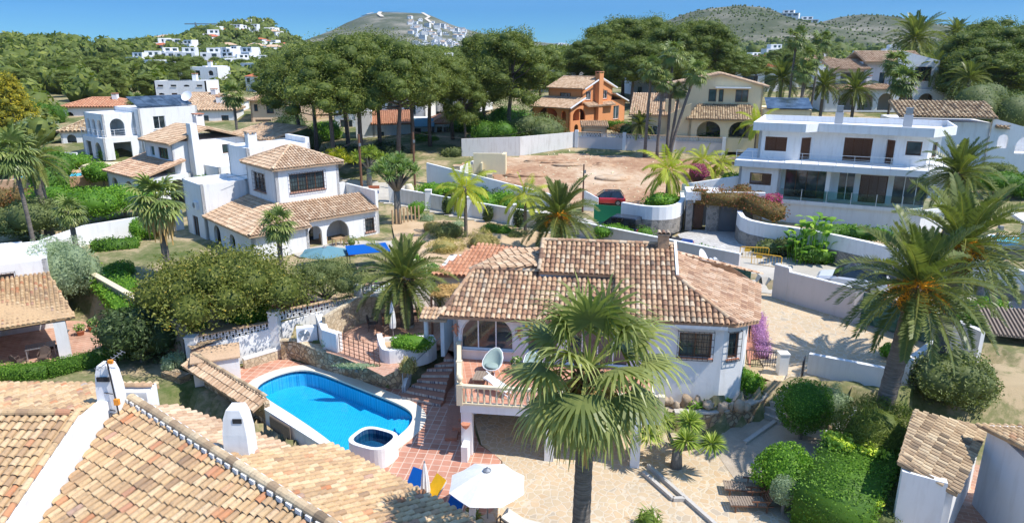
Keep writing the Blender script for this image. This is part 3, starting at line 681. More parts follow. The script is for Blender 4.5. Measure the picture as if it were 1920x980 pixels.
def date_palm_mesh(seed, nf=46, lf=3.0, nl=34, ll=.42, emin=-35, emax=80, grav=1.0, lw=.018, vee=.35, droop=0.0, rw=.03):
    rg = np.random.RandomState(seed); L = Leaves(seed); up = np.array((0, 0, 1.))
    for i in range(nf):
        az = i * 2.39996 + rg.uniform(-.2, .2); f = (i + .5) / nf; e = R(emax + (emin - emax) * f ** .9 + rg.uniform(-6, 6))
        q = np.array((math.cos(az) * math.cos(e), math.sin(az) * math.cos(e), math.sin(e))); s = np.array((-math.sin(az), math.cos(az), 0)); s = s + up * rg.uniform(-.4, .4); s /= np.linalg.norm(s)
        l = lf * rg.uniform(.85, 1.08) * (1 if f > .12 else .75); K = 12; P = [q * .15]; Q = [q.copy()]
        for k in range(K):
            q = q - up * grav * (.035 + .12 * (k / K) ** 1.3) * (.35 + math.cos(e)); q /= np.linalg.norm(q); P.append(P[-1] + q * l / K); Q.append(q.copy())
        W = [rw * (1 - .8 * k / K) for k in range(K + 1)]; V = strip(P, s, W); V += strip(P, np.cross(Q[0], s), W); nr = [.85] * (2 * K); tone = rg.uniform(-.2, .2)
        for j in range(nl):
            t = .1 + .9 * (j + .5) / nl; x = t * K; k = min(K - 1, int(x)); p = P[k] + (P[k + 1] - P[k]) * (x - k); qq = Q[k]; n = np.cross(s, qq); n /= np.linalg.norm(n)
            if n[2] < 0: n = -n
            a = ll * (math.sin(min(1, t * 1.6 + .25) * math.pi / 2)) * (1 - .55 * max(0, t - .6) / .4)
            for sg in (-1, 1):
                d = s * sg * (1.0 - .35 * t) + qq * (.45 + .45 * t) + n * vee * rg.uniform(.5, 1.5) - up * droop; d /= np.linalg.norm(d)
                tip = p + d * a * rg.uniform(.85, 1.1) - up * droop * a * .5; w = np.cross(d, n); w /= np.linalg.norm(w) + 1e-9; m = p + (tip - p) * .45
                V += [p, m + w * lw, tip, m - w * lw]; nr.append(min(1, max(0, .42 + tone + rg.uniform(-.15, .15))))
        L.quads(V, nr)
    return L
def trunk_mb(h, r0, r1, lean=(0, 0), rings=True, n=10, k=24, flare=1.25, seed=0):
    m = MB(); rg = random.Random(seed); pts = []; rad = []
    for i in range(k + 1):
        t = i / k; pts.append((lean[0] * t ** 1.3, lean[1] * t ** 1.3, -.3 + (h + .3) * t)); r = r0 + (r1 - r0) * t
        if t < .08: r *= 1 + (flare - 1) * (1 - t / .08)
        if rings: r *= 1 + (.035 if i % 2 else -.02)
        rad.append(r)
    m.tube(pts, rad, n); return m
def stubs(c, r, h, n=70, seed=0):          # ball of cut leaf bases under a date palm crown
    m = MB(); rg = random.Random(seed)
    for i in range(n):
        a = i * 2.39996; t = i / n; z = c[2] + h * t; rr = r * (.72 + .38 * math.sin(math.pi * (.15 + .75 * t)))
        p = (c[0] + math.cos(a) * rr * .75, c[1] + math.sin(a) * rr * .75, z); q = (c[0] + math.cos(a) * rr * 1.12, c[1] + math.sin(a) * rr * 1.12, z + .16)
        m.cr = rg.random(); m.bar(p, q, .17 * r / .4, .07)
    m.lathe((c[0], c[1], c[2] - .05), [(r * .7, 0), (r * .95, h * .35), (r * .9, h * .7), (r * .5, h)], 10)
    return m
from mathutils.geometry import tessellate_polygon
def inpoly(x, y, poly):
    c = False; n = len(poly); j = n - 1
    for i in range(n):
        xi, yi = poly[i][0], poly[i][1]; xj, yj = poly[j][0], poly[j][1]
        if (yi > y) != (yj > y) and x < (xj - xi) * (y - yi) / (yj - yi) + xi: c = not c
        j = i
    return c
def chaikin(P, n=2, closed=True):
    for _ in range(n):
        Q = []; m = len(P)
        for i in range(m if closed else m - 1):
            a, b = P[i], P[(i + 1) % m]; Q += [a * .75 + b * .25, a * .25 + b * .75]
        if not closed: Q = [P[0]] + Q + [P[-1]]
        P = Q
    return P
def offset(P, w):
    m = len(P); out = []
    for i in range(m):
        d = (P[(i + 1) % m] - P[i - 1]); n = Vector((d.y, -d.x, 0)).normalized(); out.append(P[i] + n * w)
    return out
def area2(P): return sum(P[i].x * P[(i + 1) % len(P)].y - P[(i + 1) % len(P)].x * P[i].y for i in range(len(P)))
# pool outline (z = 0), counter-clockwise
POOLPX = [(478, 731), (488, 717), (520, 702), (558, 693), (592, 696), (640, 714), (700, 738), (745, 756), (770, 770), (777, 784), (768, 802), (745, 822), (715, 842), (680, 858), (645, 852), (600, 815), (545, 778), (500, 750)]
pool = chaikin([at(x, y, 0) for x, y in POOLPX], 2)
if area2(pool) < 0: pool = pool[::-1]
def seg(Y, tab):
    for (a, za), (b, zb) in zip(tab[:-1], tab[1:]):
        if Y < b: 
            t = max(0, (Y - a) / (b - a)); t = t * t * (3 - 2 * t) * .5 + t * .5; return za + (zb - za) * t
    return tab[-1][1]
FAR = [(40, 1.7), (60, 2.1), (72, 2.8), (84, 4.4), (104, 6.3), (150, 9.2), (210, 9.5), (400, 13), (900, 16.2), (5000, 16.5)]
def W(*px, z=0): return [tuple(at(x, y, z))[:2] for x, y in px]
ZONES = [  # (height, polygon world xy): later wins
 (-.06, [(-40, 2), (-40, 44), (-30, 46), (-19.2, 37.4), (-10, 38.5), (-4, 38), (-1, 35), (9.3, 30), (9.4, 29.2), (12.6, 30.6), (14, 31), (18.3, 29), (19.5, 30), (60, 33), (60, 2)]),
 (1.24, W((590, 645), (610, 645), (660, 655), (715, 680), (770, 676), (838, 640), (838, 560), (690, 560), (560, 608), z=1.3)),
 (-1.6, [(-22, 30.5), (-17.4, 33.6), (-12.2, 29.7), (-8.0, 26.4), (-6.0, 22), (-4, 12), (-24, 10)]),
 (1.44, [(12.2, 31.4), (13.4, 38), (14.5, 44), (22, 41), (25, 36), (24, 31.5), (19, 30.6), (15, 31.6)]),
 (.85, [(6.4, 30.2), (12, 31.5), (13.2, 32), (12.0, 30.6), (10.6, 29.8), (7.4, 29.3)]),
 (-2.2, [tuple(p)[:2] for p in offset(pool, .9)]),
]
def H(x, y):
    h = seg(y, FAR)
    if y > 55 and x < -15: h -= 1.3 * min(1, (y - 55) / 20) * min(1, (-15 - x) / 20) * (1 if y < 150 else max(0, 1 - (y - 150) / 60))
    if x > 15 and y < 62 and y > (47 if x < 17 else 46.2 - 1.5 * (x - 17.5)): h = max(h, 2.1)
    elif 12.3 < x < 26 and 33 < y < 47.6: return 1.44
    if y < 52:
        for z, P in ZONES:
            if inpoly(x, y, P): h = z
    return h
def ground():
    xs = sorted(set([round(-60 + .5 * i, 3) for i in range(241)] + [-4000, -2500, -1500, -900, -600, -400, -300, -240, -200, -170, -140, -120, -100, -90, -80, -70, 70, 80, 90, 100, 120, 140, 170, 200, 240, 300, 400, 600, 900, 1500, 2500, 4000]))
    ys = [-60, -20, 0] + [2 + .5 * i for i in range(100)] + [52 + 2 * i for i in range(1, 60)] + [175 + 12 * i for i in range(20)] + [430, 500, 600, 750, 900, 1200, 1600, 2200, 3000, 4500, 6500]
    V = []; nx = len(xs)
    for y in ys:
        for x in xs: V.append((x, y, H(x, y)))
    F = [(j * nx + i, j * nx + i + 1, (j + 1) * nx + i + 1, (j + 1) * nx + i) for j in range(len(ys) - 1) for i in range(nx - 1)]
    o = npmesh('ground', V, F, np.zeros(len(F)), M['soil_green']); tag(o, kind='structure')
ground()
def sheet(name, poly, mat, z=None, hole=None, kind='structure', drape=None, **t):
    P = [Vector(p) for p in poly]
    if z is not None: P = [Vector((p.x, p.y, z)) for p in P]
    if drape is not None: P = [Vector((p.x, p.y, H(p.x, p.y) + drape)) for p in P]
    loops = [P] + ([[Vector((p.x, p.y, z)) for p in hole]] if hole else [])
    allp = [p for l in loops for p in l]; T = tessellate_polygon(loops)
    m = MB(); m.v = [tuple(p) for p in allp]; m.f = [tuple(f) for f in T]; m.r = [.5] * len(T)
    nz = []
    for i, f in enumerate(m.f):
        a, b, c = (Vector(m.v[k]) for k in f)
        if (b - a).cross(c - a).z < 0: m.f[i] = f[::-1]
    o = m.build(name, M[mat]); tag(o, kind=kind, **t); return o
def gridsheet(name, polyxy, mat, dz=.04, st=1.0, kind='structure', **t):
    """sheet that follows the terrain"""
    x0 = min(p[0] for p in polyxy); x1 = max(p[0] for p in polyxy); y0 = min(p[1] for p in polyxy); y1 = max(p[1] for p in polyxy)
    m = MB(); x = x0
    while x < x1:
        y = y0
        while y < y1:
            if inpoly(x + st / 2, y + st / 2, polyxy): m.face([(a, b, H(a, b) + dz) for a, b in ((x, y), (x + st, y), (x + st, y + st), (x, y + st))])
            y += st
        x += st
    o = m.build(name, M[mat]); return tag(o, kind=kind, **t)
def pw(mb, pts, h, th, z0=None, closed=False, tops=None):
    """wall body along polyline of base points; h height or list; thickness centred"""
    P = [Vector(p) for p in pts]; n = len(P); Lp, Rp = [], []
    for i in range(n):
        if closed: d = P[(i + 1) % n] - P[i - 1]
        else: d = (P[min(i + 1, n - 1)] - P[max(i - 1, 0)])
        s = Vector((-d.y, d.x, 0)).normalized() * th / 2; Lp.append(P[i] + s); Rp.append(P[i] - s)
    for i in range(n if closed else n - 1):
        j = (i + 1) % n; hi = h[i] if hasattr(h, '__len__') else h; hj = h[j] if hasattr(h, '__len__') else h
        za = P[i].z if z0 is None else z0; zb = P[j].z if z0 is None else z0
        ta = (P[i].z + hi) if tops is None else tops[i]; tb = (P[j].z + hj) if tops is None else tops[j]
        a = [Rp[i], Rp[j], Lp[j], Lp[i]]; zs = [za, zb, zb, za]; zt = [ta, tb, tb, ta]
        mb.hexa([(p.x, p.y, z) for p, z in zip(a, zs)] + [(p.x, p.y, z) for p, z in zip(a, zt)])
def wallthing(name, label, pts, h, th, mat, cat='wall', cap=None, capmat='white_plaster', z0=None, tops=None, group=None, caph=.08, base=None, smooth=False):
    P = [Vector(p) for p in pts]; t = thing(name, P[0], 0, label, cat, group)
    if hasattr(h, '__len__') and len(h) != len(P): h = [float(np.interp(i / (len(P) - 1), np.linspace(0, 1, len(h)), h)) for i in range(len(P))]
    m = MB(); pw(m, P, h, th, z0, tops=tops); m.build('body', M[mat], t)
    if cap:
        m = MB(); tp = [Vector((p.x, p.y, (p.z + (h[i] if hasattr(h, '__len__') else h)) if tops is None else tops[i])) for i, p in enumerate(P)]
        pw(m, tp, caph, th + cap); m.build('coping', M[capmat], t)
    if base: bh, bm = base; m = MB(); pw(m, P, bh, th + .06, z0); m.build('stone_base', M[bm], t)
    return t
def balus_prof(h): return [(.055, 0), (.055, .04 * h), (.035, .08 * h), (.062, .25 * h), (.068, .36 * h), (.05, .5 * h), (.03, .66 * h), (.032, .8 * h), (.05, .88 * h), (.055, .94 * h), (.055, h)]
# ---------------------------------------------------------------- pool yard
tiles = [at(x, y, 0) for x, y in ((352, 668), (452, 688), (532, 671), (602, 690), (702, 716), (760, 728), (838, 700))] + [Vector((-2.6, 33, 0)), Vector((-1.5, 28, 0))] + [at(928, 852, 0), at(940, 864, 0), at(938, 940, 0), at(906, 975, 0), Vector((-3.5, 12, 0)), Vector((-5.5, 14, 0)), Vector((-7.6, 26.7, 0)), Vector((-11.8, 30.1, 0)), Vector((-17.2, 34.4, 0))]
sheet('pool_terrace', tiles, 'terracotta_tiles', 0, hole=offset(pool, .3))
sheet('stone_patio', [at(928, 852, 0), Vector((-1.4, 28, 0)), Vector((-2.4, 33, 0)), Vector((7.5, 32, 0)), Vector((9, 28.3, 0)), Vector((13.2, 27.6, 0)), Vector((20, 24, 0)), Vector((20, 10, 0)), Vector((-3.4, 12, 0)), at(906, 975, 0), at(940, 935, 0), at(942, 864, 0)], 'crazy_paving', -.004)
# pool
pt = thing('swimming_pool', at(640, 770, 0), 0, 'turquoise kidney cornered swimming pool with curved corner steps beside the terracotta terrace', 'pool')
m = MB(); n = len(pool)
for i in range(n):
    a, b = pool[i], pool[(i + 1) % n]; m.face([(a.x, a.y, -.2), (b.x, b.y, -.2), (b.x, b.y, -.95), (a.x, a.y, -.95)])
T = tessellate_polygon([pool]); o0 = len(m.v); m.v += [(p.x, p.y, -.95) for p in pool]; m.f += [tuple(o0 + k for k in f) for f in T]; m.r += [.5] * len(T)
m.build('basin', M['pool_lining'], pt)
m = MB()
for i in range(n):
    a, b = pool[i], pool[(i + 1) % n]; m.face([(a.x, a.y, .04), (b.x, b.y, .04), (b.x, b.y, -.2), (a.x, a.y, -.2)])
m.build('tile_band', M['pool_mosaic'], pt)
m = MB(); cen = [at(757, 790, 0), at(770, 792, 0)]
for k, rr in enumerate((2.1, 1.6, 1.15, .7)):
    c = at(768, 792, 0); arc = [Vector((c.x + math.cos(a) * rr, c.y + math.sin(a) * rr, 0)) for a in [R(40 + 12 * q) for q in range(26)]]
    arc = [p for p in arc if inpoly(p.x, p.y, [tuple(q)[:2] for q in pool])]
    if len(arc) > 2: m.prism([(p.x, p.y) for p in arc] + [(c.x + .1, c.y)], -.94, -.75 + k * .17)
m.build('pool_steps', M['pool_lining'], pt)
m = MB(); T = tessellate_polygon([pool]); m.v = [(p.x, p.y, -.12) for p in pool]; m.f = [tuple(f) for f in T]; m.r = [.5] * len(T)
wo = m.build('water', M['pool_water'], pt)
m = MB(); op = offset(pool, .62); ip = offset(pool, -.04)
for i in range(n):
    j = (i + 1) % n
    m.hexa([(ip[i].x, ip[i].y, -.03), (op[i].x, op[i].y, .0), (op[j].x, op[j].y, .0), (ip[j].x, ip[j].y, -.03), (ip[i].x, ip[i].y, .06), (op[i].x, op[i].y, .045), (op[j].x, op[j].y, .045), (ip[j].x, ip[j].y, .06)])
MATS['coping_stone'] = plaster('coping_stone', (.72, .64, .52), .15)
m.build('coping', M['coping_stone'], pt)
# round raised spa tub at the pool edge
c = at(700, 820, .95); jt = thing('spa_tub', (c.x, c.y, 0), R(-25), 'white walled round spa tub lined with blue mosaic at the pool edge', 'spa tub')
def ssq(rx, ry, n=28, e=.62): return [(rx * math.copysign(abs(math.cos(a)) ** e, math.cos(a)), ry * math.copysign(abs(math.sin(a)) ** e, math.sin(a))) for a in [2 * math.pi * k / n for k in range(n)]]
def ring(mb, A, B, za0, za1):
    n = len(A)
    for i in range(n):
        j = (i + 1) % n; mb.hexa([(*B[i], za0), (*A[i], za0), (*A[j], za0), (*B[j], za0), (*B[i], za1), (*A[i], za1), (*A[j], za1), (*B[j], za1)])
m = MB(); ring(m, ssq(1.0, .84), ssq(.82, .66), 0, .95); m.build('tub_wall', M['white_plaster'], jt, True)
m = MB(); B = ssq(.815, .655)
for i in range(28): j = (i + 1) % 28; m.face([(*B[i], .93), (*B[j], .93), (*B[j], .35), (*B[i], .35)])
m.face([(*b, .35) for b in B]); m.build('mosaic_lining', M['pool_mosaic'], jt, True)
m = MB(); m.face([(*b, .72) for b in B]); m.build('water', M['pool_water'], jt, True)
# retaining wall of rough stone behind the pool
rw = chaikin([at(530, 672, 0), at(560, 671, 0), at(600, 689, 0), at(650, 703, 0), at(705, 719, 0), at(745, 727, 0), at(765, 722, 0)], 1, False)
wallthing('retaining_wall', 'curved brown rubble stone retaining wall behind the pool', rw, 1.15, .35, 'stone_wall', cap=.06, capmat='pale_stone_wall', caph=.05)
sheet('upper_patio', [at(x, y, 1.3) for x, y in ((640, 668), (690, 690), (720, 705), (838, 648), (848, 600), (838, 545), (690, 560), (600, 596), (612, 660))], 'terracotta_patio', 1.3)
bed = [Vector((p.x, p.y, 1.16)) for p in rw] + [at(735, 690, 1.16), at(700, 678, 1.16), at(640, 655, 1.16), at(600, 630, 1.16), at(528, 640, 1.16)]
sheet('planting_bed', bed, 'sandy_soil', 1.12)
# boundary wall with breeze block lattice
def latt(mb, a, b, z0, z1, d=.17):
    a, b = Vector(a), Vector(b); L = (b - a).length; u = (b - a) / L; nu = int(L / d); nz = max(2, int((z1 - z0) / d)); dz = (z1 - z0) / nz; s = Vector((-u.y, u.x, 0)) * .0
    for k in range(nz + 1): z = Vector((0, 0, z0 + dz * k)); mb.bar(a + z, b + z, .06, .035)
    for i in range(nu + 1): p = a + u * (L * i / nu); mb.bar(p + Vector((0, 0, z0)), p + Vector((0, 0, z1)), .035, .06)
    for i in range(nu):
        for k in range(nz):
            if (i + k) % 2: c = a + u * (L * (i + .5) / nu) + Vector((0, 0, z0 + dz * (k + .5))); mb.box(c, (.08, .05, .08), math.atan2(u.y, u.x), 0, R(45))
def breeze(label, a, b, h0, h1, lat=.5, mat='white_plaster', group=None, th=.2, name='boundary_wall', zt=None, piers=0):
    """a,b base points; h0,h1 heights of body at a,b"""
    a, b = Vector(a), Vector(b); t = thing(name, a, 0, label, 'wall', group)
    m = MB(); pw(m, [a, b], [h0, h1], th); m.build('body', M[mat], t)
    m = MB(); d = (b - a)
    n = max(1, int(d.length / 3)); 
    for i in range(n):
        p, q = a + d * i / n, a + d * (i + 1) / n; za, zb = p.z + h0 + (h1 - h0) * (i + .5) / n, 0
        latt(m, (p.x, p.y, 0), (q.x, q.y, 0), za, za + lat)
    m.build('lattice', M['white_plaster'], t)
    m = MB()
    for i in range(n):
        p, q = a + d * i / n, a + d * (i + 1) / n; za = p.z + h0 + (h1 - h0) * (i + .5) / n + lat + .02
        m.bar((p.x, p.y, za + .03), (q.x, q.y, za + .03), th + .1, .05)
    m.build('tile_coping', M['roof_tan'], t)
    if piers:
        m = MB()
        for i in range(piers + 1): p = a + d * i / piers; m.box((p.x, p.y, p.z + (h0 + lat + .3) / 2), (.45, .45, h0 + lat + .3), math.atan2(d.y, d.x))
        m.build('piers', M['white_plaster'], t)
    return t
def pier(label, p, w, h, mat='white_plaster', name='gate_pier', cat='pillar', rz=0, cap=None, group=None):
    t = thing(name, p, rz, label, cat, group); m = MB(); m.b2(-w / 2, w / 2, -w / 2, w / 2, 0, h); m.build('shaft', M[mat], t, True)
    m = MB(); m.b2(-w / 2 - .03, w / 2 + .03, -w / 2 - .03, w / 2 + .03, h + .003, h + .07); m.build('cap', M[cap or mat], t, True); return t
WA, WB, WC, WD = Vector((-17.7, 35.5, 0)), Vector((-13.9, 37.9, 0)), Vector((-9.6, 41.0, 0)), Vector((-5.1, 42.6, 0))
breeze('white boundary wall with breeze block lattice behind the poolside shower box', WA + Vector((.3, .2, 0)), WB - Vector((.3, .2, 0)), 1.45, 1.75, .5)
breeze('white boundary wall with breeze block lattice behind the air conditioning unit', WB + Vector((.3, .2, 0)), WC - Vector((.2, .15, 0)), 1.95, 2.35, .5)
breeze('white boundary wall with breeze block lattice behind the patio table and date palm', WC + Vector((.3, .1, 0)), WD, 2.55, 3.0, .5)
pier('white pillar at the left end of the breeze block wall', WA, .55, 2.15)
pier('tall white pillar between two breeze block walls left of the air conditioning unit', WB, .55, 2.75)
pier('white pillar with terracotta mask in the breeze block wall by the patio', WC, .45, 3.3)
# rubble stone facing on the patio side
wallthing('stone_screen', 'low old stone wall along the patio below the white lattice wall', [at(610, 640, 1.3), at(672, 606, 1.3), at(760, 588, 1.3)], [1.5, 1.7, 1.2], .25, 'pale_stone_wall')
# shower box with tiled top
q = at(452, 712, 0); t = thing('pool_shed', (q.x, q.y, 0), R(22), 'white pump box with sloping ochre tiled lid at the end of the pool', 'pump box')
m = MB(); m.b2(-2.3, .0, .0, 1.6, 0, 1.35); m.build('body', M['white_plaster'], t, True)
m = MB(); m.hexa([(-2.4, -.12, 1.36), (.1, -.12, 1.36), (.1, 1.7, 1.42), (-2.4, 1.7, 1.42), (-2.4, -.12, 1.44), (.1, -.12, 1.44), (.1, 1.7, 1.56), (-2.4, 1.7, 1.56)]); m.build('tiled_lid', M['roof_tan'], t, True)
wallthing('low_wall', 'low pale stone faced wall with white ledge behind the pool left end', [at(458, 690, 0), at(532, 668, 0)], .55, .3, 'pale_stone_wall', cap=.05, capmat='white_plaster')
# air conditioner
def aircon(loc, rz, label, sc=1):
    t = thing('air_conditioner', loc, rz, label, 'air conditioner'); m = MB(); m.b2(-.5 * sc, .5 * sc, -.2 * sc, .2 * sc, .05, .78 * sc); m.build('casing', M['white_metal'], t, True)
    m = MB(); 
    for k in range(4): 
        r = (.27 - .06 * k) * sc; pts = [(-.14 * sc + math.cos(a) * r, -.215 * sc, .42 * sc + math.sin(a) * r) for a in [2 * math.pi * i / 20 for i in range(21)]]; m.tube(pts, .012 * sc, 4)
    for k in range(8): a = k * math.pi / 4; m.bar((-.14 * sc, -.21 * sc, .42 * sc), (-.14 * sc + math.cos(a) * .26 * sc, -.21 * sc, .42 * sc + math.sin(a) * .26 * sc), .03 * sc)
    m.build('fan_grille', M['grey_metal'], t, True); return t
q = at(577, 637, 1.2); aircon((q.x, q.y, 1.15), R(14), 'white air conditioning unit with round fan on the ledge above the pool', 1.15)
# gate grille & side walls of the patio
g0, g1 = at(638, 664, 1.2), at(712, 690, 1.2)
t = thing('patio_gate', g0, math.atan2((g1 - g0).y, (g1 - g0).x), 'rusty iron grid gate between the two white planters above the pool', 'gate'); Lg = (g1 - g0).length
m = MB()
for k in range(9): x = Lg * k / 8; m.bar((x, 0, 0), (x, 0, 1.25 + .12 * (k % 2)), .03)
for k in range(6): m.bar((0, 0, .1 + .22 * k), (Lg, 0, .1 + .22 * k), .022)
m.build('iron_grid', M['rust_metal'], t, True)
wallthing('curved_wall', 'curved white wall with stone back left of the iron grid gate', [at(601, 628, 1.2), at(612, 652, 1.2), at(638, 662, 1.2)], [1.35, 1.15, 1.2], .4, 'white_plaster', smooth=True)
# big planter
t = thing('planter', at(765, 680, .6), 0, 'curved white masonry planter full of green shrub beside the villa stairs', 'planter')
pp = chaikin([at(714, 672, 1.0), at(722, 690, 1.0), at(750, 688, 1.0), at(800, 678, 1.0), at(815, 668, 1.0)], 2, False); m = MB()
tops = [2.5 - .45 * min(1, i / 5) for i in range(len(pp))]; pw(m, [Vector((p.x, p.y, .9)) for p in pp], 1, .28, tops=tops); m.build('front_wall', M['white_plaster'], t)
m = MB(); qq = [at(722, 655, 1.3), at(812, 650, 1.3)]; pw(m, [pp[0], Vector((qq[0].x, qq[0].y, 1)), Vector((qq[1].x, qq[1].y, 1)), pp[-1]], 1.0, .22); m.build('back_wall', M['white_plaster'], t)
m = MB(); m.prism([(p.x, p.y) for p in pp] + [(qq[1].x, qq[1].y), (qq[0].x, qq[0].y)], 1.5, 1.8); m.build('soil', M['sandy_soil'], t)
# fan of garden stairs, curved
t = thing('garden_stairs', at(800, 720, 0), 0, 'curved fan of terracotta steps with patterned risers between pool and villa', 'stairs')
rows = [((752, 741), (826, 757)), ((762, 731), (832, 745)), ((772, 720), (835, 730)), ((782, 711), (838, 715)), ((790, 702), (842, 702)), ((800, 691), (848, 690)), ((815, 683), (852, 681)), ((832, 672), (856, 672)), ((838, 655), (866, 664))]
ms, mr = MB(), MB(); zz = 0
W8 = []
for k, (a, b) in enumerate(rows): z = .17 * (k + 1); W8.append((at(*a, z), at(*b, z), z))
for k in range(len(W8) - 1):
    a, b, z = W8[k]; a2, b2, _ = W8[k + 1]; d = Vector((a2.x - a.x, a2.y - a.y, 0)) * .5; e = Vector((b2.x - b.x, b2.y - b.y, 0)) * .5
    ms.prism([(a.x, a.y), (b.x, b.y), (b2.x + e.x, b2.y + e.y), (a2.x + d.x, a2.y + d.y)], -.05, z)
    mr.bar((a.x - .0, a.y - .02, z - .085), (b.x, b.y - .02, z - .085), .03, .13)
ms.build('steps', M['red_floor_tile'], t); 
brickm('riser_tiles', (.62, .56, .48), (.12, .12, .16), (.55, .5, .42), .11, .11, 0, .5, .012)
mr.build('patterned_risers', M['riser_tiles'], t)
sheet('side_patio', [at(838, 655, 1.5), at(870, 664, 1.5), Vector((-2.9, 33.5, 1.5)), at(850, 600, 1.5), at(815, 600, 1.5), at(812, 640, 1.5)], 'terracotta_patio', 1.5)
st = chaikin([at(757, 735, 0), at(772, 712, 0), at(790, 690, 0), at(830, 672, 0)], 1, False)
wallthing('stair_wall', 'low curved white wall along the left of the fan stairs', st, [.35, .6, .8, 1.0, 1.15, 1.4][:len(st)], .2, 'white_plaster')
t = thing('handrail', at(757, 733, 0), 0, 'thin grey metal handrail climbing beside the fan stairs', 'handrail'); m = MB()
hr = [at(756, 733, .1) + Vector((0, 0, 1)), at(800, 690, .8) + Vector((0, 0, 1.0)), at(850, 640, 1.5) + Vector((0, 0, 1.0)), at(866, 590, 1.6) + Vector((0, 0, 1))]; m.tube(hr, .025, 6); m.bar(hr[0], hr[0] - Vector((0, 0, 1.05)), .04); m.bar(hr[2], hr[2] - Vector((0, 0, 1.0)), .04); m.build('rail', M['grey_metal'], t)
# second little stair flight going down right
t = thing('corner_steps', at(852, 800, 0), 0, 'wavy edged terracotta steps in the shade beneath the terrace', 'stairs'); m = MB()
for k, (x0, x1, y0, y1) in enumerate(((834, 872, 765, 826), (848, 882, 762, 812), (860, 890, 760, 800))):
    a, b, c, d = at(x0 + 6, y0, 0), at(x1, y0, 0), at(x1 - 16, y1, 0), at(x0, y1, 0); m.prism([(a.x, a.y), (b.x, b.y), (c.x, c.y), (d.x, d.y)], 0, .15 * (k + 1))
m.build('steps', M['red_floor_tile'], t)
wallthing('low_wall', 'short white kerb wall next to the shaded steps left of the terrace', [at(858, 742, .1), at(880, 770, .1), at(893, 776, .1)], .7, .2, 'white_plaster')
# ================================================================= MAIN VILLA
VO = Vector((-2.9, 31.9, 0)); VR = math.atan2(-.139, .99)
v = House('villa', VO, VR, 'white villa with weathered barrel tile roof, arched windows and balustraded terrace in the middle', 'white_plaster')
fl = 2.5
F = [(0, 0), (9.5, 0), (9.5, -.15), (12.9, -.15), (13.95, .35), (14.4, 1.9), (15.0, 5.4), (14.5, 9), (1.5, 9.5), (0, 8)]
v.side(F[0], F[1], 0, 5.15, [(.35, 3.0, 3.05, 4.9, 'awin'), (3.65, 5.2, 3.05, 4.75, 'awin'), (5.6, 8.6, 2.55, 4.75, 'slide'), (.4, 1.9, .02, 2.0, 'arch'), (2.6, 5.2, .02, 2.0, 'open'), (5.8, 8.4, .02, 2.0, 'open')])
v.side((9.5, -.15), (12.9, -.15), .6, 5.15, [(10.9 - 9.5, 12.4 - 9.5, 3.35, 4.6, 'grille')])
v.side((12.9, -.15), (13.95, .35), .6, 5.15, [(.3, .85, 3.3, 4.6, 'grille')])
v.side((13.95, .35), (14.4, 1.9), .6, 5.15); v.side((14.4, 1.9), (15, 5.4), 1.0, 5.15, [(1.0, 2.4, 3.2, 4.5, 'grille')]); v.side((15, 5.4), (14.5, 9), 1.0, 5.15)
v.side((14.5, 9), (1.5, 9.5), 1.0, 5.15); v.side((1.5, 9.5), (0, 8), 1, 5.15); v.side((0, 8), (0, 0), 0, 5.15, [(1.0, 2.0, 3.2, 4.3, 'win')])
v.w.b2(.25, 9.4, 3.6, 3.8, 0, 2.3); v.w.b2(.25, 14, 4.2, 4.4, 2.6, 5.0)
m = MB(); m.prism([(.26, .26), (9.6, .2), (13.6, .2), (14.6, 5.4), (14.2, 8.8), (1.6, 9.2), (.26, 7.9)], 2.3, 2.49); v.part('floor_slab', m, 'red_floor_tile')
m = MB(); m.prism([(.1, .1), (13.8, .3), (14.8, 5.4), (14.4, 8.9), (1.6, 9.3), (.1, 7.9)], 5.0, 5.14); v.part('ceiling_slab', m, 'white_plaster')
# roof planes
def zf(y): return 7.6 - .5 * (4.3 - y)
A_ = (10.8, 2.2, 6.55); B_ = (13.35, -.45, 5.2)
v.roof([(4.0, 2.15, 6.53), (4.0, 4.3, 7.6), (10.8, 4.3, 7.6), A_, B_, (7.9, -.5, 5.2), (7.9, 2.15, 6.53)], 'roof_main', sp=.25, ex=.34, seg=6)
v.roof([(-.55, -.55, 4.95), (7.9, -.55, 4.95), (7.9, 2.2, 6.28), (4.0, 2.2, 6.28), (4.0, 2.5, 6.4), (.6, 2.5, 6.4)], 'roof_main', sp=.25, ex=.34, seg=6)
v.roof([(.6, 2.5, 6.4), (4.0, 2.5, 6.4), (4.0, 5.2, 6.95), (1.9, 5.4, 6.4)], 'roof_tan', sp=.26, seg=4)
v.roof([A_, B_, (14.65, .9, 4.95), (15.55, 5.6, 5.2), (11.0, 5.4, 6.9)], 'roof_pink', sp=.25, ex=.36, seg=4)
v.roof([(4, 4.3, 7.6), (4, 9.6, 5.2), (11, 9.6, 5.2), (11, 4.3, 7.6)], 'roof_tan', sp=.28, seg=4)
v.roof([(11.0, 5.4, 6.9), (15.55, 5.6, 5.2), (14.8, 9.5, 5.0), (11, 9.6, 5.2)], 'roof_pink', sp=.28, seg=4)
v.roof([(.6, 2.5, 6.4), (1.9, 5.4, 6.4), (1.0, 9.6, 5.2), (-.3, 6, 5.3)], 'roof_tan', sp=.28, seg=4)
ridge_obj([((4, 4.3, 7.6), (10.8, 4.3, 7.6)), (A_, B_), ((4.0, 2.15, 6.55), (4.0, 4.3, 7.62)), ((.6, 2.5, 6.4), (-.5, -.5, 4.98)), ((.6, 2.5, 6.4), (4, 2.5, 6.42))], 'roof_main', v.root, True, .12)
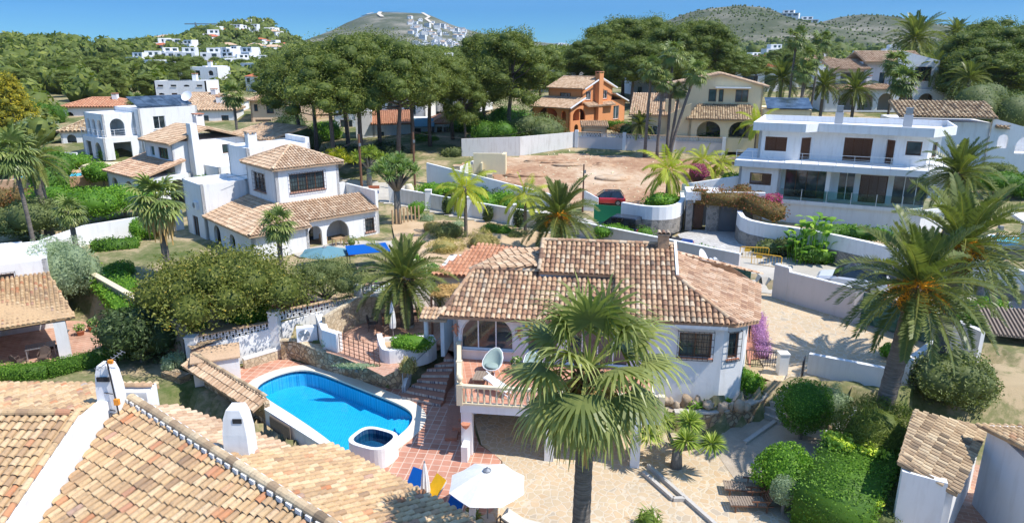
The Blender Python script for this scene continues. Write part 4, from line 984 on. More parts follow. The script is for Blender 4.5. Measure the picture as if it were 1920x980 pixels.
m = MB(); m.hexa([(10.78, 2.1, 6.4), (10.92, 2.1, 6.4), (10.92, 4.4, 7.45), (10.78, 4.4, 7.45), (10.78, 2.1, 6.72), (10.92, 2.1, 6.72), (10.92, 4.4, 7.82), (10.78, 4.4, 7.82)]); v.part('verge', m, 'white_plaster')
m = MB(); m.bar((-.35, -.32, 4.93), (9.5, -.32, 4.93), .25, .14); m.bar((9.5, -.35, 5.0), (13.0, -.35, 5.0), .25, .16); v.part('eaves_cornice', m, 'white_plaster')
m = MB(); m.b2(9.95, 10.5, 3.9, 4.35, 7.0, 8.2); o = v.part('chimney', m, 'roof_main'); m = MB()
for k in range(3): ridge(m, (10.0 + .22 * k, 3.8, 8.3), (10.0 + .22 * k, 4.4, 8.3), .1, .6, 6, k)
m.b2(9.9, 10.56, 3.85, 4.4, 8.2, 8.28); v.part('chimney_cap', m, 'roof_main', o)
# terrace
TP = [(1.35, -4.7), (1.15, -4.6), (-.1, 0), (9.5, 0), (9.5, -4.45)]
TPx = [(1.3, -4.65), (.25, .0), (9.6, 0), (9.9, -4.55)]
m = MB(); m.prism(TPx, 2.12, 2.5); v.part('terrace_slab', m, 'white_plaster')
m = MB(); m.prism([(1.38, -4.55), (.35, 0), (9.5, 0), (9.8, -4.45)], 2.5, 2.515)
brickm('terrace_tiles', (.50, .22, .14), (.58, .30, .20), (.60, .45, .35), .33, .33, VR, 0, .012); v.part('terrace_floor', m, 'terrace_tiles')
for x in (1.4, 5.0, 8.7): m = MB(); m.b2(x, x + .4, -4.6, -4.2, 0, 2.12); v.part('terrace_pillar', m, 'white_plaster')
m = MB(); wall(m, (.3, 0), (1.32, -4.6), 0, 2.12, .25, [(.5, 1.3, 0, 1.7, 'arch'), (1.9, 3.9, .0, 1.95, 'arch')]); v.part('side_arcade', m, 'white_plaster')
m = MB(); m.b2(1.42, 1.7, -5.2, -4.62, 0, .75); v.part('pillar_buttress', m, 'white_plaster')
m = MB(); m.bar((1.3, -4.62, 3.38), (9.9, -4.52, 3.38), .2, .11); m.bar((1.3, -4.62, 2.56), (9.9, -4.52, 2.56), .18, .08); m.bar((1.28, -4.6, 3.38), (.3, -.1, 3.38), .2, .11); m.bar((1.28, -4.6, 2.56), (.3, -.1, 2.56), .18, .08)
for x, y in ((1.3, -4.62), (.78, -2.3), (.3, -.12), (5.2, -4.57), (9.85, -4.52)): m.box((x, y, 2.98), (.26, .26, .98))
bo = v.part('balustrade', m, 'stone_trim')
m = MB(); m.lathe((0, 0, 0), balus_prof(.76), 8); b0 = m.build('baluster', M['stone_trim'], bo, True, True); b0.location = (1.6, -4.6, 2.6)
spots = [(1.55 + .27 * k, -4.62 + .0115 * 0 * k) for k in range(30) if abs(1.55 + .27 * k - 5.2) > .15] + [(1.24 - (.98 * k / 17), -4.3 + 4.1 * k / 17) for k in range(17) if k != 8]
b0.location = (*spots[0], 2.6)
for sx, sy in spots[1:]: c = b0.copy(); col.objects.link(c); setparent(c, bo); c.location = (sx, sy + (.012 * (sx - 1.3) if sx > 1.5 else 0), 2.6)
m = MB(); m.lathe((1.3, -4.62, 3.47), [(.09, 0), (.05, .05), (.05, .09), (.13, .2), (.15, .28), (.12, .38), (.02, .45)], 12); v.part('finial', m, 'stone_trim', bo, True)
m = MB(); m.lathe((1.55, -4.72, 1.35), [(.02, 0), (.14, .12), (.2, .26), (.21, .28)], 10); v.part('wall_lamp', m, 'terracotta')
for x in (.12, 3.28):   # clay geckos on the wall
    m = MB(); z = 4.1; m.tube([(x, -.04, z + .28), (x, -.06, z + .12), (x, -.06, z - .1), (x + .02, -.04, z - .25), (x + .1, -.04, z - .34), (x + .02, -.04, z - .40)], [.05, .085, .08, .04, .03, .02], 6)
    for s1 in (-1, 1):
        for dz in (.12, -.1): m.tube([(x, -.05, z + dz), (x + s1 * .14, -.04, z + dz + .05), (x + s1 * .18, -.04, z + dz - .06)], .025, 5)
    v.part('clay_lizard', m, 'terracotta')
m = MB()
for k in range(16):
    m2 = MB(); x0 = 3.5 + .13 * k; m2.hexa([(x0, -.50, 4.55), (x0 + .128, -.50, 4.55), (x0 + .128, -.48, 4.55), (x0, -.48, 4.55), (x0, -.42, 4.85), (x0 + .128, -.42, 4.85), (x0 + .128, -.40, 4.85), (x0, -.40, 4.85)])
    if k % 2: m.v and None
    tgt = m if k % 2 else None
    if k % 2: o0 = len(m.v); m.v += m2.v; m.f += [tuple(a + o0 for a in f) for f in m2.f]; m.r += m2.r
    else:
        if k == 0: mg = MB()
        o0 = len(mg.v); mg.v += m2.v; mg.f += [tuple(a + o0 for a in f) for f in m2.f]; mg.r += m2.r
mg.bar((3.5, -.3, 4.86), (5.6, -.3, 4.86), .3, .05); aw = v.part('awning', mg, 'grey_fabric'); v.part('yellow_stripes', m, 'yellow_fabric', aw)
v.done()
def VW(x, y, z=0): return ROOTM[v.root] @ Vector((x, y, z))
# egg chairs, table, pot on the terrace
def egg_chair(loc, rz, label):
    t = thing('egg_chair', loc, rz, label, 'garden chair', 'egg chairs on the terrace'); t.scale = (.86, .86, .86); nu, nv = 14, 6; V = []; F = []
    for j in range(nv + 1):
        r = j / nv
        for i in range(nu):
            a = 2 * math.pi * i / nu; x = math.cos(a) * r * .52; y = math.sin(a) * r * (.72 + .18 * math.sin(a)); dep = .35 * (1 - r * r); V.append((x * 1.1, y * .8 + dep * .3, .72 + y * .62 - dep))
    for j in range(nv):
        for i in range(nu): F.append((j * nu + i, j * nu + (i + 1) % nu, (j + 1) * nu + (i + 1) % nu, (j + 1) * nu + i))
    s = npmesh('cushion', V, F, np.full(len(F), .5), M['grey_fabric'], t, True); md = s.modifiers.new('Solidify', 'SOLIDIFY'); md.thickness = .06
    L = Leaves(2); V2, F2 = coremesh(np.array((0, -.05, .5)), np.array((.42, .36, .13)), L.rg, 12, 8, .08); L.add(V2, F2, np.full(len(F2), .5)); L.build('seat_cushion', 'grey_fabric', t, True)
    m = MB(); m.tube([V[nv * nu + i] for i in range(nu)] + [V[nv * nu]], .03, 6); m.build('rim', M['white_metal'], t, True, True)
    m = MB()
    for a, b in ((-.3, -.35), (.3, -.35), (-.3, .3), (.3, .3)): m.bar((a * .6, b * .5, .45), (a, b, 0), .03)
    m.build('legs', M['white_metal'], t, True)
egg_chair(VW(2.2, -1.5, 2.52), VR + R(-15), 'grey cushioned egg chair with white frame at the left of the terrace')
egg_chair(VW(4.2, -1.7, 2.52), VR + R(20), 'grey cushioned egg chair with white frame half behind the palm fronds')
def table(loc, rz, label, w, d, h, mat, name='coffee_table', cat='table'):
    t = thing(name, loc, rz, label, cat); m = MB(); n = max(3, int(w / .12))
    for k in range(n): m.b2(-w / 2 + w * k / n + .008, -w / 2 + w * (k + 1) / n - .008, -d / 2, d / 2, h - .04, h)
    m.build('tabletop', M[mat], t, True)
    for sx in (-1, 1):
        for sy in (-1, 1): m = MB(); m.b2(sx * (w / 2 - .06) - .03, sx * (w / 2 - .06) + .03, sy * (d / 2 - .06) - .03, sy * (d / 2 - .06) + .03, 0, h - .04); m.build('leg', M[mat], t, True)
    return t
table(VW(1.9, -2.6, 2.52), VR, 'dark slatted low table in front of the egg chair', .75, .95, .42, 'weathered_wood')
def pot(loc, r, h, label, mat='terracotta', plant='bright_leaf', pr=.3, cat='potted plant'):
    t = thing('potted_plant', loc, 0, label, cat); m = MB(); m.lathe((0, 0, 0), [(r * .65, 0), (r * .95, h * .8), (r * 1.08, h * .85), (r * 1.08, h), (r * .9, h), (r * .85, h * .9)], 14); m.build('pot', M[mat], t, True, True)
    L = Leaves(int(abs(loc[0]) * 10)); L.blob((0, 0, h + pr * .6), (pr, pr, pr * .9), 160, .2, .07, core=.5); L.build('foliage', plant and plant, t); return t
pot(VW(3.3, -1.2, 2.52), .25, .42, 'terracotta pot with pale flowers between the two egg chairs', plant='white_flower', pr=.25)
pot(VW(6.1, -2.0, 2.52), .16, .3, 'small blue glazed pot behind the palm trunk on the terrace', mat='blue_fabric', pr=.15)
# folded deck chair leaning behind the balustrade
t = thing('deck_chair', VW(2.6, -3.6, 2.52), VR, 'white folding deck chair just behind the front balustrade', 'deck chair'); m = MB(); m.bar((-.4, .4, .7), (.7, -.1, .3), .5, .04); m.build('sling', M['white_fabric'], t, True)
m = MB(); m.bar((-.45, .7, .8), (.8, .1, .05), .04); m.bar((-.45, .1, .8), (.8, -.4, .05), .04); m.bar((-.2, .4, 0), (.3, .3, .55), .04); m.build('frame', M['white_metal'], t, True)
# ---------------------------------------------------------------- sun lounge area bottom
def parasol(loc, r, h, label, mat='white_fabric', n=8, closed=False, group=None, rz=0, pole='grey_metal', drop=.28):
    t = thing('parasol', loc, rz, label, 'parasol', group); m = MB(); m.tube([(0, 0, 0), (0, 0, h + .12)], .028, 8); m.build('pole', M[pole], t, True)
    m = MB(); m.box((0, 0, .05), (.5, .5, .1)); m.build('base', M['concrete'], t, True)
    m = MB()
    if closed:
        prof = [(.03, h + .05), (.08, h - .15), (.16, h - .7), (.2, h - 1.2), (.17, h - 1.5)]
        K = 16
        for (r0, z0), (r1, z1) in zip(prof[:-1], prof[1:]):
            for k in range(K):
                f = lambda rr, kk: ((rr * (1 if kk % 2 else .72)) * math.cos(2 * math.pi * kk / K), (rr * (1 if kk % 2 else .72)) * math.sin(2 * math.pi * kk / K))
                m.face([(*f(r1, k), z1), (*f(r1, k + 1), z1), (*f(r0, k + 1), z0), (*f(r0, k), z0)])
        m.build('canopy', M[mat], t, True)
    else:
        ap = (0, 0, h); E = [(r * math.cos(2 * math.pi * k / n + .2), r * math.sin(2 * math.pi * k / n + .2)) for k in range(n)]
        for k in range(n):
            a, b = E[k], E[(k + 1) % n]; K = 6
            for q in range(K):
                f0, f1 = q / K, (q + 1) / K; g = lambda p, f: (p[0] * f, p[1] * f, h - (h * drop) * (f ** 1.25)); mid = lambda f: ((a[0] + b[0]) / 2 * f * .99, (a[1] + b[1]) / 2 * f * .99, h - h * drop * f ** 1.25 - .05 * f * (1 - .3 * f))
                m.face([g(a, f0), g(a, f1), mid(f1), mid(f0)]); m.face([mid(f0), mid(f1), g(b, f1), g(b, f0)])
        o = m.build('canopy', M[mat], t, True)
        m = MB()
        for k in range(n): m.bar((0, 0, h - .03), (E[k][0] * .98, E[k][1] * .98, h - h * drop - .03), .02)
        m.build('ribs', M['grey_metal'], t, True)
        m = MB(); m.lathe((0, 0, h - .02), [(.02, .16), (.04, .1), (.16, .03), (.17, 0)], 10); m.build('finial', M['grey_metal'], t, True)
    return t
u = atd(915, 917, 23.2); parasol((u.x, 22.6, 0), 1.5, 2.2, 'large open white parasol on the stone patio below the terrace', n=8, rz=R(10))
def lounger(loc, rz, label, mat, frame='white_metal', up=.6, ln=1.9, group='sun loungers by the pool'):
    t = thing('sun_lounger', loc, rz, label, 'sun lounger', group); m = MB(); w = .62
    for s in (-1, 1): m.bar((s * w / 2, -ln * .55, .32), (s * w / 2, ln * .12, .32), .05, .05); m.bar((s * w / 2, ln * .12, .32), (s * w / 2, ln * .45, .32 + up), .05, .05)
    for y in (-ln * .45, ln * .1): 
        for s in (-1, 1): m.bar((s * w / 2, y, 0), (s * w / 2, y, .32), .05, .05)
    m.bar((-w / 2, ln * .45, .32 + up), (w / 2, ln * .45, .32 + up), .05, .05); m.build('frame', M[frame], t, True)
    m = MB(); m.hexa([(-w / 2, -ln * .55, .34), (w / 2, -ln * .55, .34), (w / 2, ln * .12, .34), (-w / 2, ln * .12, .34), (-w / 2, -ln * .55, .42), (w / 2, -ln * .55, .42), (w / 2, ln * .12, .42), (-w / 2, ln * .12, .42)]); m.build('seat_cushion', M[mat], t, True)
    m = MB(); m.hexa([(-w / 2, ln * .12, .34), (w / 2, ln * .12, .34), (w / 2, ln * .46, .32 + up), (-w / 2, ln * .46, .32 + up), (-w / 2, ln * .10, .42), (w / 2, ln * .10, .42), (w / 2, ln * .44, .4 + up), (-w / 2, ln * .44, .4 + up)]); m.build('back_cushion', M[mat], t, True)
    return t
lounger(at(764, 945, .0), R(-30), 'blue cushioned sun lounger nearest the pool, left of the closed parasol', 'blue_fabric', up=.75)
lounger(at(796, 955, .0), R(-50), 'yellow cushioned sun lounger right of the closed parasol', 'yellow_fabric', up=.75)
lounger(at(836, 1000, .0), R(-30), 'blue cushioned sun lounger partly under the big white parasol', 'blue_fabric', up=.7)
cp = at(799, 948, 0); parasol((cp.x, cp.y, 0), 1, 1.9, 'closed grey and white parasol between the blue and yellow loungers', 'white_fabric', closed=True)
lounger(at(985, 1000, 0), R(68), 'beige mesh sun lounger with dark frame below the white parasol', 'beige_fabric', 'black_metal', up=.3)
t = thing('sun_lounger', at(960, 1010, 0), R(80), 'beige sun lounger cut by the bottom edge of the photo, beside the mesh one', 'sun lounger', 'sun loungers by the pool')
m = MB(); m.b2(-.32, .32, -.9, .5, .3, .38); m.build('seat_cushion', M['beige_fabric'], t, True); m = MB(); m.b2(-.36, .36, -.95, .55, .24, .29); m.bar((-.34, .5, .3), (-.34, .5, .7), .05); m.bar((.34, .5, .3), (.34, .5, .7), .05); m.tube([(-.34, .5, .7), (0, .55, .78), (.34, .5, .7)], .03); m.build('frame', M['black_metal'], t, True)
wallthing('low_wall', 'low white dividing wall between terracotta terrace and stone patio at the bottom edge', [at(896, 925, 0), at(880, 1030, 0)], .75, .25, 'white_plaster')
# wooden loungers right
def wood_lounger(loc, rz, label):
    t = thing('wooden_lounger', loc, rz, label, 'sun lounger', 'weathered wooden loungers by the round shrub')
    m = MB()
    for k in range(14): m.b2(-.3, .3, -1.3 + .1 * k, -1.3 + .1 * k + .075, .30, .33)
    m.build('slatted_seat', M['weathered_wood'], t, True); m = MB()
    for k in range(7): a = .1 * k; m.box((0, .12 + a * .55, .33 + a * .95), (.6, .03, .075), 0, R(-30))
    m.bar((-.28, .1, .3), (-.28, .5, 1.0), .04); m.bar((.28, .1, .3), (.28, .5, 1.0), .04); m.build('slatted_back', M['brown_wood'], t, True)
    m = MB()
    for s in (-1, 1): m.bar((s * .3, -1.3, .28), (s * .3, .35, .28), .04); m.bar((s * .3, -1.1, 0), (s * .3, -1.1, .28), .05); m.bar((s * .3, .1, 0), (s * .3, .1, .28), .05); m.bar((s * .33, -.5, .5), (s * .33, .2, .52), .05); m.bar((s * .33, -.3, .28), (s * .33, -.3, .5), .04)
    m.build('frame', M['brown_wood'], t, True)
wood_lounger(at(1418, 925, 0), R(-98), 'weathered wooden slatted lounger nearer the round shrub'); wood_lounger(at(1428, 952, 0), R(-92), 'second weathered wooden slatted lounger, nearer the bottom of the photo')
# diagonal garden kerb channel
for a, b, lab in (((1215, 875), (1345, 990), 'long straight grey stone kerb crossing the patio right of the palm'), ((1206, 888), (1262, 938), 'short grey stone kerb parallel to the long one'), ((1262, 938), (1283, 938), 'short bent grey kerb closing the channel')):
    wallthing('garden_kerb', lab, [at(*a, 0), at(*b, 0)], .16, .16, 'concrete', cat='kerb')
# ================================================================= foreground tiled houses (bottom left)
UX, UY = .786, -.618; NX, NY = .618, .786
h1 = House('tiled_house', (-18, 15, -1.6), 0, 'white house at the bottom left corner whose ochre barrel tiles fall towards the camera')
def G(x, y, z): return (x + 18, y - 15, z + 1.6)
for i in range(1): pass
h1.roof([G(-36, 18.9, 6.5), G(-13.45, 18.9, 6.5), G(-13.0, 8, 2.95), G(-36, 8, 2.95)], 'roof_ochre', sp=.235, ex=.33, seg=6, jit=.02)
h1.roof([G(-36, 18.9, 6.5), G(-13.45, 18.9, 6.5), G(-13.45, 24, 5.0), G(-36, 24, 5.0)], 'roof_ochre', sp=.25, ex=.36, seg=5)
ridge_obj([(G(-36, 18.95, 6.52), G(-13.45, 18.95, 6.52))], 'roof_ochre', h1.root, True, .13)
m = MB(); m.hexa([G(-13.44, 8, -1.6), G(-13.05, 8, -1.6), G(-13.05, 21, -1.6), G(-13.44, 21, -1.6), G(-13.44, 8, 2.9), G(-13.05, 8, 2.9), G(-13.05, 18.95, 6.5), G(-13.44, 18.95, 6.5)]); m.b2(18 - 13.42, 18 - 13.07, 3.9, 6, 1, 7.9); m.b2(4.6, 5.75, 6.02, 6.7, 0, 7.8); h1.part('gable_wall', m, 'white_plaster')
ridge_obj([(G(-13.25, 8.1, 2.98), G(-13.25, 18.95, 6.53)), (G(-13.3, 21.35, 6.22), G(-12.2, 21.35, 6.22))], 'roof_ochre', h1.root, True, .1, 'verge_tiles')
m = MB(); m.b2(-17, 4.5, -6, 8.8, 0, 4.3); h1.part('wall', m, 'white_plaster')
def chim(h, x, y, z0, z1, w, d, label='chimney'):
    m = MB(); P = [(w, d, z0), (w * .96, d * .96, z0 + (z1 - z0) * .55), (w * .8, d * .85, z0 + (z1 - z0) * .85), (w * .55, d * .75, z1)]
    n0 = None; V = []
    for a, b, z in P: V.append([(x + sx * a / 2, y + sy * b / 2, z) for sx, sy in ((-1, -1), (1, -1), (1, 1), (-1, 1))])
    for i in range(3):
        for k in range(4): j = (k + 1) % 4; m.face([V[i][k], V[i][j], V[i + 1][j], V[i + 1][k]])
    m.face(V[3]); o = m.build('chimney', M[h.mat], h.root, True); return o
c = chim(h1, 4.9, 5.5, 7.2, 9.1, .66, .55)
m = MB(); m.b2(4.7, 5.1, 5.2, 5.25, 8.6, 8.75); m.build('flue_opening', M['dark_interior'], c, True)
h1.w = MB(); h1.w.b2(4.6, 4.7, -6, -5.9, 0, .2)
# second roof with diagonal ridge
h2 = House('tiled_house', (-12.65, 20.8, -1.6), 0, 'left foreground house with diagonal ridge of white mortared tiles and a tapered chimney')
def G2(x, y, z): return (x + 12.65, y - 20.8, z + 1.6)
h2.roof([G2(-12.65, 20.8, 6), G2(-1, 11.64, 6), G2(-4.7, 6.93, 3.72), G2(-13.04, 11, 3.0), G2(-13.04, 20.45, 5.82)], 'roof_ochre', sp=.25, ex=.36, seg=6, jit=.02)
h2.roof([G2(-8.4, 17.46, 6.02), G2(-1, 11.64, 6.02), G2(1.3, 14.57, 4.6), G2(-6.08, 20.41, 4.6)], 'roof_ochre', sp=.25, ex=.36, seg=6, jit=.02)
h2.roof([G2(-12.4, 20.6, 5.85), G2(-8.4, 17.46, 5.85), G2(-6.9, 19.37, 4.95), G2(-7.6, 19.9, 4.95), G2(-11.7, 21.5, 5.43)], 'roof_tan', sp=.25, ex=.36, seg=5)
ridge_obj([(G2(-12.65, 20.8, 6.02), G2(-1, 11.64, 6.04))], 'roof_old', h2.root, True, .15, lift=.1)
m = MB(); 
for s in (-1, 1):
    for k in range(36):
        t = k * .41; x, y = -12.65 + UX * t, 20.8 + UY * t; m.box(G2(x + s * NX * .14, y + s * NY * .14, 6.1 - .02), (.22, .10, .13), math.atan2(UY, UX))
h2.part('ridge_mortar', m, 'mortar')
m = MB(); m.prism([G2(-12.5, 20.4, 0)[:2], G2(-1, 11.7, 0)[:2], G2(-4.3, 7.4, 0)[:2], G2(-12.8, 12, 0)[:2]], 0, 4.4); m.prism([G2(-8.3, 17.5, 0)[:2], G2(-1, 11.7, 0)[:2], G2(1.0, 14.3, 0)[:2], G2(-6.3, 20.0, 0)[:2]], 0, 6.05)
m.prism([G2(-12, 20.1, 0)[:2], G2(-8.3, 17.5, 0)[:2], G2(-7.0, 19.2, 0)[:2], G2(-11.5, 21.2, 0)[:2]], 0, 6.3)
h2.part('wall', m, 'white_plaster')
m = MB(); m.hexa([G2(-8.45, 17.4, 5.7), G2(-8.2, 17.25, 5.7), G2(-5.9, 20.2, 4.3), G2(-6.15, 20.35, 4.3), G2(-8.45, 17.4, 6.08), G2(-8.2, 17.25, 6.08), G2(-5.9, 20.2, 4.66), G2(-6.15, 20.35, 4.66)]); h2.part('verge', m, 'white_plaster')
c = chim(h2, *G2(-8.0, 18.05, 0)[:2], 7.2, 8.88, .72, .66)
q = G2(-7.95, 18.05, 0); m = MB(); m.b2(q[0] - .06, q[0] + .2, q[1] - .31, q[1] - .27, 8.5, 8.64); m.build('flue_opening', M['dark_interior'], c, True)
# tv antenna
q = at(225, 775, 5.9); t = thing('tv_antenna', (q.x, q.y, 5.0), 0, 'thin television antenna mast with orange amplifier boxes fixed to the white gable wall', 'antenna')
m = MB(); m.bar((0, 0, 0), (-.12, 0, 2.75), .035); m.bar((-.12, 0, 1.0), (-.45, .1, 1.0), .02); m.bar((-.12, 0, 1.6), (-.45, .1, 1.6), .02); m.build('mast', M['black_metal'], t, True)
m = MB(); m.box((.0, -.05, 1.35), (.16, .1, .2)); m.build('amplifier', M['orange_plastic'], t, True)
m = MB(); m.bar((-.35, -.2, 2.55), (.25, .3, 2.95), .02)
for k in range(9): f = k / 8; x, y, z = -.35 + .6 * f, -.2 + .5 * f, 2.55 + .4 * f; m.bar((x - .14, y + .1, z), (x + .14, y - .1, z), .012)
m.build('yagi', M['grey_metal'], t, True)
m = MB(); m.box((-.02, .02, 2.72), (.14, .1, .12)); m.build('amplifier', M['orange_plastic'], t, True)
# ---- tile capped garden wall left of the pool
A, B, C_ = Vector((-17.2, 34.6, -1.6)), Vector((-11.9, 30.3, -1.6)), Vector((-7.7, 26.9, -1.6))
t = wallthing('garden_wall', 'stone garden wall capped with two rows of ochre tiles left of the pool', [A, B], [2.9, 2.55], .3, 'stone_wall')
def L2G(p, t): return ROOTM[t].inverted() @ Vector(p)
ux, uy = (B - A).normalized().x, (B - A).normalized().y
pl = [L2G((A.x - uy * -.1, A.y + .1, 1.45), t), L2G((B.x, B.y + .1, 1.1), t), L2G((B.x + uy * .8, B.y - ux * .8 + .1, .75), t), L2G((A.x + uy * .8, A.y - ux * .8 + .1, 1.1), t)]
tile_roof(pl, 'roof_tan', t, 'tile_coping', sp=.25, ex=.4, seg=5, local=True)
ridge_obj([(pl[0], pl[1])], 'roof_old', t, True, .11)
wallthing('garden_wall', 'white edging wall with ivy between the pool and the foreground roof', [B, C_], [2.15, 1.85], .3, 'white_plaster', cap=.04)
t = thing('reed_fence', at(512, 775, 0), 0, 'short grey reed screen left of the pool behind the foreground roof', 'fence'); q = Vector((-11.6, 29.7, -1.4)); q2 = Vector((-10.3, 28.6, -1.4)); m = MB()
for k in range(60): f = k / 59; p = q + (q2 - q) * f; m.bar(p, p + Vector((0, 0, 1.85 + .06 * (k % 3))), .03)
m.build('reeds', M['weathered_wood'], t)
t = thing('stone_oven', at(335, 745, -1.2), R(-30), 'small stone barbecue against the stone garden wall', 'barbecue'); m = MB(); m.b2(-.8, .8, -.5, .5, -.6, .5); m.b2(-.5, .5, -.3, .4, .9, 1.5); m.b2(-.8, -.5, -.3, .4, .5, 1.5); m.b2(.5, .8, -.3, .4, .5, 1.5); m.build('masonry', M['stone_wall'], t, True)
m = MB(); m.b2(-.5, .5, .25, .3, .52, .9); m.build('firebox', M['dark_interior'], t, True)
# ================================================================= far left house with porch
h3 = House('house', (-29.1, 38.9, 0), R(31), 'white house at the left edge with tiled porch on two square pillars')
h3.rect(-12, -2.2, 0, 8, 0, 5.0, {0: [(7.0, 8.6, 3.5, 4.5, 'win')], 1: [(2.0, 4.0, .9, 2.0, 'win'), (.8, 2.0, 3.4, 4.4, 'grille')]})
h3.rect(-2.2, 1.3, 3.2, 9, 0, 4.6, {0: [(.5, 1.7, 3.0, 4.0, 'grille')]})
h3.roof([(-2.4, -2.2, 2.75), (3.4, -2.2, 2.75), (3.4, 3.2, 3.9), (-2.2, 3.2, 3.9)], 'roof_ochre', sp=.25, seg=4) if False else None
h3.roof([(-12, -3.0, 2.55), (2.6, -3.0, 2.55), (1.3, 3.2, 3.7), (-2.2, 3.2, 3.7), (-2.2, 0, 3.25), (-12, 0, 3.25)], 'roof_ochre', sp=.24, ex=.36, seg=5)
h3.roof([(-12, -.4, 4.9), (-1.9, -.4, 4.9), (-1.9, 4.2, 6.2), (-12, 4.2, 6.2)], 'roof_ochre', sp=.25, seg=5)
m = MB(); m.bar((-12, -2.75, 2.42), (2.3, -2.75, 2.42), .18, .24); m.bar((2.3, -2.75, 2.4), (1.2, 3.2, 2.4), .16, .22); h3.part('porch_beam', m, 'dark_wood')
for x in (-1.9, 1.75, -5.6): 
    m = MB(); m.b2(x - .3, x + .3, -2.95, -2.4, 0, 2.32); o = h3.part('porch_pillar', m, 'white_plaster'); m = MB(); m.lathe((x + .32, -2.7, 1.55), [(.02, 0), (.12, .12)], 8); m.build('wall_lamp', M['grey_metal'], o, True)
h3.done()
sheet('house_patio', [at(x, y, 0) for x, y in ((-60, 740), (160, 668), (208, 640), (195, 605), (110, 600), (-80, 640))], 'terracotta_patio', .02)
def dchair(loc, rz, label, group, mat='wicker'):
    t = thing('patio_chair', loc, rz, label, 'chair', group); m = MB(); m.b2(-.27, .27, -.27, .27, .38, .45); m.build('seat', M[mat], t, True)
    m = MB(); m.tube([(-.26, .24, .42), (-.25, .32, .75), (0, .36, .95), (.25, .32, .75), (.26, .24, .42)], .03, 5); m.hexa([(-.24, .24, .45), (.24, .24, .45), (.24, .28, .45), (-.24, .28, .45), (-.2, .33, .88), (.2, .33, .88), (.2, .36, .88), (-.2, .36, .88)]); m.build('backrest', M[mat], t, True)
    for s in (-1, 1): m = MB(); m.bar((s * .28, -.24, .62), (s * .28, .26, .64), .05, .03); m.bar((s * .28, -.24, .4), (s * .28, -.24, .62), .03); m.build('armrest', M[mat], t, True)
    for sx in (-1, 1):
        for sy in (-1, 1): m = MB(); m.bar((sx * .24, sy * .24, .38), (sx * .26, sy * .26, 0), .035); m.build('leg', M[mat], t, True)
for px, py, a, l in ((86, 680, 20, 'dark wicker chair right of the left porch pillar'), (106, 662, -60, 'dark wicker chair between the porch pillars, farthest right'), (38, 690, 160, 'dark wicker chair in shade left of the porch pillar')):
    dchair(at(px, py, 0), R(a), l, 'wicker chairs on the left patio')
t = table(at(80, 668, 0), R(31), 'grey metal dining table under the tiled porch', 1.5, .9, .72, 'grey_metal', 'dining_table')
# ================================================================= right front garden
rw2 = chaikin([at(1262, 806, 0), at(1320, 808, 0), at(1372, 798, 0), at(1412, 786, 0), at(1434, 770, 0)], 1, False)
wallthing('retaining_wall', 'curved rubble retaining wall under the villa bay window', rw2, .95, .35, 'stone_wall', cap=.04, capmat='concrete')
sheet('planting_bed', [Vector((p.x, p.y, .93)) for p in rw2] + [Vector((13.3, 31.6, .93)), Vector((11.8, 31.8, .93)), Vector((6.0, 31.4, .93)), Vector((6.2, 29.8, .93))], 'gravel', .93)
t = thing('rockery', VW(11.8, -.5, .9), VR, 'heap of rough ochre rocks at the foot of the bay window wall', 'rocks'); rg = random.Random(4)
for k in range(14):
    L = Leaves(k); V, F_ = coremesh(np.array((-2.2 + .34 * k + rg.uniform(-.1, .1), rg.uniform(-.3, .1), .28)), np.array((.26, .22, .3)) * rg.uniform(.6, 1.1), L.rg, 9, 6, .4); L.add(V, F_, np.full(len(F_), .5)); L.build('rock', 'rock', t)
wallthing('curved_plinth', 'raised pale ledge along the garden bed right of the bay window', [at(1395, 742, .95), at(1425, 735, .95), at(1440, 742, .95)], .2, .5, 'concrete')
t = thing('garden_stairs', at(1450, 780, 0), 0, 'straight flight of pale stone steps from the patio up to the driveway', 'stairs'); m = MB()
sa = [at(1424, 780, .0), at(1464, 797, .0)]; sb = [at(1452, 712, 1.5), at(1492, 723, 1.5)]
for k in range(6):
    f = k / 6; a = sa[0].lerp(sb[0], f); b = sa[1].lerp(sb[1], f); m.prism([(a.x, a.y), (b.x, b.y), (sb[1].x, sb[1].y), (sb[0].x, sb[0].y)], -.2, .25 * (k + 1))
m.build('steps', M['concrete'], t)
drive = [Vector((12.5, 31.9, 0)), Vector((13.1, 33, 0)), Vector((13.6, 37.6, 0)), Vector((14.2, 43.8, 0)), Vector((12.8, 47, 0)), Vector((17.2, 47, 0)), Vector((17.6, 44.7, 0)), at(1602, 602, 1.5), at(1730, 640, 1.5), at(1790, 680, 1.5), at(1700, 740, 1.5), at(1670, 720, 1.5), at(1512, 718, 1.5), at(1480, 726, 1.5)]
sheet('driveway', drive, 'crazy_paving', 1.5)
sheet('side_path', [VW(14.6, 1.0), VW(15.2, 5.4), VW(15.0, 9), Vector((14.3, 43, 0)), Vector((14.2, 40, 0)), at(1425, 600, 1.55), at(1440, 670, 1.55), at(1408, 672, 1.55)], 'red_floor_tile', 1.515)
sheet('garden_gravel', [at(1434, 770, 0), at(1470, 800, 0), at(1560, 800, 0), at(1700, 860, 0), at(1690, 980, 0), at(1480, 980, 0), at(1400, 930, 0), at(1330, 830, 0), at(1372, 798, 0)], 'gravel', .008)
wallthing('garden_wall', 'shaded white garden wall between driveway and lower garden', [at(1508, 738, .3), at(1663, 778, .3)], [2.2, 2.35], .22, 'white_plaster', cap=.04)
pier('short white pillar at the end of the purple flower strip', at(1465, 700, 1.5), .45, 1.1)
t = thing('garden_gate', at(1500, 722, 1.3), R(60), 'small open black iron gate beside the shaded white wall', 'gate'); m = MB()
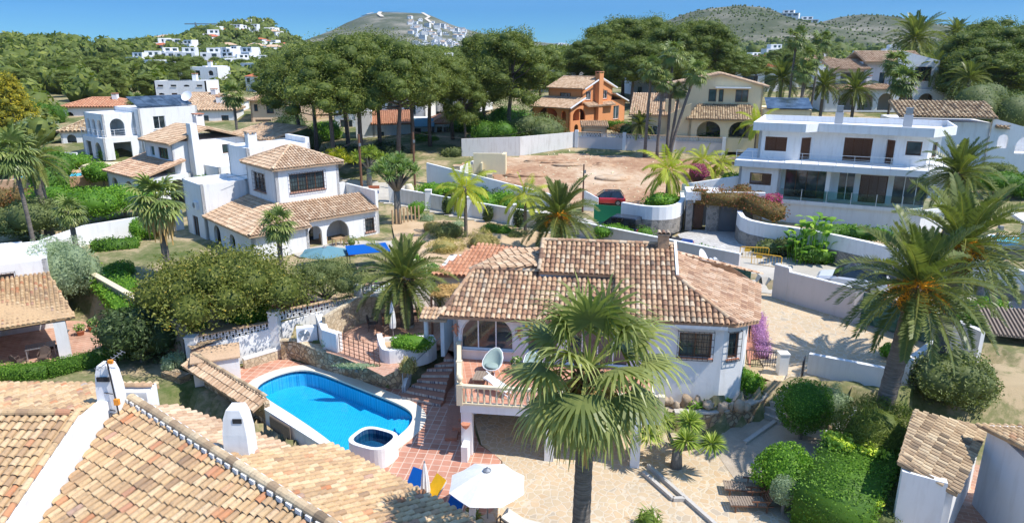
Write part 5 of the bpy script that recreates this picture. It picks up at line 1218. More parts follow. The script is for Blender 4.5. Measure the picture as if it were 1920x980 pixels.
for k in range(6): m.bar((.16 * k, 0, 0), (.16 * k, 0, 1.3), .03)
for z in (0, .65, 1.3): m.bar((0, 0, z), (.8, 0, z), .03)
m.build('leaf', M['black_metal'], t, True)
t = thing('iron_railing', at(1398, 682, 1.5), 0, 'low black iron railing across the pink side path', 'railing'); a, b = at(1398, 684, 1.5), at(1452, 688, 1.5); m = MB(); n = 12
for k in range(n + 1): p = a.lerp(b, k / n); m.bar(p, p + Vector((0, 0, .85)), .022)
for z in (.08, .85): m.bar(a + Vector((0, 0, z)), b + Vector((0, 0, z)), .03)
m.build('bars', M['black_metal'], t)
for k, (a, b, hh, lab) in enumerate((((1560, 775), (1632, 792), 1.25, 'white stepped planter trough, rear one below the shaded wall'), ((1540, 795), (1600, 808), .8, 'white stepped planter trough, middle one below the shaded wall'), ((1500, 812), (1570, 828), .45, 'white stepped planter trough, lowest one below the shaded wall'))):
    p, q = at(*a, 0), at(*b, 0); d = q - p; t = thing('planter_trough', p, math.atan2(d.y, d.x), lab, 'planter', 'white planter troughs'); L_ = d.length
    m = MB(); m.b2(0, L_, -.08, .08, 0, hh); m.b2(0, .14, .085, .8, 0, hh); m.b2(L_ - .14, L_, .085, .8, 0, hh + .15); m.build('trough', M['white_plaster'], t, True)
    m = MB(); m.b2(.15, L_ - .15, .09, .8, hh - .3, hh - .1); m.build('soil', M['sandy_soil'], t, True)
wallthing('kerb_wall', 'long low edging between gravel and patio under the round topiary', [at(1396, 832, 0), at(1462, 786, 0)], .14, .2, 'concrete', cat='kerb')
# ================================================================= street side walls
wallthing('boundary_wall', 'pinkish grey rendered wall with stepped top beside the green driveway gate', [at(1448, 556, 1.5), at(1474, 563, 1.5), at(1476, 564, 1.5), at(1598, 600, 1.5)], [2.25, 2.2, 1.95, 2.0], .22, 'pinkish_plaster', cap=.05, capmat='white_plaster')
pier('pinkish gate pier at the right end of the stepped wall', at(1600, 603, 1.5), .5, 2.15, 'pinkish_plaster', cap='black_metal')
g0, g1 = at(1608, 604, 1.5), at(1742, 646, 1.5)
def plate_gate(label, a, b, h, mat='green_paint'):
    d = b - a; t = thing('driveway_gate', a, math.atan2(d.y, d.x), label, 'gate'); L_ = d.length; m = MB(); m.b2(0, L_, -.03, .03, .08, h); m.build('panel', M[mat], t, True)
    m = MB(); nx = int(L_ / .42); nz = int(h / .26)
    for i in range(nx):
        for k in range(nz):
            x = L_ * (i + .5) / nx; z = .15 + (h - .1) * (k + .5) / nz; s = 1 if (i + k) % 2 else -1; m.box((x, -.055, z), (L_ / nx * .8, .035, h / nz * .72), 0, R(10 * s))
    m.build('woven_plates', M[mat], t, True)
    m = MB(); m.b2(0, L_, -.08, .02, -.02, .07); m.b2(0, L_, -.05, .05, h, h + .05); m.build('rail', M['grey_metal'], t, True); return t
plate_gate('dark green sliding driveway gate of woven metal plates behind the date palm', g0, g1, 1.95)
wallthing('boundary_wall', 'shaded white wall right of the green gate behind the palm trunks', [at(1745, 648, 1.3), at(1830, 690, 1.3)], 2.0, .25, 'white_plaster', cap=.05)
wallthing('boundary_wall', 'pale wall stub with lit white side below the green gate', [at(1690, 742, .8), at(1740, 700, .8)], 1.9, .3, 'white_plaster')
ga, gb = Vector((14.4, 45.6, 1.5)), Vector((15.6, 43.2, 1.5)); plate_gate('open green woven metal gate leaf behind the villa roof', ga, gb, 2.0)
a, b = VW(9.8, 12.2, 1.6), Vector((14.3, 45.8, 1.6))
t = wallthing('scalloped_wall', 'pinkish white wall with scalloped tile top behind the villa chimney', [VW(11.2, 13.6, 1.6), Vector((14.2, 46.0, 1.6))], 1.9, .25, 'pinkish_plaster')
m = MB(); p0, p1 = VW(11.2, 13.6, 3.52), Vector((14.2, 46.0, 3.52))
for k in range(12): p = p0.lerp(p1, (k + .5) / 12); m.tube([p + Vector((0, -.2, 0)), p + Vector((0, .2, 0))], .14, 8)
m.build('scalloped_coping', M['white_plaster'], t)
rd = [Vector((-40, 84, 0)), Vector((-13, 72, 0)), Vector((4, 61, 0)), Vector((17, 49.5, 0)), Vector((20, 47, 0)), Vector((26, 40, 0)), Vector((36, 32, 0)), Vector((48, 26, 0))]
rl = [p + Vector((2.6, 3.0, 0)) for p in rd]
gridsheet('street', [tuple(p)[:2] for p in [q + Vector((-1.0, -2.2, 0)) for q in rd]] + [tuple(p)[:2] for p in rl[::-1]], 'concrete_ground', .05, .5)
sheet('street_corner', [at(1392, 540, 1.56), at(1450, 556, 1.56), at(1470, 500, 1.56), at(1420, 478, 1.56), at(1392, 480, 1.56)], 'concrete_ground', 1.75) if False else None
m = MB(); m.face([(13.6, 46.4, 1.53), (17.6, 44.5, 1.53), (19.6, 46.8, 2.2), (20.2, 49.5, 2.24), (14.8, 51, 2.24)]); tag(m.build('gate_apron', M['concrete_ground']), kind='structure')
# wall on the near side of the street
def wl(label, pts, h, mat, th=.22, cap=None, **k): return wallthing('street_wall', label, [Vector((x, y, H(x, y))) for x, y in pts], h, th, mat, cap=cap, **k)
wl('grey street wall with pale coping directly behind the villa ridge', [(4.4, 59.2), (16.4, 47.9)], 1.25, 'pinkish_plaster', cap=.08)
p = [(-12.2, 69.6), (-8.2, 67.1), (-4.1, 64.5), (0.1, 61.9), (4.2, 59.3)]
labs = ('leftmost whitish panel of the garden wall with climbing plants below the street', 'second whitish panel of the garden wall counted from the umbrella pines', 'third whitish panel of the garden wall, behind the golden queen palm', 'last whitish panel of the garden wall before the date palm')
for k in range(4):
    wl(labs[k], [p[k], p[k + 1]], 1.45, 'old_white_plaster', cap=.05, group='whitish street wall panels')
    pier(('white pier left of the first climber on the street wall', 'white pier behind the small lollipop tree', 'white pier just right of the golden queen palm', 'white pier beside the dense climber')[k], Vector((*p[k], H(*p[k]))), .6, 1.85, group='white piers of the street wall')
sheet('cobbled_forecourt', [at(x, y, 2.25) for x, y in ((1278, 452), (1395, 476), (1410, 420), (1385, 430), (1300, 432), (1270, 440))], 'cobbles', 2.3)
gridsheet('dirt_lot', [tuple(at(x, y, z))[:2] for x, y, z in ((850, 322, 3.6), (905, 304, 4.4), (960, 290, 5), (1075, 284, 5.2), (1390, 292, 5.2), (1240, 372, 3.2), (1180, 392, 2.8), (1080, 378, 3))], 'red_earth', .06, 1.0)
rg = random.Random(9); m = MB()
for k in range(240):
    x, y = at(rg.uniform(880, 1230), rg.uniform(300, 372), 3.8)[:2]; s = rg.uniform(.06, .24); m.box((x, y, H(x, y) + .05), (s, s * .8, s * .7), rg.uniform(0, 3), rg.uniform(-.4, .4))
tag(m.build('rubble', M['yellow_plaster']), 'broken pale rubble scattered over the red dirt lot', 'rubble', kind='stuff')
for k, (px, py, r) in enumerate(((985, 322, 3.2), (1030, 308, 4.5), (1100, 312, 5), (1150, 325, 3.5), (940, 330, 3))):
    q = at(px, py, 4.2); L = Leaves(k)
    for j in range(26): V, F_ = coremesh(np.array((L.rg.uniform(-r, r) * .5, L.rg.uniform(-.5, .5), -.05)), np.array((1.1, .6, .22)) * L.rg.uniform(.6, 1.3), L.rg, 8, 5, .45); L.add(V, F_, np.full(len(F_), .5))
    o = L.build('soil_heap', 'red_earth'); o.location = (q.x, q.y, H(q.x, q.y)); tag(o, ('low heap of red earth at the left of the dirt lot', 'long mound of red earth at the back of the dirt lot', 'widest mound of red earth under the rear wall', 'reddish mound behind the queen palm', 'small dirt heap near the ruined yellow wall')[k], 'earth mound', 'earth mounds on the dirt lot')
def HS(px, py, z, rz, label, wall='white_plaster', name='house', **k):
    p = at(px, py, z); return House(name, (p.x, p.y, z - .05), R(rz), label, wall, **k)
D2 = R(45)
# ---- white neighbour villa, left of centre
n1 = House('villa', (-19.6, 50.6, 1.5), R(43), 'white villa with tiled hip roof, grilled windows and two arches left of the centre')
n1.side((0, 0), (4.6, 0), 0, 2.65); n1.side((0, 9), (0, 0), 0, 2.65, [(1.2, 2.6, 0, 2.1, 'arch'), (4.5, 5.6, .8, 1.9, 'arch')]); n1.side((4.6, 0), (4.6, .7), 0, 2.65)
n1.side((4.6, .7), (11.6, .7), 0, 2.75, [(.3, 1.5, 0, 2.25, 'arch'), (1.9, 4.0, 0, 2.4, 'arch'), (5.6, 6.5, .9, 2.1, 'grille')])
m = MB(); m.b2(4.7, 11.6, 2.9, 3.1, 0, 2.6); m.b2(9.0, 9.2, .96, 2.89, 0, 2.6); m.b2(3.0, 3.2, .3, 8, 0, 2.6); n1.part('inner_wall', m, 'white_plaster')
m = MB(); m.b2(5.0, 6.4, 2.85, 2.89, 0, 2.1); n1.part('glass_door', m, 'window_glass')
n1.side((11.6, .7), (11.6, 6), 0, 4.4); n1.side((11.6, 6), (8.9, 6), 0, 4.4); n1.w.b2(8.95, 11.3, 5.6, 5.95, 2.6, 4.5)
n1.roof([(-.4, -.45, 2.6), (4.7, -.45, 2.6), (4.7, .35, 2.85), (11.4, .35, 2.85), (11.4, 3.2, 3.9), (3.7, 3.2, 3.9)], 'roof_tan', sp=.25, ex=.38, seg=5)
n1.roof([(-.4, -.45, 2.6), (3.7, 3.2, 3.9), (3.7, 9, 3.9), (-.4, 9, 2.6)], 'roof_tan', sp=.25, ex=.38, seg=5); ridge_obj([((-.4, -.45, 2.62), (3.7, 3.2, 3.92))], 'roof_tan', n1.root, True)
n1.rect(3.7, 9.4, 3.2, 8.8, 2.5, 6.9, {0: [(1.2, 4.3, 4.7, 6.2, 'grille')], 3: [(1.4, 3.6, 4.6, 6.1, 'grille')]})
n1.hip(3.7, 9.4, 3.2, 8.8, 6.8, 8.2, 'roof_tan', seg=5)
n1.rect(3.9, 9.8, 8.85, 13, 0, 7.9, {3: [(1.2, 2.2, 3.2, 4.5, 'grille')]}); n1.rect(-.2, 3.85, 9.1, 13.5, 0, 4.9, {3: [(1.5, 2.8, .1, 2.2, 'dwin')]}, parapet=.3)
n1.w.b2(9.4, 9.8, 8.9, 12.9, 7.9, 8.4); n1.chimney(4.7, 9.6, 7.8, 9.3, .8, .7, cap='roof_tan'); n1.done()
def NL(x, y, z=0): return ROOTM[n1.root] @ Vector((x, y, z))
p = NL(-.25, 10.5, 2.9); aircon(p, R(43 - 90), 'white air conditioning box on the wall of the left villa', .9)
sheet('villa_terrace', [NL(3, -1.5), NL(13, -5.5), NL(14, .7), NL(4.6, .7), NL(4.6, 3), NL(11.5, 3), NL(11.5, 2.9), NL(3, 2.9)][:4] + [NL(3, .5)], 'concrete_ground', 2.05)
# ---- two storey white house with tall chimney wall
n2 = House('house', (-37.6, 70.0, 2.2), R(50), 'white two storey house with pinkish porch roof and tall slab chimney', 'white_plaster')
n2.block([(0, 0), (5, 0), (5, 9), (0, 9)], 0, 2.8, {0: [(2.6, 4.4, 0, 2.3, 'arch')], 3: [(1, 2.6, 0, 2.2, 'arch'), (4.5, 6.4, .5, 2.2, 'arch')]})
n2.roof([(-.4, -.4, 2.85), (-.4, 9, 2.85), (4.5, 9, 4.3), (4.5, -.4, 4.3)], 'roof_pink', sp=.27, seg=4)
n2.rect(3.6, 12, .5, 7, 2.4, 6.1, {3: [(1.2, 2.2, 4.3, 5.4, 'win'), (3.2, 5.4, 4.2, 5.4, 'dwin')], 0: [(5.5, 7.2, 4.4, 5.4, 'dwin')]}); n2.roof([(3.1, 0, 6.0), (3.1, 7.4, 6.0), (7.5, 7.4, 7.4), (7.5, 0, 7.4)], 'roof_tan', sp=.27, seg=4); n2.roof([(7.5, 0, 7.4), (7.5, 7.4, 7.4), (12.4, 7.4, 5.9), (12.4, 0, 5.9)], 'roof_tan', sp=.27, seg=4)
n2.w.hexa([(5.2, -.9, 0), (6.2, -.9, 0), (6.2, .4, 0), (5.2, .4, 0), (5.3, -.6, 8.0), (6.0, -.6, 8.0), (6.0, .3, 8.0), (5.3, .3, 8.0)]); n2.rect(6.3, 12, -3.6, .45, 0, 3.6); n2.rect(12, 17, -3.6, 5, 0, 6.0, {0: [(1, 2.4, 1, 2.2, 'win')]}); n2.roof([(11.9, -3.9, 5.9), (17.3, -3.9, 7.0), (17.3, 5, 7.0), (11.9, 5, 5.9)], 'roof_tan', sp=.27, seg=4)
n2.chimney(9, 5, 7.0, 8.6, .9, .9); n2.done()
# ---- white cubic house with solar panels
n3 = House('house', (-52.9, 90.4, 3.9), R(50), 'white flat roofed house with solar collectors, arched balconies and outside stair')
n3.rect(0, 9, 0, 7, 0, 2.85, {3: [(1.0, 2.8, 0, 2.2, 'open'), (4, 6, 0, 2.2, 'arch')], 0: [(1.2, 3.4, 0, 2.2, 'open')]}); n3.rect(.6, 4.6, .8, 6.8, 2.85, 5.7, {3: [(.6, 1.6, 0 + 2.9, 5.1, 'arch'), (2.2, 3.4, 2.9, 5.1, 'arch'), (4.0, 5.4, 2.9, 5.1, 'arch')], 0: [(.8, 2.6, 2.9, 5.2, 'arch')]}, parapet=.15)
n3.rect(4.6, 12.6, -.6, 7, 0, 6.3, {3: [(2.0 + .2, 4.0, 3.6, 5.4, 'win')], 0: [(1.8, 3.4, 3.6, 5.3, 'win')]}, parapet=.1); n3.railing([(0, 7, 2.9), (0, 0, 2.9), (4.6, 0, 2.9)], nb=3)
m = MB()
for k in range(5):
    m2 = MB(); x = 5.0 + 1.5 * k; m2.hexa([(x, .2, 6.5), (x + 1.45, .2, 6.5), (x + 1.45, 3.6, 7.7), (x, 3.6, 7.7), (x, .2, 6.58), (x + 1.45, .2, 6.58), (x + 1.45, 3.6, 7.78), (x, 3.6, 7.78)]); n3.part('solar_panel', m2, 'solar_glass')
m = MB(); 
for k in range(6): m.b2(4.7 + .32 * k, 5.0 + .32 * k, -1.6, -.65, 0, 2.6 - .4 * k)
n3.part('outside_stair', m, 'white_plaster')
def dish(h, p, r, rz, parent=None, el=35):
    m = MB(); d = Matrix.Translation(Vector(p)) @ Matrix.Rotation(rz, 4, 'Z') @ Matrix.Rotation(R(90 - el), 4, 'X'); K = 16
    for j in range(3):
        for k in range(K):
            f = lambda rr, kk: d @ Vector((math.cos(2 * math.pi * kk / K) * rr * r, math.sin(2 * math.pi * kk / K) * rr * r, rr * rr * r * .22)); m.face([f(j / 3, k), f((j + 1) / 3, k), f((j + 1) / 3, k + 1), f(j / 3, k + 1)])
    return m
m = dish(n3, (12.2, 1, 7.6), .8, R(-60)); m.bar((12.2, 1.3, 6.3), (12.2, 1.2, 7.5), .08); n3.part('satellite_dish', m, 'white_metal'); n3.done()
# ---- ochre wall block with poster in front
k_ = HS(157, 350, 2.6, 5, 'cream rendered garden block with pale blue sign beside the outside stairs', 'yellow_plaster', name='garden_building', cat='building'); k_.rect(0, 3.7, 0, 3, 0, 2.4, parapet=.05)
m = MB(); m.b2(2.2, 3.5, -.03, -.005, 1.9, 2.25); k_.part('sign', m, 'cyan_panel'); k_.done()
# ---- houses behind the umbrella pines
a = HS(628, 250, 5, -6, 'white two storey house with five arches behind the umbrella pine trunks'); a.rect(0, 15, 0, 8, 0, 5.7, {0: [(.7 + 2.7 * k, 2.7 + 2.7 * k, 3.0, 5.2, 'awin') for k in range(5)] + [(1, 3, .3, 2.2, 'dwin'), (6, 8, .3, 2.2, 'dwin')]}); a.gable(0, 15, 0, 8, 5.7, 7.1, 'roof_tan', sp=.3, seg=3); a.chimney(10, 4, 6.8, 8.3); a.done()
a = HS(722, 272, 4.6, 10, 'low white bungalow with orange tile roofs and grey awning behind the pines'); a.rect(-1.6, 4, 0, 8, 0, 3.2, {0: [(1, 1.6, 1, 2, 'win')]}); a.w.b2(-4, -1.65, 0, 6, 0, 4.9); a.roof([(-1.9, -.5, 3.1), (4.2, -.5, 3.1), (4.2, 5, 4.6), (-1.9, 5, 4.6)], 'roof_orange', sp=.3, seg=3)
a.rect(4, 7, 1.5, 8, 0, 3.4, {0: [(.3, 1.3, 0, 2.2, 'dwin'), (1.8, 2.6, .2, 1.3, 'door')]}); m = MB(); m.hexa([(3.9, -.9, 2.6), (7.2, -.9, 2.6), (7.2, 1.5, 3.6), (3.9, 1.5, 3.6), (3.9, -.9, 2.68), (7.2, -.9, 2.68), (7.2, 1.5, 3.68), (3.9, 1.5, 3.68)]); a.part('awning', m, 'teal_fabric')
a.rect(7.2, 14, .6, 8, 0, 3.0, {0: [(.4, 1.2, 0, 2.5, 'dwin'), (1.3, 5.2, .2, 2.5, 'curtain')]}); a.hip(7.2, 14, .6, 8, 3.0, 4.6, 'roof_orange', sp=.3, seg=3); a.done()
a = HS(474, 246, 4.5, 12, 'peach coloured two storey house with arches left of the umbrella pines', 'peach_plaster'); a.rect(0, 6, 0, 8, 0, 5.4, {0: [(.6, 1.2, 3.4, 4.6, 'dwin'), (2.6, 3.8, 3.0, 5.0, 'dwin'), (.6, 3.2, 0, 2, 'garage')]}); a.rect(6, 10.5, -.8, 8, 0, 5.2, {0: [(.8, 2.4, 3.0, 4.8, 'arch'), (.5, 1.8, 0, 2, 'arch')]}); a.rect(10.5, 15, 1, 8, 0, 6.8, {0: [(1, 2.4, 3.8, 5.2, 'dwin')]}); a.hip(0, 10.5, -.6, 8, 5.3, 6.8, 'roof_pink', sp=.3, seg=3); m = MB(); m.b2(10.4, 15.1, .9, 8.1, 6.8, 7.0); a.part('parapet', m, 'peach_plaster'); a.done()
a = HS(800, 208, 8, -20, 'white house with pointed gables half hidden behind the dark pine'); a.rect(0, 9, 0, 8, 0, 5.2, {0: [(1, 2, 3, 4.4, 'awin'), (4, 5.4, 3, 4.4, 'win')]}); a.gable(0, 9, 0, 8, 5.2, 7.2, 'roof_tan', 'y', sp=.3, seg=3); a.done()
# ---- orange house
o = House('house', (8.3, 101.4, 6.2), R(46), 'orange rendered house with tiled roofs, white framed windows and central chimney', 'orange_plaster')
o.rect(0, 6.5, 0, 8, 0, 4.3, {3: [(1.4, 5.4, 2.0, 4.0, 'arch'), (6.2, 7.2, 2.0, 3.6, 'arch'), (2, 4, .3, 1.4, 'win')], 0: [(.8, 4.0, 2.0, 3.9, 'arch'), (1.2, 2.2, 0, 1.4, 'arch')]}); m = MB(); m.b2(2.8, 3.0, .3, 7.7, 0, 4.1); m.b2(.3, 2.8, 5, 5.2, 0, 4.1); m.b2(.26, 6.2, .26, 7.7, 1.6, 1.8); o.part('inner_wall', m, 'orange_plaster')
o.rect(6.5, 15, 0, 8, 0, 4.9, {0: [(.4, 1.8, 1.6, 3.6, 'win'), (5.2, 6.8, 1.6, 3.9, 'win')]})
o.rect(3.4, 11.6, .3, 7.5, 4.0, 7.2, {0: [(1.0, 2.3, 5.2, 6.6, 'win'), (5.4, 6.8, 5.2, 6.6, 'win')], 3: [(2.5, 4.8, 5.2, 6.3, 'dwin')]})
o.gable(3.4, 11.6, .3, 7.5, 7.2, 8.8, 'roof_tan', 'y', sp=.3, seg=3); o.roof([(-.5, -.5, 4.1), (-.5, 8.3, 4.1), (3.4, 8.3, 5.6), (3.4, -.5, 5.6)], 'roof_tan', sp=.3, seg=3); o.roof([(11.6, -.4, 6.0), (15.4, -.4, 4.6), (15.4, 8.3, 4.6), (11.6, 8.3, 6.0)], 'roof_tan', sp=.3, seg=3)
o.roof([(3.6, -.8, 4.25), (11.2, -.8, 4.25), (11.2, .28, 4.8), (3.6, .28, 4.8)], 'roof_tan', sp=.3, seg=3); o.chimney(7.2, -.2, 0, 9.8, 1.1, .9); o.root.scale = (.9, .9, .88)
m = MB()
for x0, z0, x1, z1 in ((-.5, 4.1, 3.4, 5.6), (3.1, 6.98, 7.5, 8.75), (7.5, 8.75, 11.9, 6.98), (11.6, 6.0, 15.4, 4.6)): m.bar((x0, -.52, z0 + .02), (x1, -.52, z1 + .02), .12, .2)
o.part('verge', m, 'white_plaster'); o.done()
# ---- cream house
c = House('house', (22.8, 90.5, 5.2), R(-14), 'cream house with arched porch, fan tiled porch roof and broad white gable', 'cream_plaster')
c.rect(-7.4, -1.8, 1.0, 10, 0, 4.6, {0: [(2, 3.4, 1.6, 3.0, 'win')]}); c.roof([(-7.8, .5, 4.4), (-1.5, .5, 4.4), (-1.5, 6, 6.9), (-7.8, 6, 6.9)], 'roof_tan', sp=.3, seg=3)
c.w.hexa([(-2.6, .2, 0), (.1, .2, 0), (.1, .6, 0), (-2.6, .6, 0), (-2.6, .2, 4.6), (.1, .2, 6.0), (.1, .6, 6.0), (-2.6, .6, 4.6)])
c.rect(0, 8.6, 0, 4, 0, 4.2, {0: [(1.0, 3.9, 1.8, 3.8, 'arch'), (4.9, 7.7, 1.8, 3.8, 'arch')]}); m = MB(); m.b2(.26, 8.3, .26, 3.9, 1.4, 1.6); m.b2(.3, 8.3, 2.8, 3.0, 0, 4); c.part('inner_wall', m, 'cream_plaster'); m = MB(); m.b2(2.2, 4.2, 2.74, 2.79, 1.7, 3.6); m.b2(5.2, 7.2, 2.74, 2.79, 1.7, 3.6); c.part('glass_door', m, 'window_glass')
c.roof([(-.5, -.5, 4.1), (9.1, -.5, 4.1), (7.6, 4, 5.7), (1, 4, 5.7)], 'roof_old', sp=.3, seg=3); c.rect(-2, 9, 4, 12, 0, 8.2, {0: [(4.2, 5.2, 6.0, 7.6, 'dwin'), (5.5, 6.1, 6.0, 7.6, 'dwin'), (7.6, 9.2, 6.0, 7.6, 'dwin')]}); c.roof([(-3.4, 3.6, 8.1), (3.6, 3.6, 9.6), (3.6, 12, 9.6), (-3.4, 12, 8.1)], 'roof_tan', sp=.3, seg=3); c.roof([(3.6, 3.6, 9.6), (9.6, 3.6, 8.0), (9.6, 12, 8.0), (3.6, 12, 9.6)], 'roof_tan', sp=.3, seg=3); c.rect(9, 15, 3, 11, 0, 5.2); c.w.hexa([(-1.9, 4.02, 8.1), (8.9, 4.02, 8.1), (8.9, 4.25, 8.1), (-1.9, 4.25, 8.1), (3.4, 4.02, 9.45), (3.8, 4.02, 9.45), (3.8, 4.25, 9.45), (3.4, 4.25, 9.45)])
m = MB(); m.hexa([(9.5, 2.6, 5.3), (15, 2.6, 5.3), (15, 7, 6.4), (9.5, 7, 6.4), (9.5, 2.6, 5.4), (15, 2.6, 5.4), (15, 7, 6.5), (9.5, 7, 6.5)]); c.part('solar_panel', m, 'solar_glass'); m = MB(); m.b2(3, 7.4, 3.0, 3.95, 7.75, 7.9); c.part('canopy', m, 'white_plaster'); c.w.b2(-3.2, -2.0, 1.2, 1.6, 0, 6.4); c.done()
# ---- modern white villa
q = House('modern_villa', (21.0, 64.8, 1.1), R(-25), 'large modern white villa with flat roofs, brown shutters and glass balustrades at the right')
q.side((.3, 0), (5.4, 0), 0, 3.2); q.side((5.4, 0), (15.6, 0), 0, 3.2, [(2.2, 3.4, 1.5, 2.0, 'win')]); q.side((15.6, 0), (17.6, 2.4), 0, 3.2); q.side((17.6, 2.4), (17.6, 9), 0, 3.2); q.side((.3, 9), (.3, 0), 0, 6.3)
q.side((.3, 0), (4.0, 0), 3.2, 6.25, [(1.0, 2.9, 4.4, 5.5, 'shut')]); q.side((4.0, 1.6), (17.2, 1.6), 3.2, 6.25, [(.3, 4.0, 3.25, 5.9, 'dwin'), (4.8, 6.2, 3.25, 5.9, 'slide'), (6.6, 8.8, 3.25, 5.7, 'shut'), (9.2, 12, 3.25, 5.9, 'slide')]); q.side((4, 0), (4, 1.6), 3.2, 6.25)
m = MB(); m.prism([(.2, -.15), (15.7, -.15), (17.9, 2.3), (17.9, 9), (.2, 9)], 2.9, 3.25); m.prism([(-.1, -.6), (15.6, -.6), (17.9, 1.6), (17.9, 9), (-.1, 9)], 6.1, 6.65); q.part('floor_slab', m, 'white_plaster')
m = MB(); m.b2(7.8, 8.15, .0, .35, 3.25, 6.1); q.part('column', m, 'white_plaster'); q.railing([(0, -.5, 6.65), (15.5, -.5, 6.65), (17.8, 1.7, 6.65)], h=.9, nb=3)
m = MB(); m.b2(4.1, 15.5, -.06, -.03, 3.3, 4.25); m.hexa([(15.6, -.05, 3.3), (17.7, 2.3, 3.3), (17.73, 2.3, 3.3), (15.63, -.05, 3.3), (15.6, -.05, 4.25), (17.7, 2.3, 4.25), (17.73, 2.3, 4.25), (15.63, -.05, 4.25)]); q.part('glass_balustrade', m, 'clear_glass')
for x in (5.9, 8, 10, 12, 14): m = MB(); m.b2(x, x + .05, -.1, -.04, 3.25, 4.3); q.part('post', m, 'white_metal')
q.side((1.6, 1.6), (5.2, 1.6), 6.65, 9.35, [(.6, 2.5, 7.4, 8.7, 'shut')]); q.side((5.2, 1.6), (6.3, 2.8), 6.65, 9.35, [(.2, 1.4, 6.7, 8.7, 'shut')]); q.side((6.3, 2.8), (12.2, 2.8), 6.65, 9.35, [(2.6, 4.9, 6.7, 8.8, 'shut')]); q.side((12.2, 2.8), (13.0, 1.9), 6.65, 9.35, [(.15, 1.1, 6.7, 8.8, 'shut')]); q.side((13.0, 1.9), (15.5, 1.9), 6.65, 9.35, [(.8, 2.0, 7.6, 8.8, 'dwin')]); q.side((15.5, 1.9), (16.6, 4), 6.65, 9.35, [(.8, 1.8, 7.4, 8.7, 'dwin')]); q.side((16.6, 4), (16.6, 9), 6.65, 9.35); q.side((1.6, 9), (1.6, 1.6), 6.65, 9.35); q.side((16.6, 9), (1.6, 9), 0, 9.35)
m = MB(); m.prism([(1.2, .7), (5.6, .7), (6.6, 2.0), (15.6, .9), (17.5, 4), (17.5, 10), (1.2, 10)], 9.3, 9.5); q.part('roof_slab', m, 'white_plaster')
pp = [(1.2, .7), (5.6, .7), (6.6, 2.0), (15.6, .9), (17.5, 4), (17.5, 10), (1.2, 10)]; m = MB(); pw(m, [Vector((x, y, 9.3)) for x, y in pp], .75, .22, closed=True); q.part('roof_parapet', m, 'white_plaster')
for x, y in ((8.2, 4.5), (13.8, 4.2)): m = MB(); m.b2(x - .35, x + .35, y - .3, y + .3, 9.4, 10.9); o_ = q.part('flue', m, 'grey_plaster'); m = MB(); m.b2(x - .28, x + .28, y - .25, y + .25, 10.95, 11.5); q.part('flue_cap', m, 'grey_metal', o_)
q.done()
def QL(x, y, z=0): return ROOTM[q.root] @ Vector((x, y, z))
p = QL(10.4, .8, 3.28)
wallthing('garden_wall', 'white wall stepping down left of the modern villa', [QL(-4.6, -1.5, 1.6), QL(.2, .5, 1.8)], [2.6, 3.2], .3, 'white_plaster')
# house with arch right of the modern villa
a = House('house', (43.6, 79, 4.6), R(-14), 'white house with tiled roof and wide arch behind the modern villa at the right'); a.rect(0, 9, 0, 9, 0, 5.4); a.roof([(-.5, -1, 6.0), (9.2, -1, 6.0), (9.6, 4.5, 7.4), (-.5, 4.5, 7.4)], 'roof_old', sp=.4, ex=.5, seg=4)
a.side((9.0, -.3), (17.5, -.3), 0, 5.9, [(.8, 1.8, 2.7, 4.2, 'arch'), (2.6, 5.6, 2.2, 4.2, 'arch')], z1b=3.6); a.side((17.5, -.3), (17.5, 8), 0, 3.6); m = MB(); m.b2(9.3, 17.2, 3.5, 3.7, 0, 4.0); m.b2(9.3, 17.2, .0, 3.4, 1.9, 2.05); a.part('inner_wall', m, 'white_plaster'); a.roof([(9.3, -.7, 5.0), (10.6, -.7, 4.9), (10.6, 1, 5.4), (9.3, 1, 5.4)], 'roof_old', sp=.4, seg=4); a.railing([(11.4, -.5, 2.2), (15, -.5, 2.2)], h=.9)
m = MB(); m.b2(14.0, 15.6, -.62, -.6, 1.7, 2.8); a.part('striped_towel', m, 'white_fabric'); a.done()
# large white arcaded villa, upper right
a = House('villa', (54.5, 124, 7.6), R(-4), 'long white villa with an arcade of arches and terraced tile roofs, upper right')
a.rect(0, 20, 0, 6, 0, 3.9, {0: [(2.4 + 3.35 * k, 4.9 + 3.35 * k, .3, 3.2, 'arch') for k in range(5)]}, capmat='roof_pink'); m = MB(); m.b2(.3, 19.6, 3.4, 3.6, 0, 3.5); a.part('inner_wall', m, 'beige_plaster')
a.roof([(-.5, -.5, 3.9), (11, -.5, 3.9), (11, 2, 4.7), (-.5, 2, 4.7)], 'roof_tan', sp=.4, ex=.5, seg=3); a.rect(0, 7, 2, 10, 3.9, 7.4, {0: [(1.2, 2.2, 4, 6.4, 'door'), (3, 6.4, 4, 6.6, 'open')]}); a.w.b2(.3, 6.7, 5.5, 5.7, 3.9, 7.2); a.roof([(.8, .8, 7.2), (7.6, .8, 7.2), (7.6, 7, 8.8), (.8, 7, 8.8)], 'roof_tan', sp=.4, ex=.5, seg=3)
a.rect(7, 12, 3, 11, 3.9, 8.4, {0: [(3, 4, 4.6, 6.6, 'dwin')]}); a.rect(12, 19, 1.2, 10, 3.9, 8.6, {0: [(3.0, 5.8, 5.2, 7.6, 'dwin')]}); a.gable(7, 17, 2, 12, 8.5, 10.1, 'roof_tan', 'x', walls=False, sp=.4, ex=.5, seg=3); a.w.hexa([(12, 1.21, 8.6), (19, 1.21, 8.6), (19, 1.5, 8.6), (12, 1.5, 8.6), (12, 1.21, 10.2), (12.6, 1.21, 10.2), (12.6, 1.5, 10.2), (12, 1.5, 10.2)])
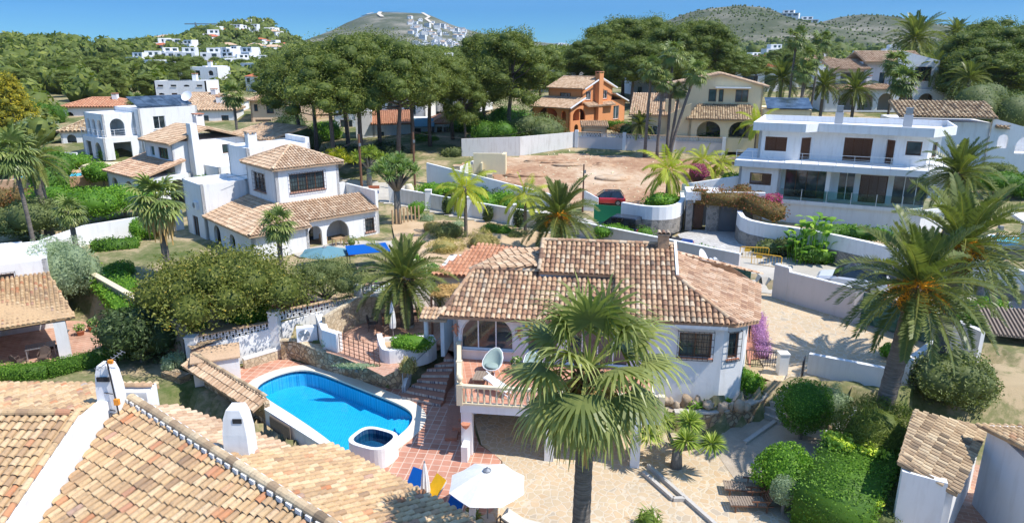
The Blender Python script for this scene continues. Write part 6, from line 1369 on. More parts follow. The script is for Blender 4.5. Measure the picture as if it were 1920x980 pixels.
a.rect(20, 26, 1, 7, 0, 3.8, {0: [(1, 5, .3, 3, 'dwin')]}); a.chimney(-.8, 2, 3.9, 8.2, 1, 1); a.chimney(7.6, 1.6, 3.9, 6.2, .9, .7); a.done()
a = HS(1318, 172, 9.2, -3, 'white house under a broad red tile hip roof behind the cream house'); a.rect(0, 17, 0, 9, 0, 5, {0: [(1, 3, 1.5, 3, 'win'), (8.5, 12, 1.5, 3.6, 'dwin'), (13.5, 16, 1.5, 3.6, 'dwin')]}); a.hip(0, 17, 0, 9, 5, 6.8, 'roof_red', sp=.45, ex=.5, seg=3); a.chimney(12, 3, 6, 8, 1, 1); a.done()
a = HS(1186, 186, 8.3, 8, 'pale blue shaded white tower house with dark windows left of the palm group'); a.rect(0, 8, 0, 7, 0, 6.6, {0: [(1, 2, 1, 2.6, 'win'), (1.2, 2.2, 4, 6, 'win'), (4, 6.4, 3.8, 6, 'dwin')]}, parapet=.3); a.rect(6, 14, -2, 5, 0, 3.6, {0: [(1.4, 3.2, 0, 2.6, 'arch')]}); a.roof([(5.6, -2.4, 3.5), (14.4, -2.4, 3.5), (14.4, 3, 4.9), (5.6, 3, 4.9)], 'roof_tan', sp=.4, seg=3); a.done()
# generic mid-distance houses: kind, label from a table
def simple(px, py, z, w, d, h, roof, label, rz=0, wallm='white_plaster', hr=1.4, fl=1, gr=None, chim_=True):
    a = HS(px, py, z, rz, label, wallm, group=gr); ops = []; n = max(1, int(w / 2.6))
    for f in range(fl):
        for k in range(n): x = w * (k + .5) / n; ops.append((x - .6, x + .6, h * f / fl + .9, h * f / fl + min(2.1, h / fl - .4), 'dwin' if (k + f) % 3 else 'arch'))
    a.rect(0, w, 0, d, 0, h, {0: ops}, parapet=.0 if roof else .4)
    m = MB(); m.b2(.4, w - .4, d * .3, d * .3 + .2, 0, h - .3); a.part('inner_wall', m, wallm)
    if roof: a.hip(0, w, 0, d, h, h + hr, roof, sp=.5, ex=.6, seg=3)
    if chim_: a.chimney(w * .7, d * .4, h - .2, h + hr + .9, .9, .9)
    a.done()
for i in ((118, 232, 5.2, 12, 8, 3, 'roof_orange', 'bungalow with vivid orange roof behind the solar panel house', 5), (300, 222, 6, 13, 9, 3, 'roof_tan', 'wide ochre roofed bungalow right of the satellite dish', -5), (330, 240, 5, 10, 7, 3, 'roof_tan', 'low tan roofed bungalow just above the slab chimney house', 8), (118, 280, 4, 8, 6, 2.6, 'roof_old', 'small white annex with old tile roof left of the solar house', 20),
          (1465, 165, 9.2, 10, 8, 4.4, 'roof_red', 'white house with red tile roof behind the slender fan palms', 0), (1505, 150, 10.2, 11, 8, 5.5, 'roof_pink', 'white house with pinkish roof right of the slender fan palms', 5), (1640, 112, 13, 14, 9, 4, 'roof_pink', 'beige roofed house below the rocky hill at the right', 0), (1605, 135, 11, 10, 8, 3.4, 'roof_orange', 'orange roofed house in front of the conifers at the right', -8), (1420, 125, 12, 10, 8, 4, 'roof_red', 'red roofed house beyond the pines right of centre', -5), (1890, 195, 9, 12, 9, 4, 'roof_pink', 'house with brown roof at the right edge below the big pines', -12)): simple(*i)
for i in ((292, 186, 8.2, 11, 7, 3.4, None, 'white flat roofed terraced block above the green tennis fence', 0, 'white_plaster', 1, 2), (338, 168, 9, 10, 7, 5.0, None, 'white cubist villa with dark ribbon windows on the far slope', -4, 'white_plaster', 1, 2), (1010, 175, 9, 9, 8, 4.5, None, 'blue grey flat roofed house between the two pine groups', -15, 'grey_plaster', 1, 1), (1090, 140, 10.5, 12, 9, 5, None, 'white flat roofed house left above the orange house', 4, 'white_plaster', 1, 2), (1055, 150, 10, 9, 8, 4.5, None, 'white cube house just left above the orange chimney', 10, 'white_plaster', 1, 2), (1745, 100, 13, 12, 8, 4, None, 'white flat house between date palms on the right skyline', 0, 'white_plaster', 1, 1), (1560, 118, 13, 11, 8, 3.5, None, 'dark flat roofed modern house under the rocky hill', 0, 'dark_grey_panel', 1, 1)): simple(*i)
# ---- right edge buildings
r1 = House('tiled_shed', (14.4, 22.0, 0), 0, 'shed with weathered tile roof beside the clipped hedge at the bottom right')
def RL(p): return (p[0] - 14.4, p[1] - 22.0, p[2])
A1, A2, A3, A4 = at(1712, 768, 3.3), at(1683, 864, 3.2), at(1795, 925, 2.5), at(1853, 800, 2.6)
r1.roof([RL(A1), RL(A2), RL(A3), RL(A4)], 'roof_old', sp=.23, ex=.34, seg=5); m = MB(); inset = lambda p, c: (p[0] + (c[0] - p[0]) * .12, p[1] + (c[1] - p[1]) * .12); cc = RL((A1 + A2 + A3 + A4) / 4)
m.prism([inset(RL(p), cc) for p in (A1, A2, A3, A4)], 0, [3.0, 2.9, 2.2, 2.3]); r1.part('wall', m, 'white_plaster')
m = MB(); a, b = at(1688, 878, 2.9), at(1772, 903, 2.7); a, b = RL(a), RL(b); pw(m, [Vector((a[0], a[1] - .1, 0)), Vector((b[0], b[1] - .1, 0))], [2.95, 2.8], .3); r1.part('end_wall', m, 'white_plaster')
p = RL(at(1716, 908, 2.2)); m = MB(); m.tube([(p[0], p[1] + .2, p[2]), (p[0], p[1] - .28, p[2])], .12, 12); r1.part('vent_pipe', m, 'grey_metal'); r1.w = MB()
r2 = thing('white_house', (18.2, 23.6, 0), 0, 'tall shaded white house wall cut by the right edge of the photo', 'house'); m = MB(); m.prism([(0, 0), (-1.0, -9), (9, -9), (9, -.6)], -.2, 3.5); m.build('wall', M['white_plaster'], r2, True)
tile_roof([(-.3, .2, 3.45), (9, -.6, 3.45), (9, -5, 4.6), (-.6, -5, 4.6)], 'roof_ochre', r2, sp=.25, seg=5, local=True, slab=True)
sheet('alley_paving', [at(1830, 870, 0), at(1860, 880, 0), at(1850, 1010, 0), at(1760, 1010, 0), at(1790, 930, 0)], 'terracotta_patio', .01)
cpt = thing('carport', at(1845, 690, .6), R(-20), 'open carport with corrugated fibre cement roof at the right edge', 'carport'); m = MB()
for k in range(26): x = k * .2; m.hexa([(x, 0, 2.0), (x + .12, 0, 2.0), (x + .12, 3.4, 2.5), (x, 3.4, 2.5), (x + .02, 0, 2.08), (x + .1, 0, 2.08), (x + .1, 3.4, 2.58), (x + .02, 3.4, 2.58)])
m.hexa([(0, 0, 1.95), (5.2, 0, 1.95), (5.2, 3.4, 2.45), (0, 3.4, 2.45), (0, 0, 1.99), (5.2, 0, 1.99), (5.2, 3.4, 2.49), (0, 3.4, 2.49)]); m.build('corrugated_roof', M['weathered_wood'], cpt, True)
for x in (.1, 2.6, 5.0): m = MB(); m.b2(x, x + .12, .1, .22, 0, 2.0); m.build('post', M['dark_wood'], cpt, True)
m = MB(); m.b2(-.1, 5.2, 3.2, 3.3, 0, 2.4); m.build('back_wall', M['grey_plaster'], cpt, True)
sheet('dark_yard', [at(1840, 680, .2), at(1990, 700, .2), at(1990, 800, .2), at(1850, 765, .2)], 'asphalt', .4) if False else None
pv = thing('pavilion', (40, 51, 2), R(-20), 'small white pool house with flat canopy at the right edge', 'building'); m = MB(); m.b2(0, 6, 2, 4, 0, 2.6); m.b2(0, 1.2, 0, 2, 0, 2.6); m.build('wall', M['beige_plaster'], pv, True); m = MB(); m.b2(-1, 7, -1, 4.2, 2.62, 2.85); m.build('roof', M['white_plaster'], pv, True)
p = at(1915, 458, 2.3); pl_ = thing('swimming_pool', (p.x, p.y, 2.2), R(-20), 'blue pool strip of the next garden at the right edge', 'pool'); m = MB(); m.b2(-1.6, 8, -1.2, 2.2, .0, .15); m.build('water', M['pool_lining'], pl_, True); m = MB(); pw(m, [Vector((-1.8, -1.4, 0)), Vector((8, -1.4, 0)), Vector((8, 2.4, 0)), Vector((-1.8, 2.4, 0))], .22, .4, closed=True); m.build('coping', M['white_plaster'], pl_, True)
# pool of the solar house (left) and parasol terrace
p = at(135, 322, 4.0); pl_ = thing('swimming_pool', (p.x - 3, p.y - 2, 3.6), R(20), 'narrow blue pool below the arched balcony house at the left', 'pool'); m = MB(); m.b2(-2, 5, -1.4, 1.4, .0, .12); m.build('water', M['pool_lining'], pl_, True); m = MB(); m.b2(-3, 6, -2.2, -1.45, -.9, .2); m.b2(-3, 6, 1.45, 4, -.9, .2); m.build('deck', M['roof_pink'], pl_, True)
wallthing('terrace_wall', 'long white terrace wall left of the balcony house', [at(60, 320, 3), at(150, 322, 3)], 2.4, .3, 'white_plaster')
# ---- walls of dirt lot and street, far side
wallthing('lot_wall', 'white painted rear wall of the dirt lot left of the gate gap', [at(838, 352, 3), at(905, 322, 3.8)], [1.6, 1.8], .25, 'white_plaster')
def lot(label, pts, hs, mat, **k): return wallthing('lot_wall', label, [Vector((x, y, H(x, y))) for x, y in pts], hs, .25, mat, **k)
lot('bluish grey street wall in front of the dirt lot', [(-9.4, 76.6), (-2, 71.6), (5.0, 66.6)], [2.3, 1.9, 1.3], 'white_plaster')
pf = [Vector((-6.4, 88.5, 0)), Vector((1.0, 88.8, 0)), Vector((8.5, 93.5, 0))]
lot('white boundary wall rising to the right behind the red earth', [tuple(p)[:2] for p in pf], [2.2, 2.4, 2.0], 'old_white_plaster')
p = at(888, 325, 4); t = House('ruined_wall', (p.x, p.y, 3.7), R(-4), 'ruined pale yellow house wall standing at the edge of the dirt lot', 'yellow_plaster', cat='ruin'); t.w.b2(0, 3.3, 0, .3, 0, 2.6); t.w.b2(3.3, 3.7, 0, 2, 0, 2.5); t.w.b2(.9, 1.1, -.6, 0, 0, 1.6); t.w.hexa([(-3.5, 0, 0), (-.02, 0, 0), (-.02, .3, 0), (-3.5, .3, 0), (-3.5, 0, .5), (-.02, 0, 1.3), (-.02, .3, 1.3), (-3.5, .3, .5)]); t.done()
a, b = Vector((8.6, 93.2, 0)), Vector((27, 89.0, 0)); b2_ = Vector((31.5, 87.8, 0))
a.z, b.z = H(a.x, a.y), H(b.x, b.y); breeze('long weathered wall with white lattice strip behind the red dirt lot', a, b, 1.5, 1.6, .5, 'pinkish_plaster', piers=3)
gs = House('garden_store', (9.6, 96.2, 5.6), R(-3), 'small peach shed with tiled roof between wall and orange house', 'peach_plaster', cat='shed'); gs.rect(0, 3.4, 0, 2.4, 0, 2.2, {0: [(.6, 2.6, .3, 1.5, 'dwin')]}); gs.roof([(-.2, -.3, 2.2), (3.6, -.3, 2.2), (3.6, 2.6, 2.7), (-.2, 2.6, 2.7)], 'roof_tan', sp=.3, seg=3); gs.done()
lot('broken white wall stub beside the parked red hatchback', [(7.0, 66.6), (8.4, 66.3)], [2.0, 1.3], 'white_plaster')
a, b = at(1113, 415, 2.4), at(1170, 420, 2.4); t = wallthing('screen_fence', 'green mesh screen fence in front of the dirt lot', [a, b], 1.6, .05, 'green_fabric', cat='fence')
cw = chaikin([at(1165, 430, 2.3), at(1215, 440, 2.3), at(1262, 438, 2.3), at(1278, 425, 2.3), at(1276, 405, 2.3)], 2, False)
wallthing('curved_garden_wall', 'curved white garden wall on grey stone base left of the gatehouse', cw, 2.45, .4, 'white_plaster', base=(1.3, 'grey_stone_wall'))
gh = House('gatehouse', at(1285, 432, 2.3), R(-10), 'white and stone gatehouse with brown pedestrian door', cat='gatehouse'); gh.side((0, 0), (2.6, 0), 0, 3.4, [(.5, 1.7, 0, 2.5, 'open')], mb=gh.w); gh.w.b2(0, .3, .26, 2.2, 0, 3.4); gh.w.b2(2.3, 2.6, .26, 2.2, 0, 3.4); gh.w.b2(0, 2.6, 2.2, 2.4, 0, 3.4); m = MB(); m.b2(.7, 1.5, 1.0, 1.06, 0, 2.2); gh.part('door', m, 'brown_wood'); m = MB(); m.b2(-.15, 2.75, -.15, 2.5, 2.75, 3.45); gh.part('roof', m, 'white_plaster'); m = MB(); m.b2(-.05, .5, -.05, -.003, 0, 2.7); m.b2(1.7, 2.65, -.05, -.003, 0, 2.7); gh.part('stone_facing', m, 'grey_stone_wall'); gh.done()
gt = thing('driveway_gate', at(1332, 433, 2.3), R(-8), 'dark grey gate flanked by stone piers under the flowering beam', 'gate'); m = MB(); m.b2(.6, 3.4, 0, .08, 0, 2.2); m.build('panel', M['dark_grey_panel'], gt, True); m = MB(); m.b2(0, .58, -.2, .3, 0, 3.0); m.b2(3.42, 4.0, -.2, .3, 0, 3.0); m.build('stone_piers', M['grey_stone_wall'], gt, True); m = MB(); m.b2(-.1, 4.3, -.1, .25, 3.0, 3.5); m.build('beam', M['white_plaster'], gt, True)
cw = chaikin([at(1384, 425, 2.3), at(1382, 452, 2.3), at(1410, 466, 2.2), at(1500, 480, 2.1), at(1590, 500, 2.1), at(1700, 530, 2.0)], 1, False)
wallthing('curved_garden_wall', 'long white garden wall on grey stone base in front of the modern villa', cw, 2.2, .4, 'white_plaster', base=(1.1, 'grey_stone_wall'))
wallthing('garden_wall', 'white shaded garden wall at the right behind the two date palms', [at(1700, 525, 2.0), at(1850, 560, 1.9), at(1990, 600, 1.8)], 2.4, .35, 'white_plaster', base=(1.2, 'grey_stone_wall'))
# villa annex with orange roof behind main villa (left)
ax = House('annex', (-5.0, 42.8, 0), R(-8), 'blue grey shaded annex with smooth orange tile roof left behind the villa', cat='building'); ax.rect(0, 6.6, 0, 4.6, 0, 3.5); ax.roof([(-.2, -.4, 3.55), (6.4, -.4, 3.5), (7.2, 3.4, 4.3), (2.0, 4.6, 4.3)], 'roof_orange', sp=.3, ex=.5, seg=3); ax.w.b2(3.4, 9.8, 2, 2.3, 0, 4.0); ax.done()
rfh = thing('reed_canopy', VW(-1.6, 6.2, 0), VR, 'small straw covered canopy beside the villa roof', 'canopy'); L = Leaves(5); 
n_ = 1800; P_ = np.stack([L.rg.uniform(-.9, 1.6, n_), L.rg.uniform(-1.1, 1.1, n_), 3.9 + L.rg.normal(0, .06, n_)], 1); V_, F_ = leafquads(P_, np.tile((0, 0, 1.), (n_, 1)), .5, .05, L.rg, 2.5); L.add(V_, F_, L.rg.random_sample(n_)); L.build('thatch', 'dead_leaf', rfh)
m = MB(); m.b2(-.9, -.8, -1.1, -1.0, 0, 3.9); m.b2(-.9, -.8, 1.0, 1.1, 0, 3.9); m.build('posts', M['brown_wood'], rfh, True)
lw = House('garden_porch', VW(-1.3, 2.6, 1.4), VR, 'narrow white side porch with little tile roof left of the villa', cat='porch'); lw.w.b2(-.9, -.7, -.1, .1, 0, 2.2); lw.w.b2(0, .2, -.1, 2.6, 0, 2.2); lw.roof([(-1.1, -.3, 2.2), (.4, -.3, 2.2), (.4, .7, 2.5), (-1.1, .7, 2.5)], 'roof_tan', sp=.22, seg=4); lw.done()
# ================================================================= palms
def mesh_of(L, name, mat):
    o = L.build(name, mat); me = o.data; bpy.data.objects.remove(o); return me
FAN = [mesh_of(fan_palm_mesh(s, 30, .9, .95, 18, -62, 78, .75, .055), 'palm_crown', 'fan_leaf') for s in (1, 2)]
SLF = [mesh_of(fan_palm_mesh(s, 26, .85, .85, 18, -62, 75, 1.0, .045), 'palm_crown', 'fan_leaf') for s in (3, 4)]
SKT = mesh_of(skirt_mesh(1, 110, .75, 1.5), 'dead_skirt', 'dead_leaf')
DAT = [mesh_of(date_palm_mesh(s, 52, 3.1, 46, .52, -38, 82, .95, .036, rw=.045), 'palm_crown', 'date_leaf') for s in (5, 6)]
QUE = [mesh_of(date_palm_mesh(s, 18, 2.9, 34, .7, -35, 75, 1.25, .035, .15, .55), 'palm_crown', 'queen_leaf') for s in (7, 8)]
def part_of(t, name, me, loc, sc=1.0, rz=0.0):
    o = bpy.data.objects.new(name, me); col.objects.link(o); o.location = loc; o.scale = (sc, sc, sc); o.rotation_euler = (0, 0, rz); setparent(o, t); return o
PK = [0]
def palm(kind, px, py, Y, label, sc=1.0, r=.2, lean=(0, 0), zg=None, group=None, skirt=False, fruit=False, name=None, n=8):
    PK[0] += 1; hub = atd(px, py, Y); bx, by = hub.x - lean[0], hub.y - lean[1]; zg = H(bx, by) if zg is None else zg; h = hub.z - zg
    t = thing(name or {'fan': 'fan_palm', 'slim': 'fan_palm', 'date': 'date_palm', 'queen': 'queen_palm'}[kind], (bx, by, zg), 0, label, 'palm tree', group)
    me = {'fan': FAN, 'slim': SLF, 'date': DAT, 'queen': QUE}[kind][PK[0] % 2]
    part_of(t, 'crown', me, (lean[0], lean[1], h), sc, PK[0] * 1.3)
    tb = trunk_mb(h, r, r * (.8 if kind != 'date' else 1.0), lean, True, n, max(6, int(h / .25)) if Y < 60 else 6); tb.build('trunk', M['palm_bark'], t, True, True)
    if skirt: part_of(t, 'dead_skirt', SKT, (lean[0], lean[1], h - .1), sc)
    if kind == 'date' and Y < 60: stubs((lean[0], lean[1], h - 1.1 * sc), r * 1.45, 1.1 * sc, 60).build('leaf_bases', M['palm_stub'], t, True)
    if fruit:
        L = Leaves(3); n_ = 900; a = L.rg.randint(0, 7, n_) * .9 + L.rg.normal(0, .16, n_); s = L.rg.uniform(.25, 1.25, n_); P = np.stack([lean[0] + np.cos(a) * s * .95, lean[1] + np.sin(a) * s * .95, h + .25 - .5 * s * s + L.rg.normal(0, .13, n_)], 1)
        V, F_ = leafquads(P, np.tile((0, 0, 1.), (n_, 1)), .4, .035, L.rg, .1); L.add(V, F_, L.rg.random_sample(n_)); L.build('fruit_strands', 'fruit_strand', t)
    return t
# the large fan palm in the foreground, modelled finer
hub = atd(1103, 692, 14.8); t = thing('fan_palm', (hub.x - .1, 14.8, 0), 0, 'large fan palm with tall ringed trunk in front of the villa terrace', 'palm tree')
fan_palm_mesh(21, 34, 1.3, 1.3, 36, -50, 84, 1.05, .033).build('crown', 'fan_leaf_pale', t).location = (.1, 0, hub.z)
tb = trunk_mb(hub.z - .4, .275, .195, (.1, 0), True, 14, 60, 1.2); tb.build('trunk', M['palm_bark'], t, True, True)
m = MB(); rg = random.Random(2)
for i in range(46): a = i * 2.4; z = hub.z - 1.1 + 1.0 * i / 46; m.cr = rg.random(); m.bar((.1 + math.cos(a) * .14, math.sin(a) * .14, z), (.1 + math.cos(a) * .36, math.sin(a) * .36, z + .3), .1, .04)
m.build('leaf_bases', M['palm_stub'], t, True)
L = skirt_mesh(6, 26, .55, 1.5); o = L.build('dead_skirt', 'dead_leaf', t); o.location = (.1, 0, hub.z - .2)
palm('date', 1722, 538, 26.8, 'nearest large date palm with orange fruit strands at the right', 1.1, .36, (.75, 0), 0, fruit=True, n=14)
palm('date', 1805, 462, 32.5, 'large date palm with dark trunk just behind the nearest one at the right', 1.22, .36, (.2, 0), .3, fruit=True, n=12)
palm('date', 1797, 325, 50, 'date palm in front of the right end of the modern villa', 1.05, .36, (0, 0))
palm('date', 757, 520, 39.3, 'date palm with thick stubby trunk rising from the upper patio', 1.02, .42, (-.1, 0), 1.3, n=14)
palm('date', 1048, 405, 52, 'date palm with golden fruit behind the left end of the villa roof', 1.12, .34, fruit=True)
palm('queen', 872, 352, 57, 'golden green queen palm in the dry garden left of the date palm', .95, .16)
palm('queen', 985, 365, 58, 'yellow tipped queen palm left of the fruiting date palm', .9, .15)
palm('queen', 1254, 318, 66, 'bright queen palm in the curved white planter by the dirt lot', 1.15, .2)
palm('queen', 1318, 300, 78, 'feathery yellow palm behind the bright queen palm', .9, .14); palm('queen', 1352, 306, 80, 'lower feathery yellow palm beside the white wall top', .75, .12); palm('queen', 1420, 230, 84, 'yellow green palm at the right corner of the cream house', 1.0, .14); palm('queen', 1448, 238, 86, 'second yellow green palm at the right corner of the cream house', .8, .12)
palm('fan', 293, 372, 46.5, 'tall fan palm with shaggy dead skirt on the left lawn', 1.35, .27, (-.1, 0), skirt=True)
palm('fan', 22, 285, 52, 'fan palm with slender dark trunk at the left edge', 1.3, .17, (-.3, 0)); palm('date', 62, 300, 58, 'yellowing palm with pale thick trunk behind the left edge fan palm', .95, .4, (-.2, 0))
palm('fan', 437, 178, 92, 'fan palm standing behind the slab chimney house', 1.25, .2); palm('fan', 255, 190, 120, 'bushy fan palm over the solar panels', 1.2, .2)
for i, (px, py, Y, lx, sc, lab) in enumerate(((1222, 128, 88, .3, 1.3, 'leftmost slender fan palm of the tall clump before the cream house'), (1262, 100, 89, 0, 1.4, 'tallest slender fan palm of the clump before the cream house'), (1243, 152, 87, .2, 1.1, 'shorter fan palm within the clump before the cream house'), (1305, 136, 87, 2.6, 1.35, 'leaning fan palm at the right of the clump before the cream house'), (1275, 168, 88, .8, .95, 'lowest fan palm crown tucked in the clump before the cream house'))):
    palm('slim', px, py, Y, lab, sc, .2, (lx, 0), group='clump of slender fan palms')
for px, py, Y, lx, lab in ((1494, 72, 108, .2, 'tall fan palm, leftmost behind the dark solar roof'), (1541, 74, 110, .5, 'tall fan palm, rightmost of the row behind the dark solar roof'), (1520, 108, 107, .9, 'shorter fan palm between the two tall ones at the right'), (1508, 135, 106, 0, 'low fan palm crown below the two tall ones at the right')):
    palm('slim', px, py, Y, lab, 1.45, .2, (lx, 0), group='fan palms behind the solar roof')
for px, py, Y, sc, k, lab in ((1466, 148, 112, 1.3, 'date', 'drooping date palm left of the tall fan palm row'), (1545, 160, 112, 1.1, 'date', 'grey green date palm right of the tall fan palm row'), (1604, 168, 112, 1.2, 'date', 'feathery palm before the arcaded villa'), (1716, 72, 140, 1.9, 'date', 'large date palm silhouetted on the skyline at the right'), (1680, 118, 112, 1.6, 'fan', 'dark fan palm before the arcaded villa roof'), (1694, 152, 108, 1.7, 'fan', 'pale fan palm in front of the arcaded villa terrace'), (1818, 148, 112, 1.2, 'date', 'yellow green palm right of the arcaded villa'), (1790, 82, 135, 1.2, 'fan', 'slim fan palm on the right skyline'), (1793, 62, 150, 1.2, 'date', 'distant small date palm on the right skyline'), (1538, 88, 170, 1.3, 'date', 'distant palm between the conifers and the tall fan palms'), (1200, 235, 93, .8, 'date', 'low date palm at the left of the cream house'), (1010, 200, 112, 1.2, 'fan', 'fan palm left behind the orange house'), (1050, 175, 130, 1.2, 'fan', 'fan palm above the orange house roof'), (648, 175, 100, 1.2, 'fan', 'fan palm between the umbrella pine trunks'), (888, 165, 110, 1.2, 'date', 'palm beside the gabled white house'), (1752, 130, 125, 1.2, 'date', 'date palm right of the lit gable'), (520, 420, 47.5, .95, 'fan', 'small fan palm rising above the citrus tree'), (130, 395, 48, .8, 'fan', 'young pale fan palm above the left boundary wall'), (538, 398, 47, .01, 'fan', '')):
    if lab: palm(k, px, py, Y, lab, sc, .2 if k == 'fan' else .26, (0, 0))
# ---- sword leaved trees
def yucca(px, py, Y, label, heads, sc=1.0, mat='yucca_leaf', zg=None):
    hub = atd(px, py, Y); zg = H(hub.x, hub.y) if zg is None else zg; h = hub.z - zg; t = thing('yucca_tree', (hub.x, hub.y, zg), 0, label, 'tree'); L = Leaves(PK[0] + 9); tm = MB(); rg = L.rg; tm.tube([(0, 0, -.2), (0, 0, h * .62)], [.28 * sc, .2 * sc], 8)
    for k in range(heads):
        a = k * 2.4; q = math.sqrt((k + .5) / heads) * 1.5 * sc; c = np.array((math.cos(a) * q, math.sin(a) * q, h + (.9 - q * .55) * sc)); tm.tube([(0, 0, h * .6), (c[0] * .5, c[1] * .5, h * .82), tuple(c)], [.13 * sc, .1 * sc, .06], 5)
        n = 130; D = rdir(n, rg); D[:, 2] = np.abs(D[:, 2]) * 1.1 - .35; D /= np.linalg.norm(D, axis=1)[:, None]; l = .72 * sc; S = np.cross(D, (0, 0, 1.)); S /= np.linalg.norm(S, axis=1)[:, None] + 1e-9
        V = np.stack([np.repeat(c[None], n, 0), c + D * l * .5 + S * .04 * sc, c + D * l - np.array((0, 0, .12)), c + D * l * .5 - S * .04 * sc], 1).reshape(-1, 3); L.add(V, np.arange(n * 4).reshape(-1, 4), rg.random_sample(n))
    L.build('foliage', mat, t); tm.build('trunk', M['smooth_bark'], t, True, True)
yucca(742, 318, 62, 'large rounded yucca tree with grey trunk right of the left villa', 16, 1.35)
yucca(690, 295, 76, 'yellowish yucca clump behind the street wall', 9, 1.2, 'fan_leaf_bright'); yucca(630, 300, 78, 'yellow green cycad like clump left of the utility pole', 9, 1.3, 'queen_leaf')
yucca(1272, 818, 26.2, 'spiky yellow green yucca under the terrace corner', 6, 1.0, 'fan_leaf_bright', 0); yucca(378, 350, 67, 'green columnar cactus clump beside the slab chimney house', 10, 1.0, 'hedge_leaf')
def banana(px, py, Y, label, n=26, sc=1.0, zg=None):
    p = atd(px, py, Y); zg = H(p.x, p.y) if zg is None else zg; t = thing('strelitzia', (p.x, p.y, zg), 0, label, 'plant'); L = Leaves(n); V = []; r = []; rg = L.rg; up = np.array((0, 0, 1.))
    for i in range(n):
        a = rg.uniform(0, 6.28); b = np.array((rg.uniform(-1.1, 1.1), rg.uniform(-.6, .6), 0)) * sc; h = rg.uniform(.6, 2.6) * sc; o = np.array((math.cos(a), math.sin(a), 0)); p0 = b; p1 = b + up * h + o * .4; P = [p1 + (o * (.16 + .05 * k) + up * (.42 - .075 * k)) * k * .45 * sc for k in range(5)]; s = np.cross(o, up)
        V += strip([p0, p1], s, [.03, .03]); r += [.6]; V += strip(P, s, [.04, .16 * sc, .19 * sc, .14 * sc, .02]); c = rg.uniform(.2, 1); r += [c] * 4
    L.quads(V, r); L.build('leaves', 'bright_leaf', t)
banana(1525, 428, 50, 'tall banana like plant against the modern villa garage wall', 70, 1.25)
banana(712, 545, 43.5, 'broad leaved bright plant behind the lattice wall near the small pool', 16, .5)
# ================================================================= shrubs and hedges near
def sh(px, py, z, rad, mat, label, **k): return bush(tuple(at(px, py, z)), rad, mat, label, **k)
sh(1500, 822, 0, (1.25, 1.2, 1.25), 'hedge_leaf', 'clipped round topiary on a short stem by the garden steps', cat='topiary', trunk=.55, leaf=(.10, .06), amp=.06)
sh(1470, 925, 0, (1.4, 1.3, 1.1), 'bright_leaf', 'big round clipped green shrub behind the wooden loungers', leaf=(.1, .06), amp=.08)
sh(1466, 962, 0, (.55, .55, .6), 'silver_leaf', 'small grey green ball shrub in front of the big round one', leaf=(.07, .03), trunk=.5, amp=.06)
sh(1548, 815, 0, (.9, .7, 1.0), 'silver_leaf', 'grey green bush in shade behind the round topiary', leaf=(.08, .04), trunk=.6)
sh(1632, 880, 0, (1.75, 1.5, 1.7), 'dull_hedge', 'soft mounded broom like bush right of the white planter troughs', leaf=(.3, .03), amp=.12, n=11000)
hd = hedge([at(1612, 895, 0), at(1548, 1010, 0)], 2.7, 1.75, 'hedge_leaf', 'thick clipped hedge block at the bottom right of the garden', leaf=(.11, .06), rough=.1)
t = thing('ivy', at(1600, 905, 0), 0, 'yellow green ivy spilling over the top of the clipped hedge block', 'climber'); L = Leaves(8)
for k in range(10): L.blob((L.rg.uniform(-1.3, 1.2), L.rg.uniform(-1.2, .7), 1.82), (.5, .45, .15), 230, .17, .14, core=0, bias=1.2, lo=.2)
for k in range(5): L.blob((L.rg.uniform(-2.0, .2), L.rg.uniform(-3.4, -2.6), 1.55), (.3, .3, .1), 110, .15, .12, core=0, lo=.2)
L.build('foliage', 'ivy_leaf', t)
hedge([at(1660, 905, 0), at(1640, 1010, 0)], 1.2, 1.1, 'olive_leaf', 'lower greyish hedge strip left of the shaded shed wall', leaf=(.12, .05))
sh(1775, 770, .3, (1.85, 1.6, 1.7), 'olive_leaf', 'big loose light green bush right of the date palm trunk', leaf=(.15, .08), lumps=7, n=11000, amp=.35)
sh(1812, 640, .6, (2.0, 1.6, 1.5), 'bright_leaf', 'bright green bush below the second date palm', leaf=(.15, .08), lumps=4); sh(1850, 625, .8, (1.3, 1.2, 1.2), 'bright_leaf', 'bright green bush left of the carport', leaf=(.15, .08), lumps=3)
sh(1668, 672, 1.5, (.6, .5, .45), 'bright_leaf', 'small bright bush at the foot of the palm by the driveway'); sh(1400, 742, .9, (.8, .6, .8), 'bright_leaf', 'bushy green shrub at the right corner of the bay window', leaf=(.12, .07), lumps=4)
for k, px in enumerate((1302, 1322, 1341, 1364)): 
    p = at(px, 768 - k * 1.5, .93); L = Leaves(k); t = thing('aloe', p, 0, ('first green aloe rosette from the palm under the bay window', 'second green aloe rosette under the bay window', 'third green aloe rosette under the bay window', 'fourth green aloe rosette, nearest the corner shrub')[k], 'plant', 'aloes in the gravel bed'); L.blob((0, 0, .18), (.26, .26, .26), 90, .34, .07, core=.3, top=True, bias=.1); L.build('leaves', 'bright_leaf', t)
sh(770, 658, 1.75, (1.25, .55, .5), 'bright_leaf', 'dense bright green shrub filling the curved white planter', leaf=(.1, .06))
sh(765, 700, 1.15, (.45, .35, .5), 'dry_grass', 'pale flowering shrub in front of the curved planter', leaf=(.16, .05)); sh(620, 652, 1.15, (.5, .4, .4), 'silver_leaf', 'grey green bush beside the air conditioner'); sh(668, 690, 1.15, (1.2, .25, .14), 'silver_leaf', 'low creeping grey plants on top of the retaining wall')
p = at(1432, 672, 1.52); q = at(1420, 596, 1.52); hedge([p, q], .62, .4, 'purple_flower', 'long strip of purple flowering ground cover beside the pink path', leaf=(.08, .05), name='flower_bed', cat='flowers')
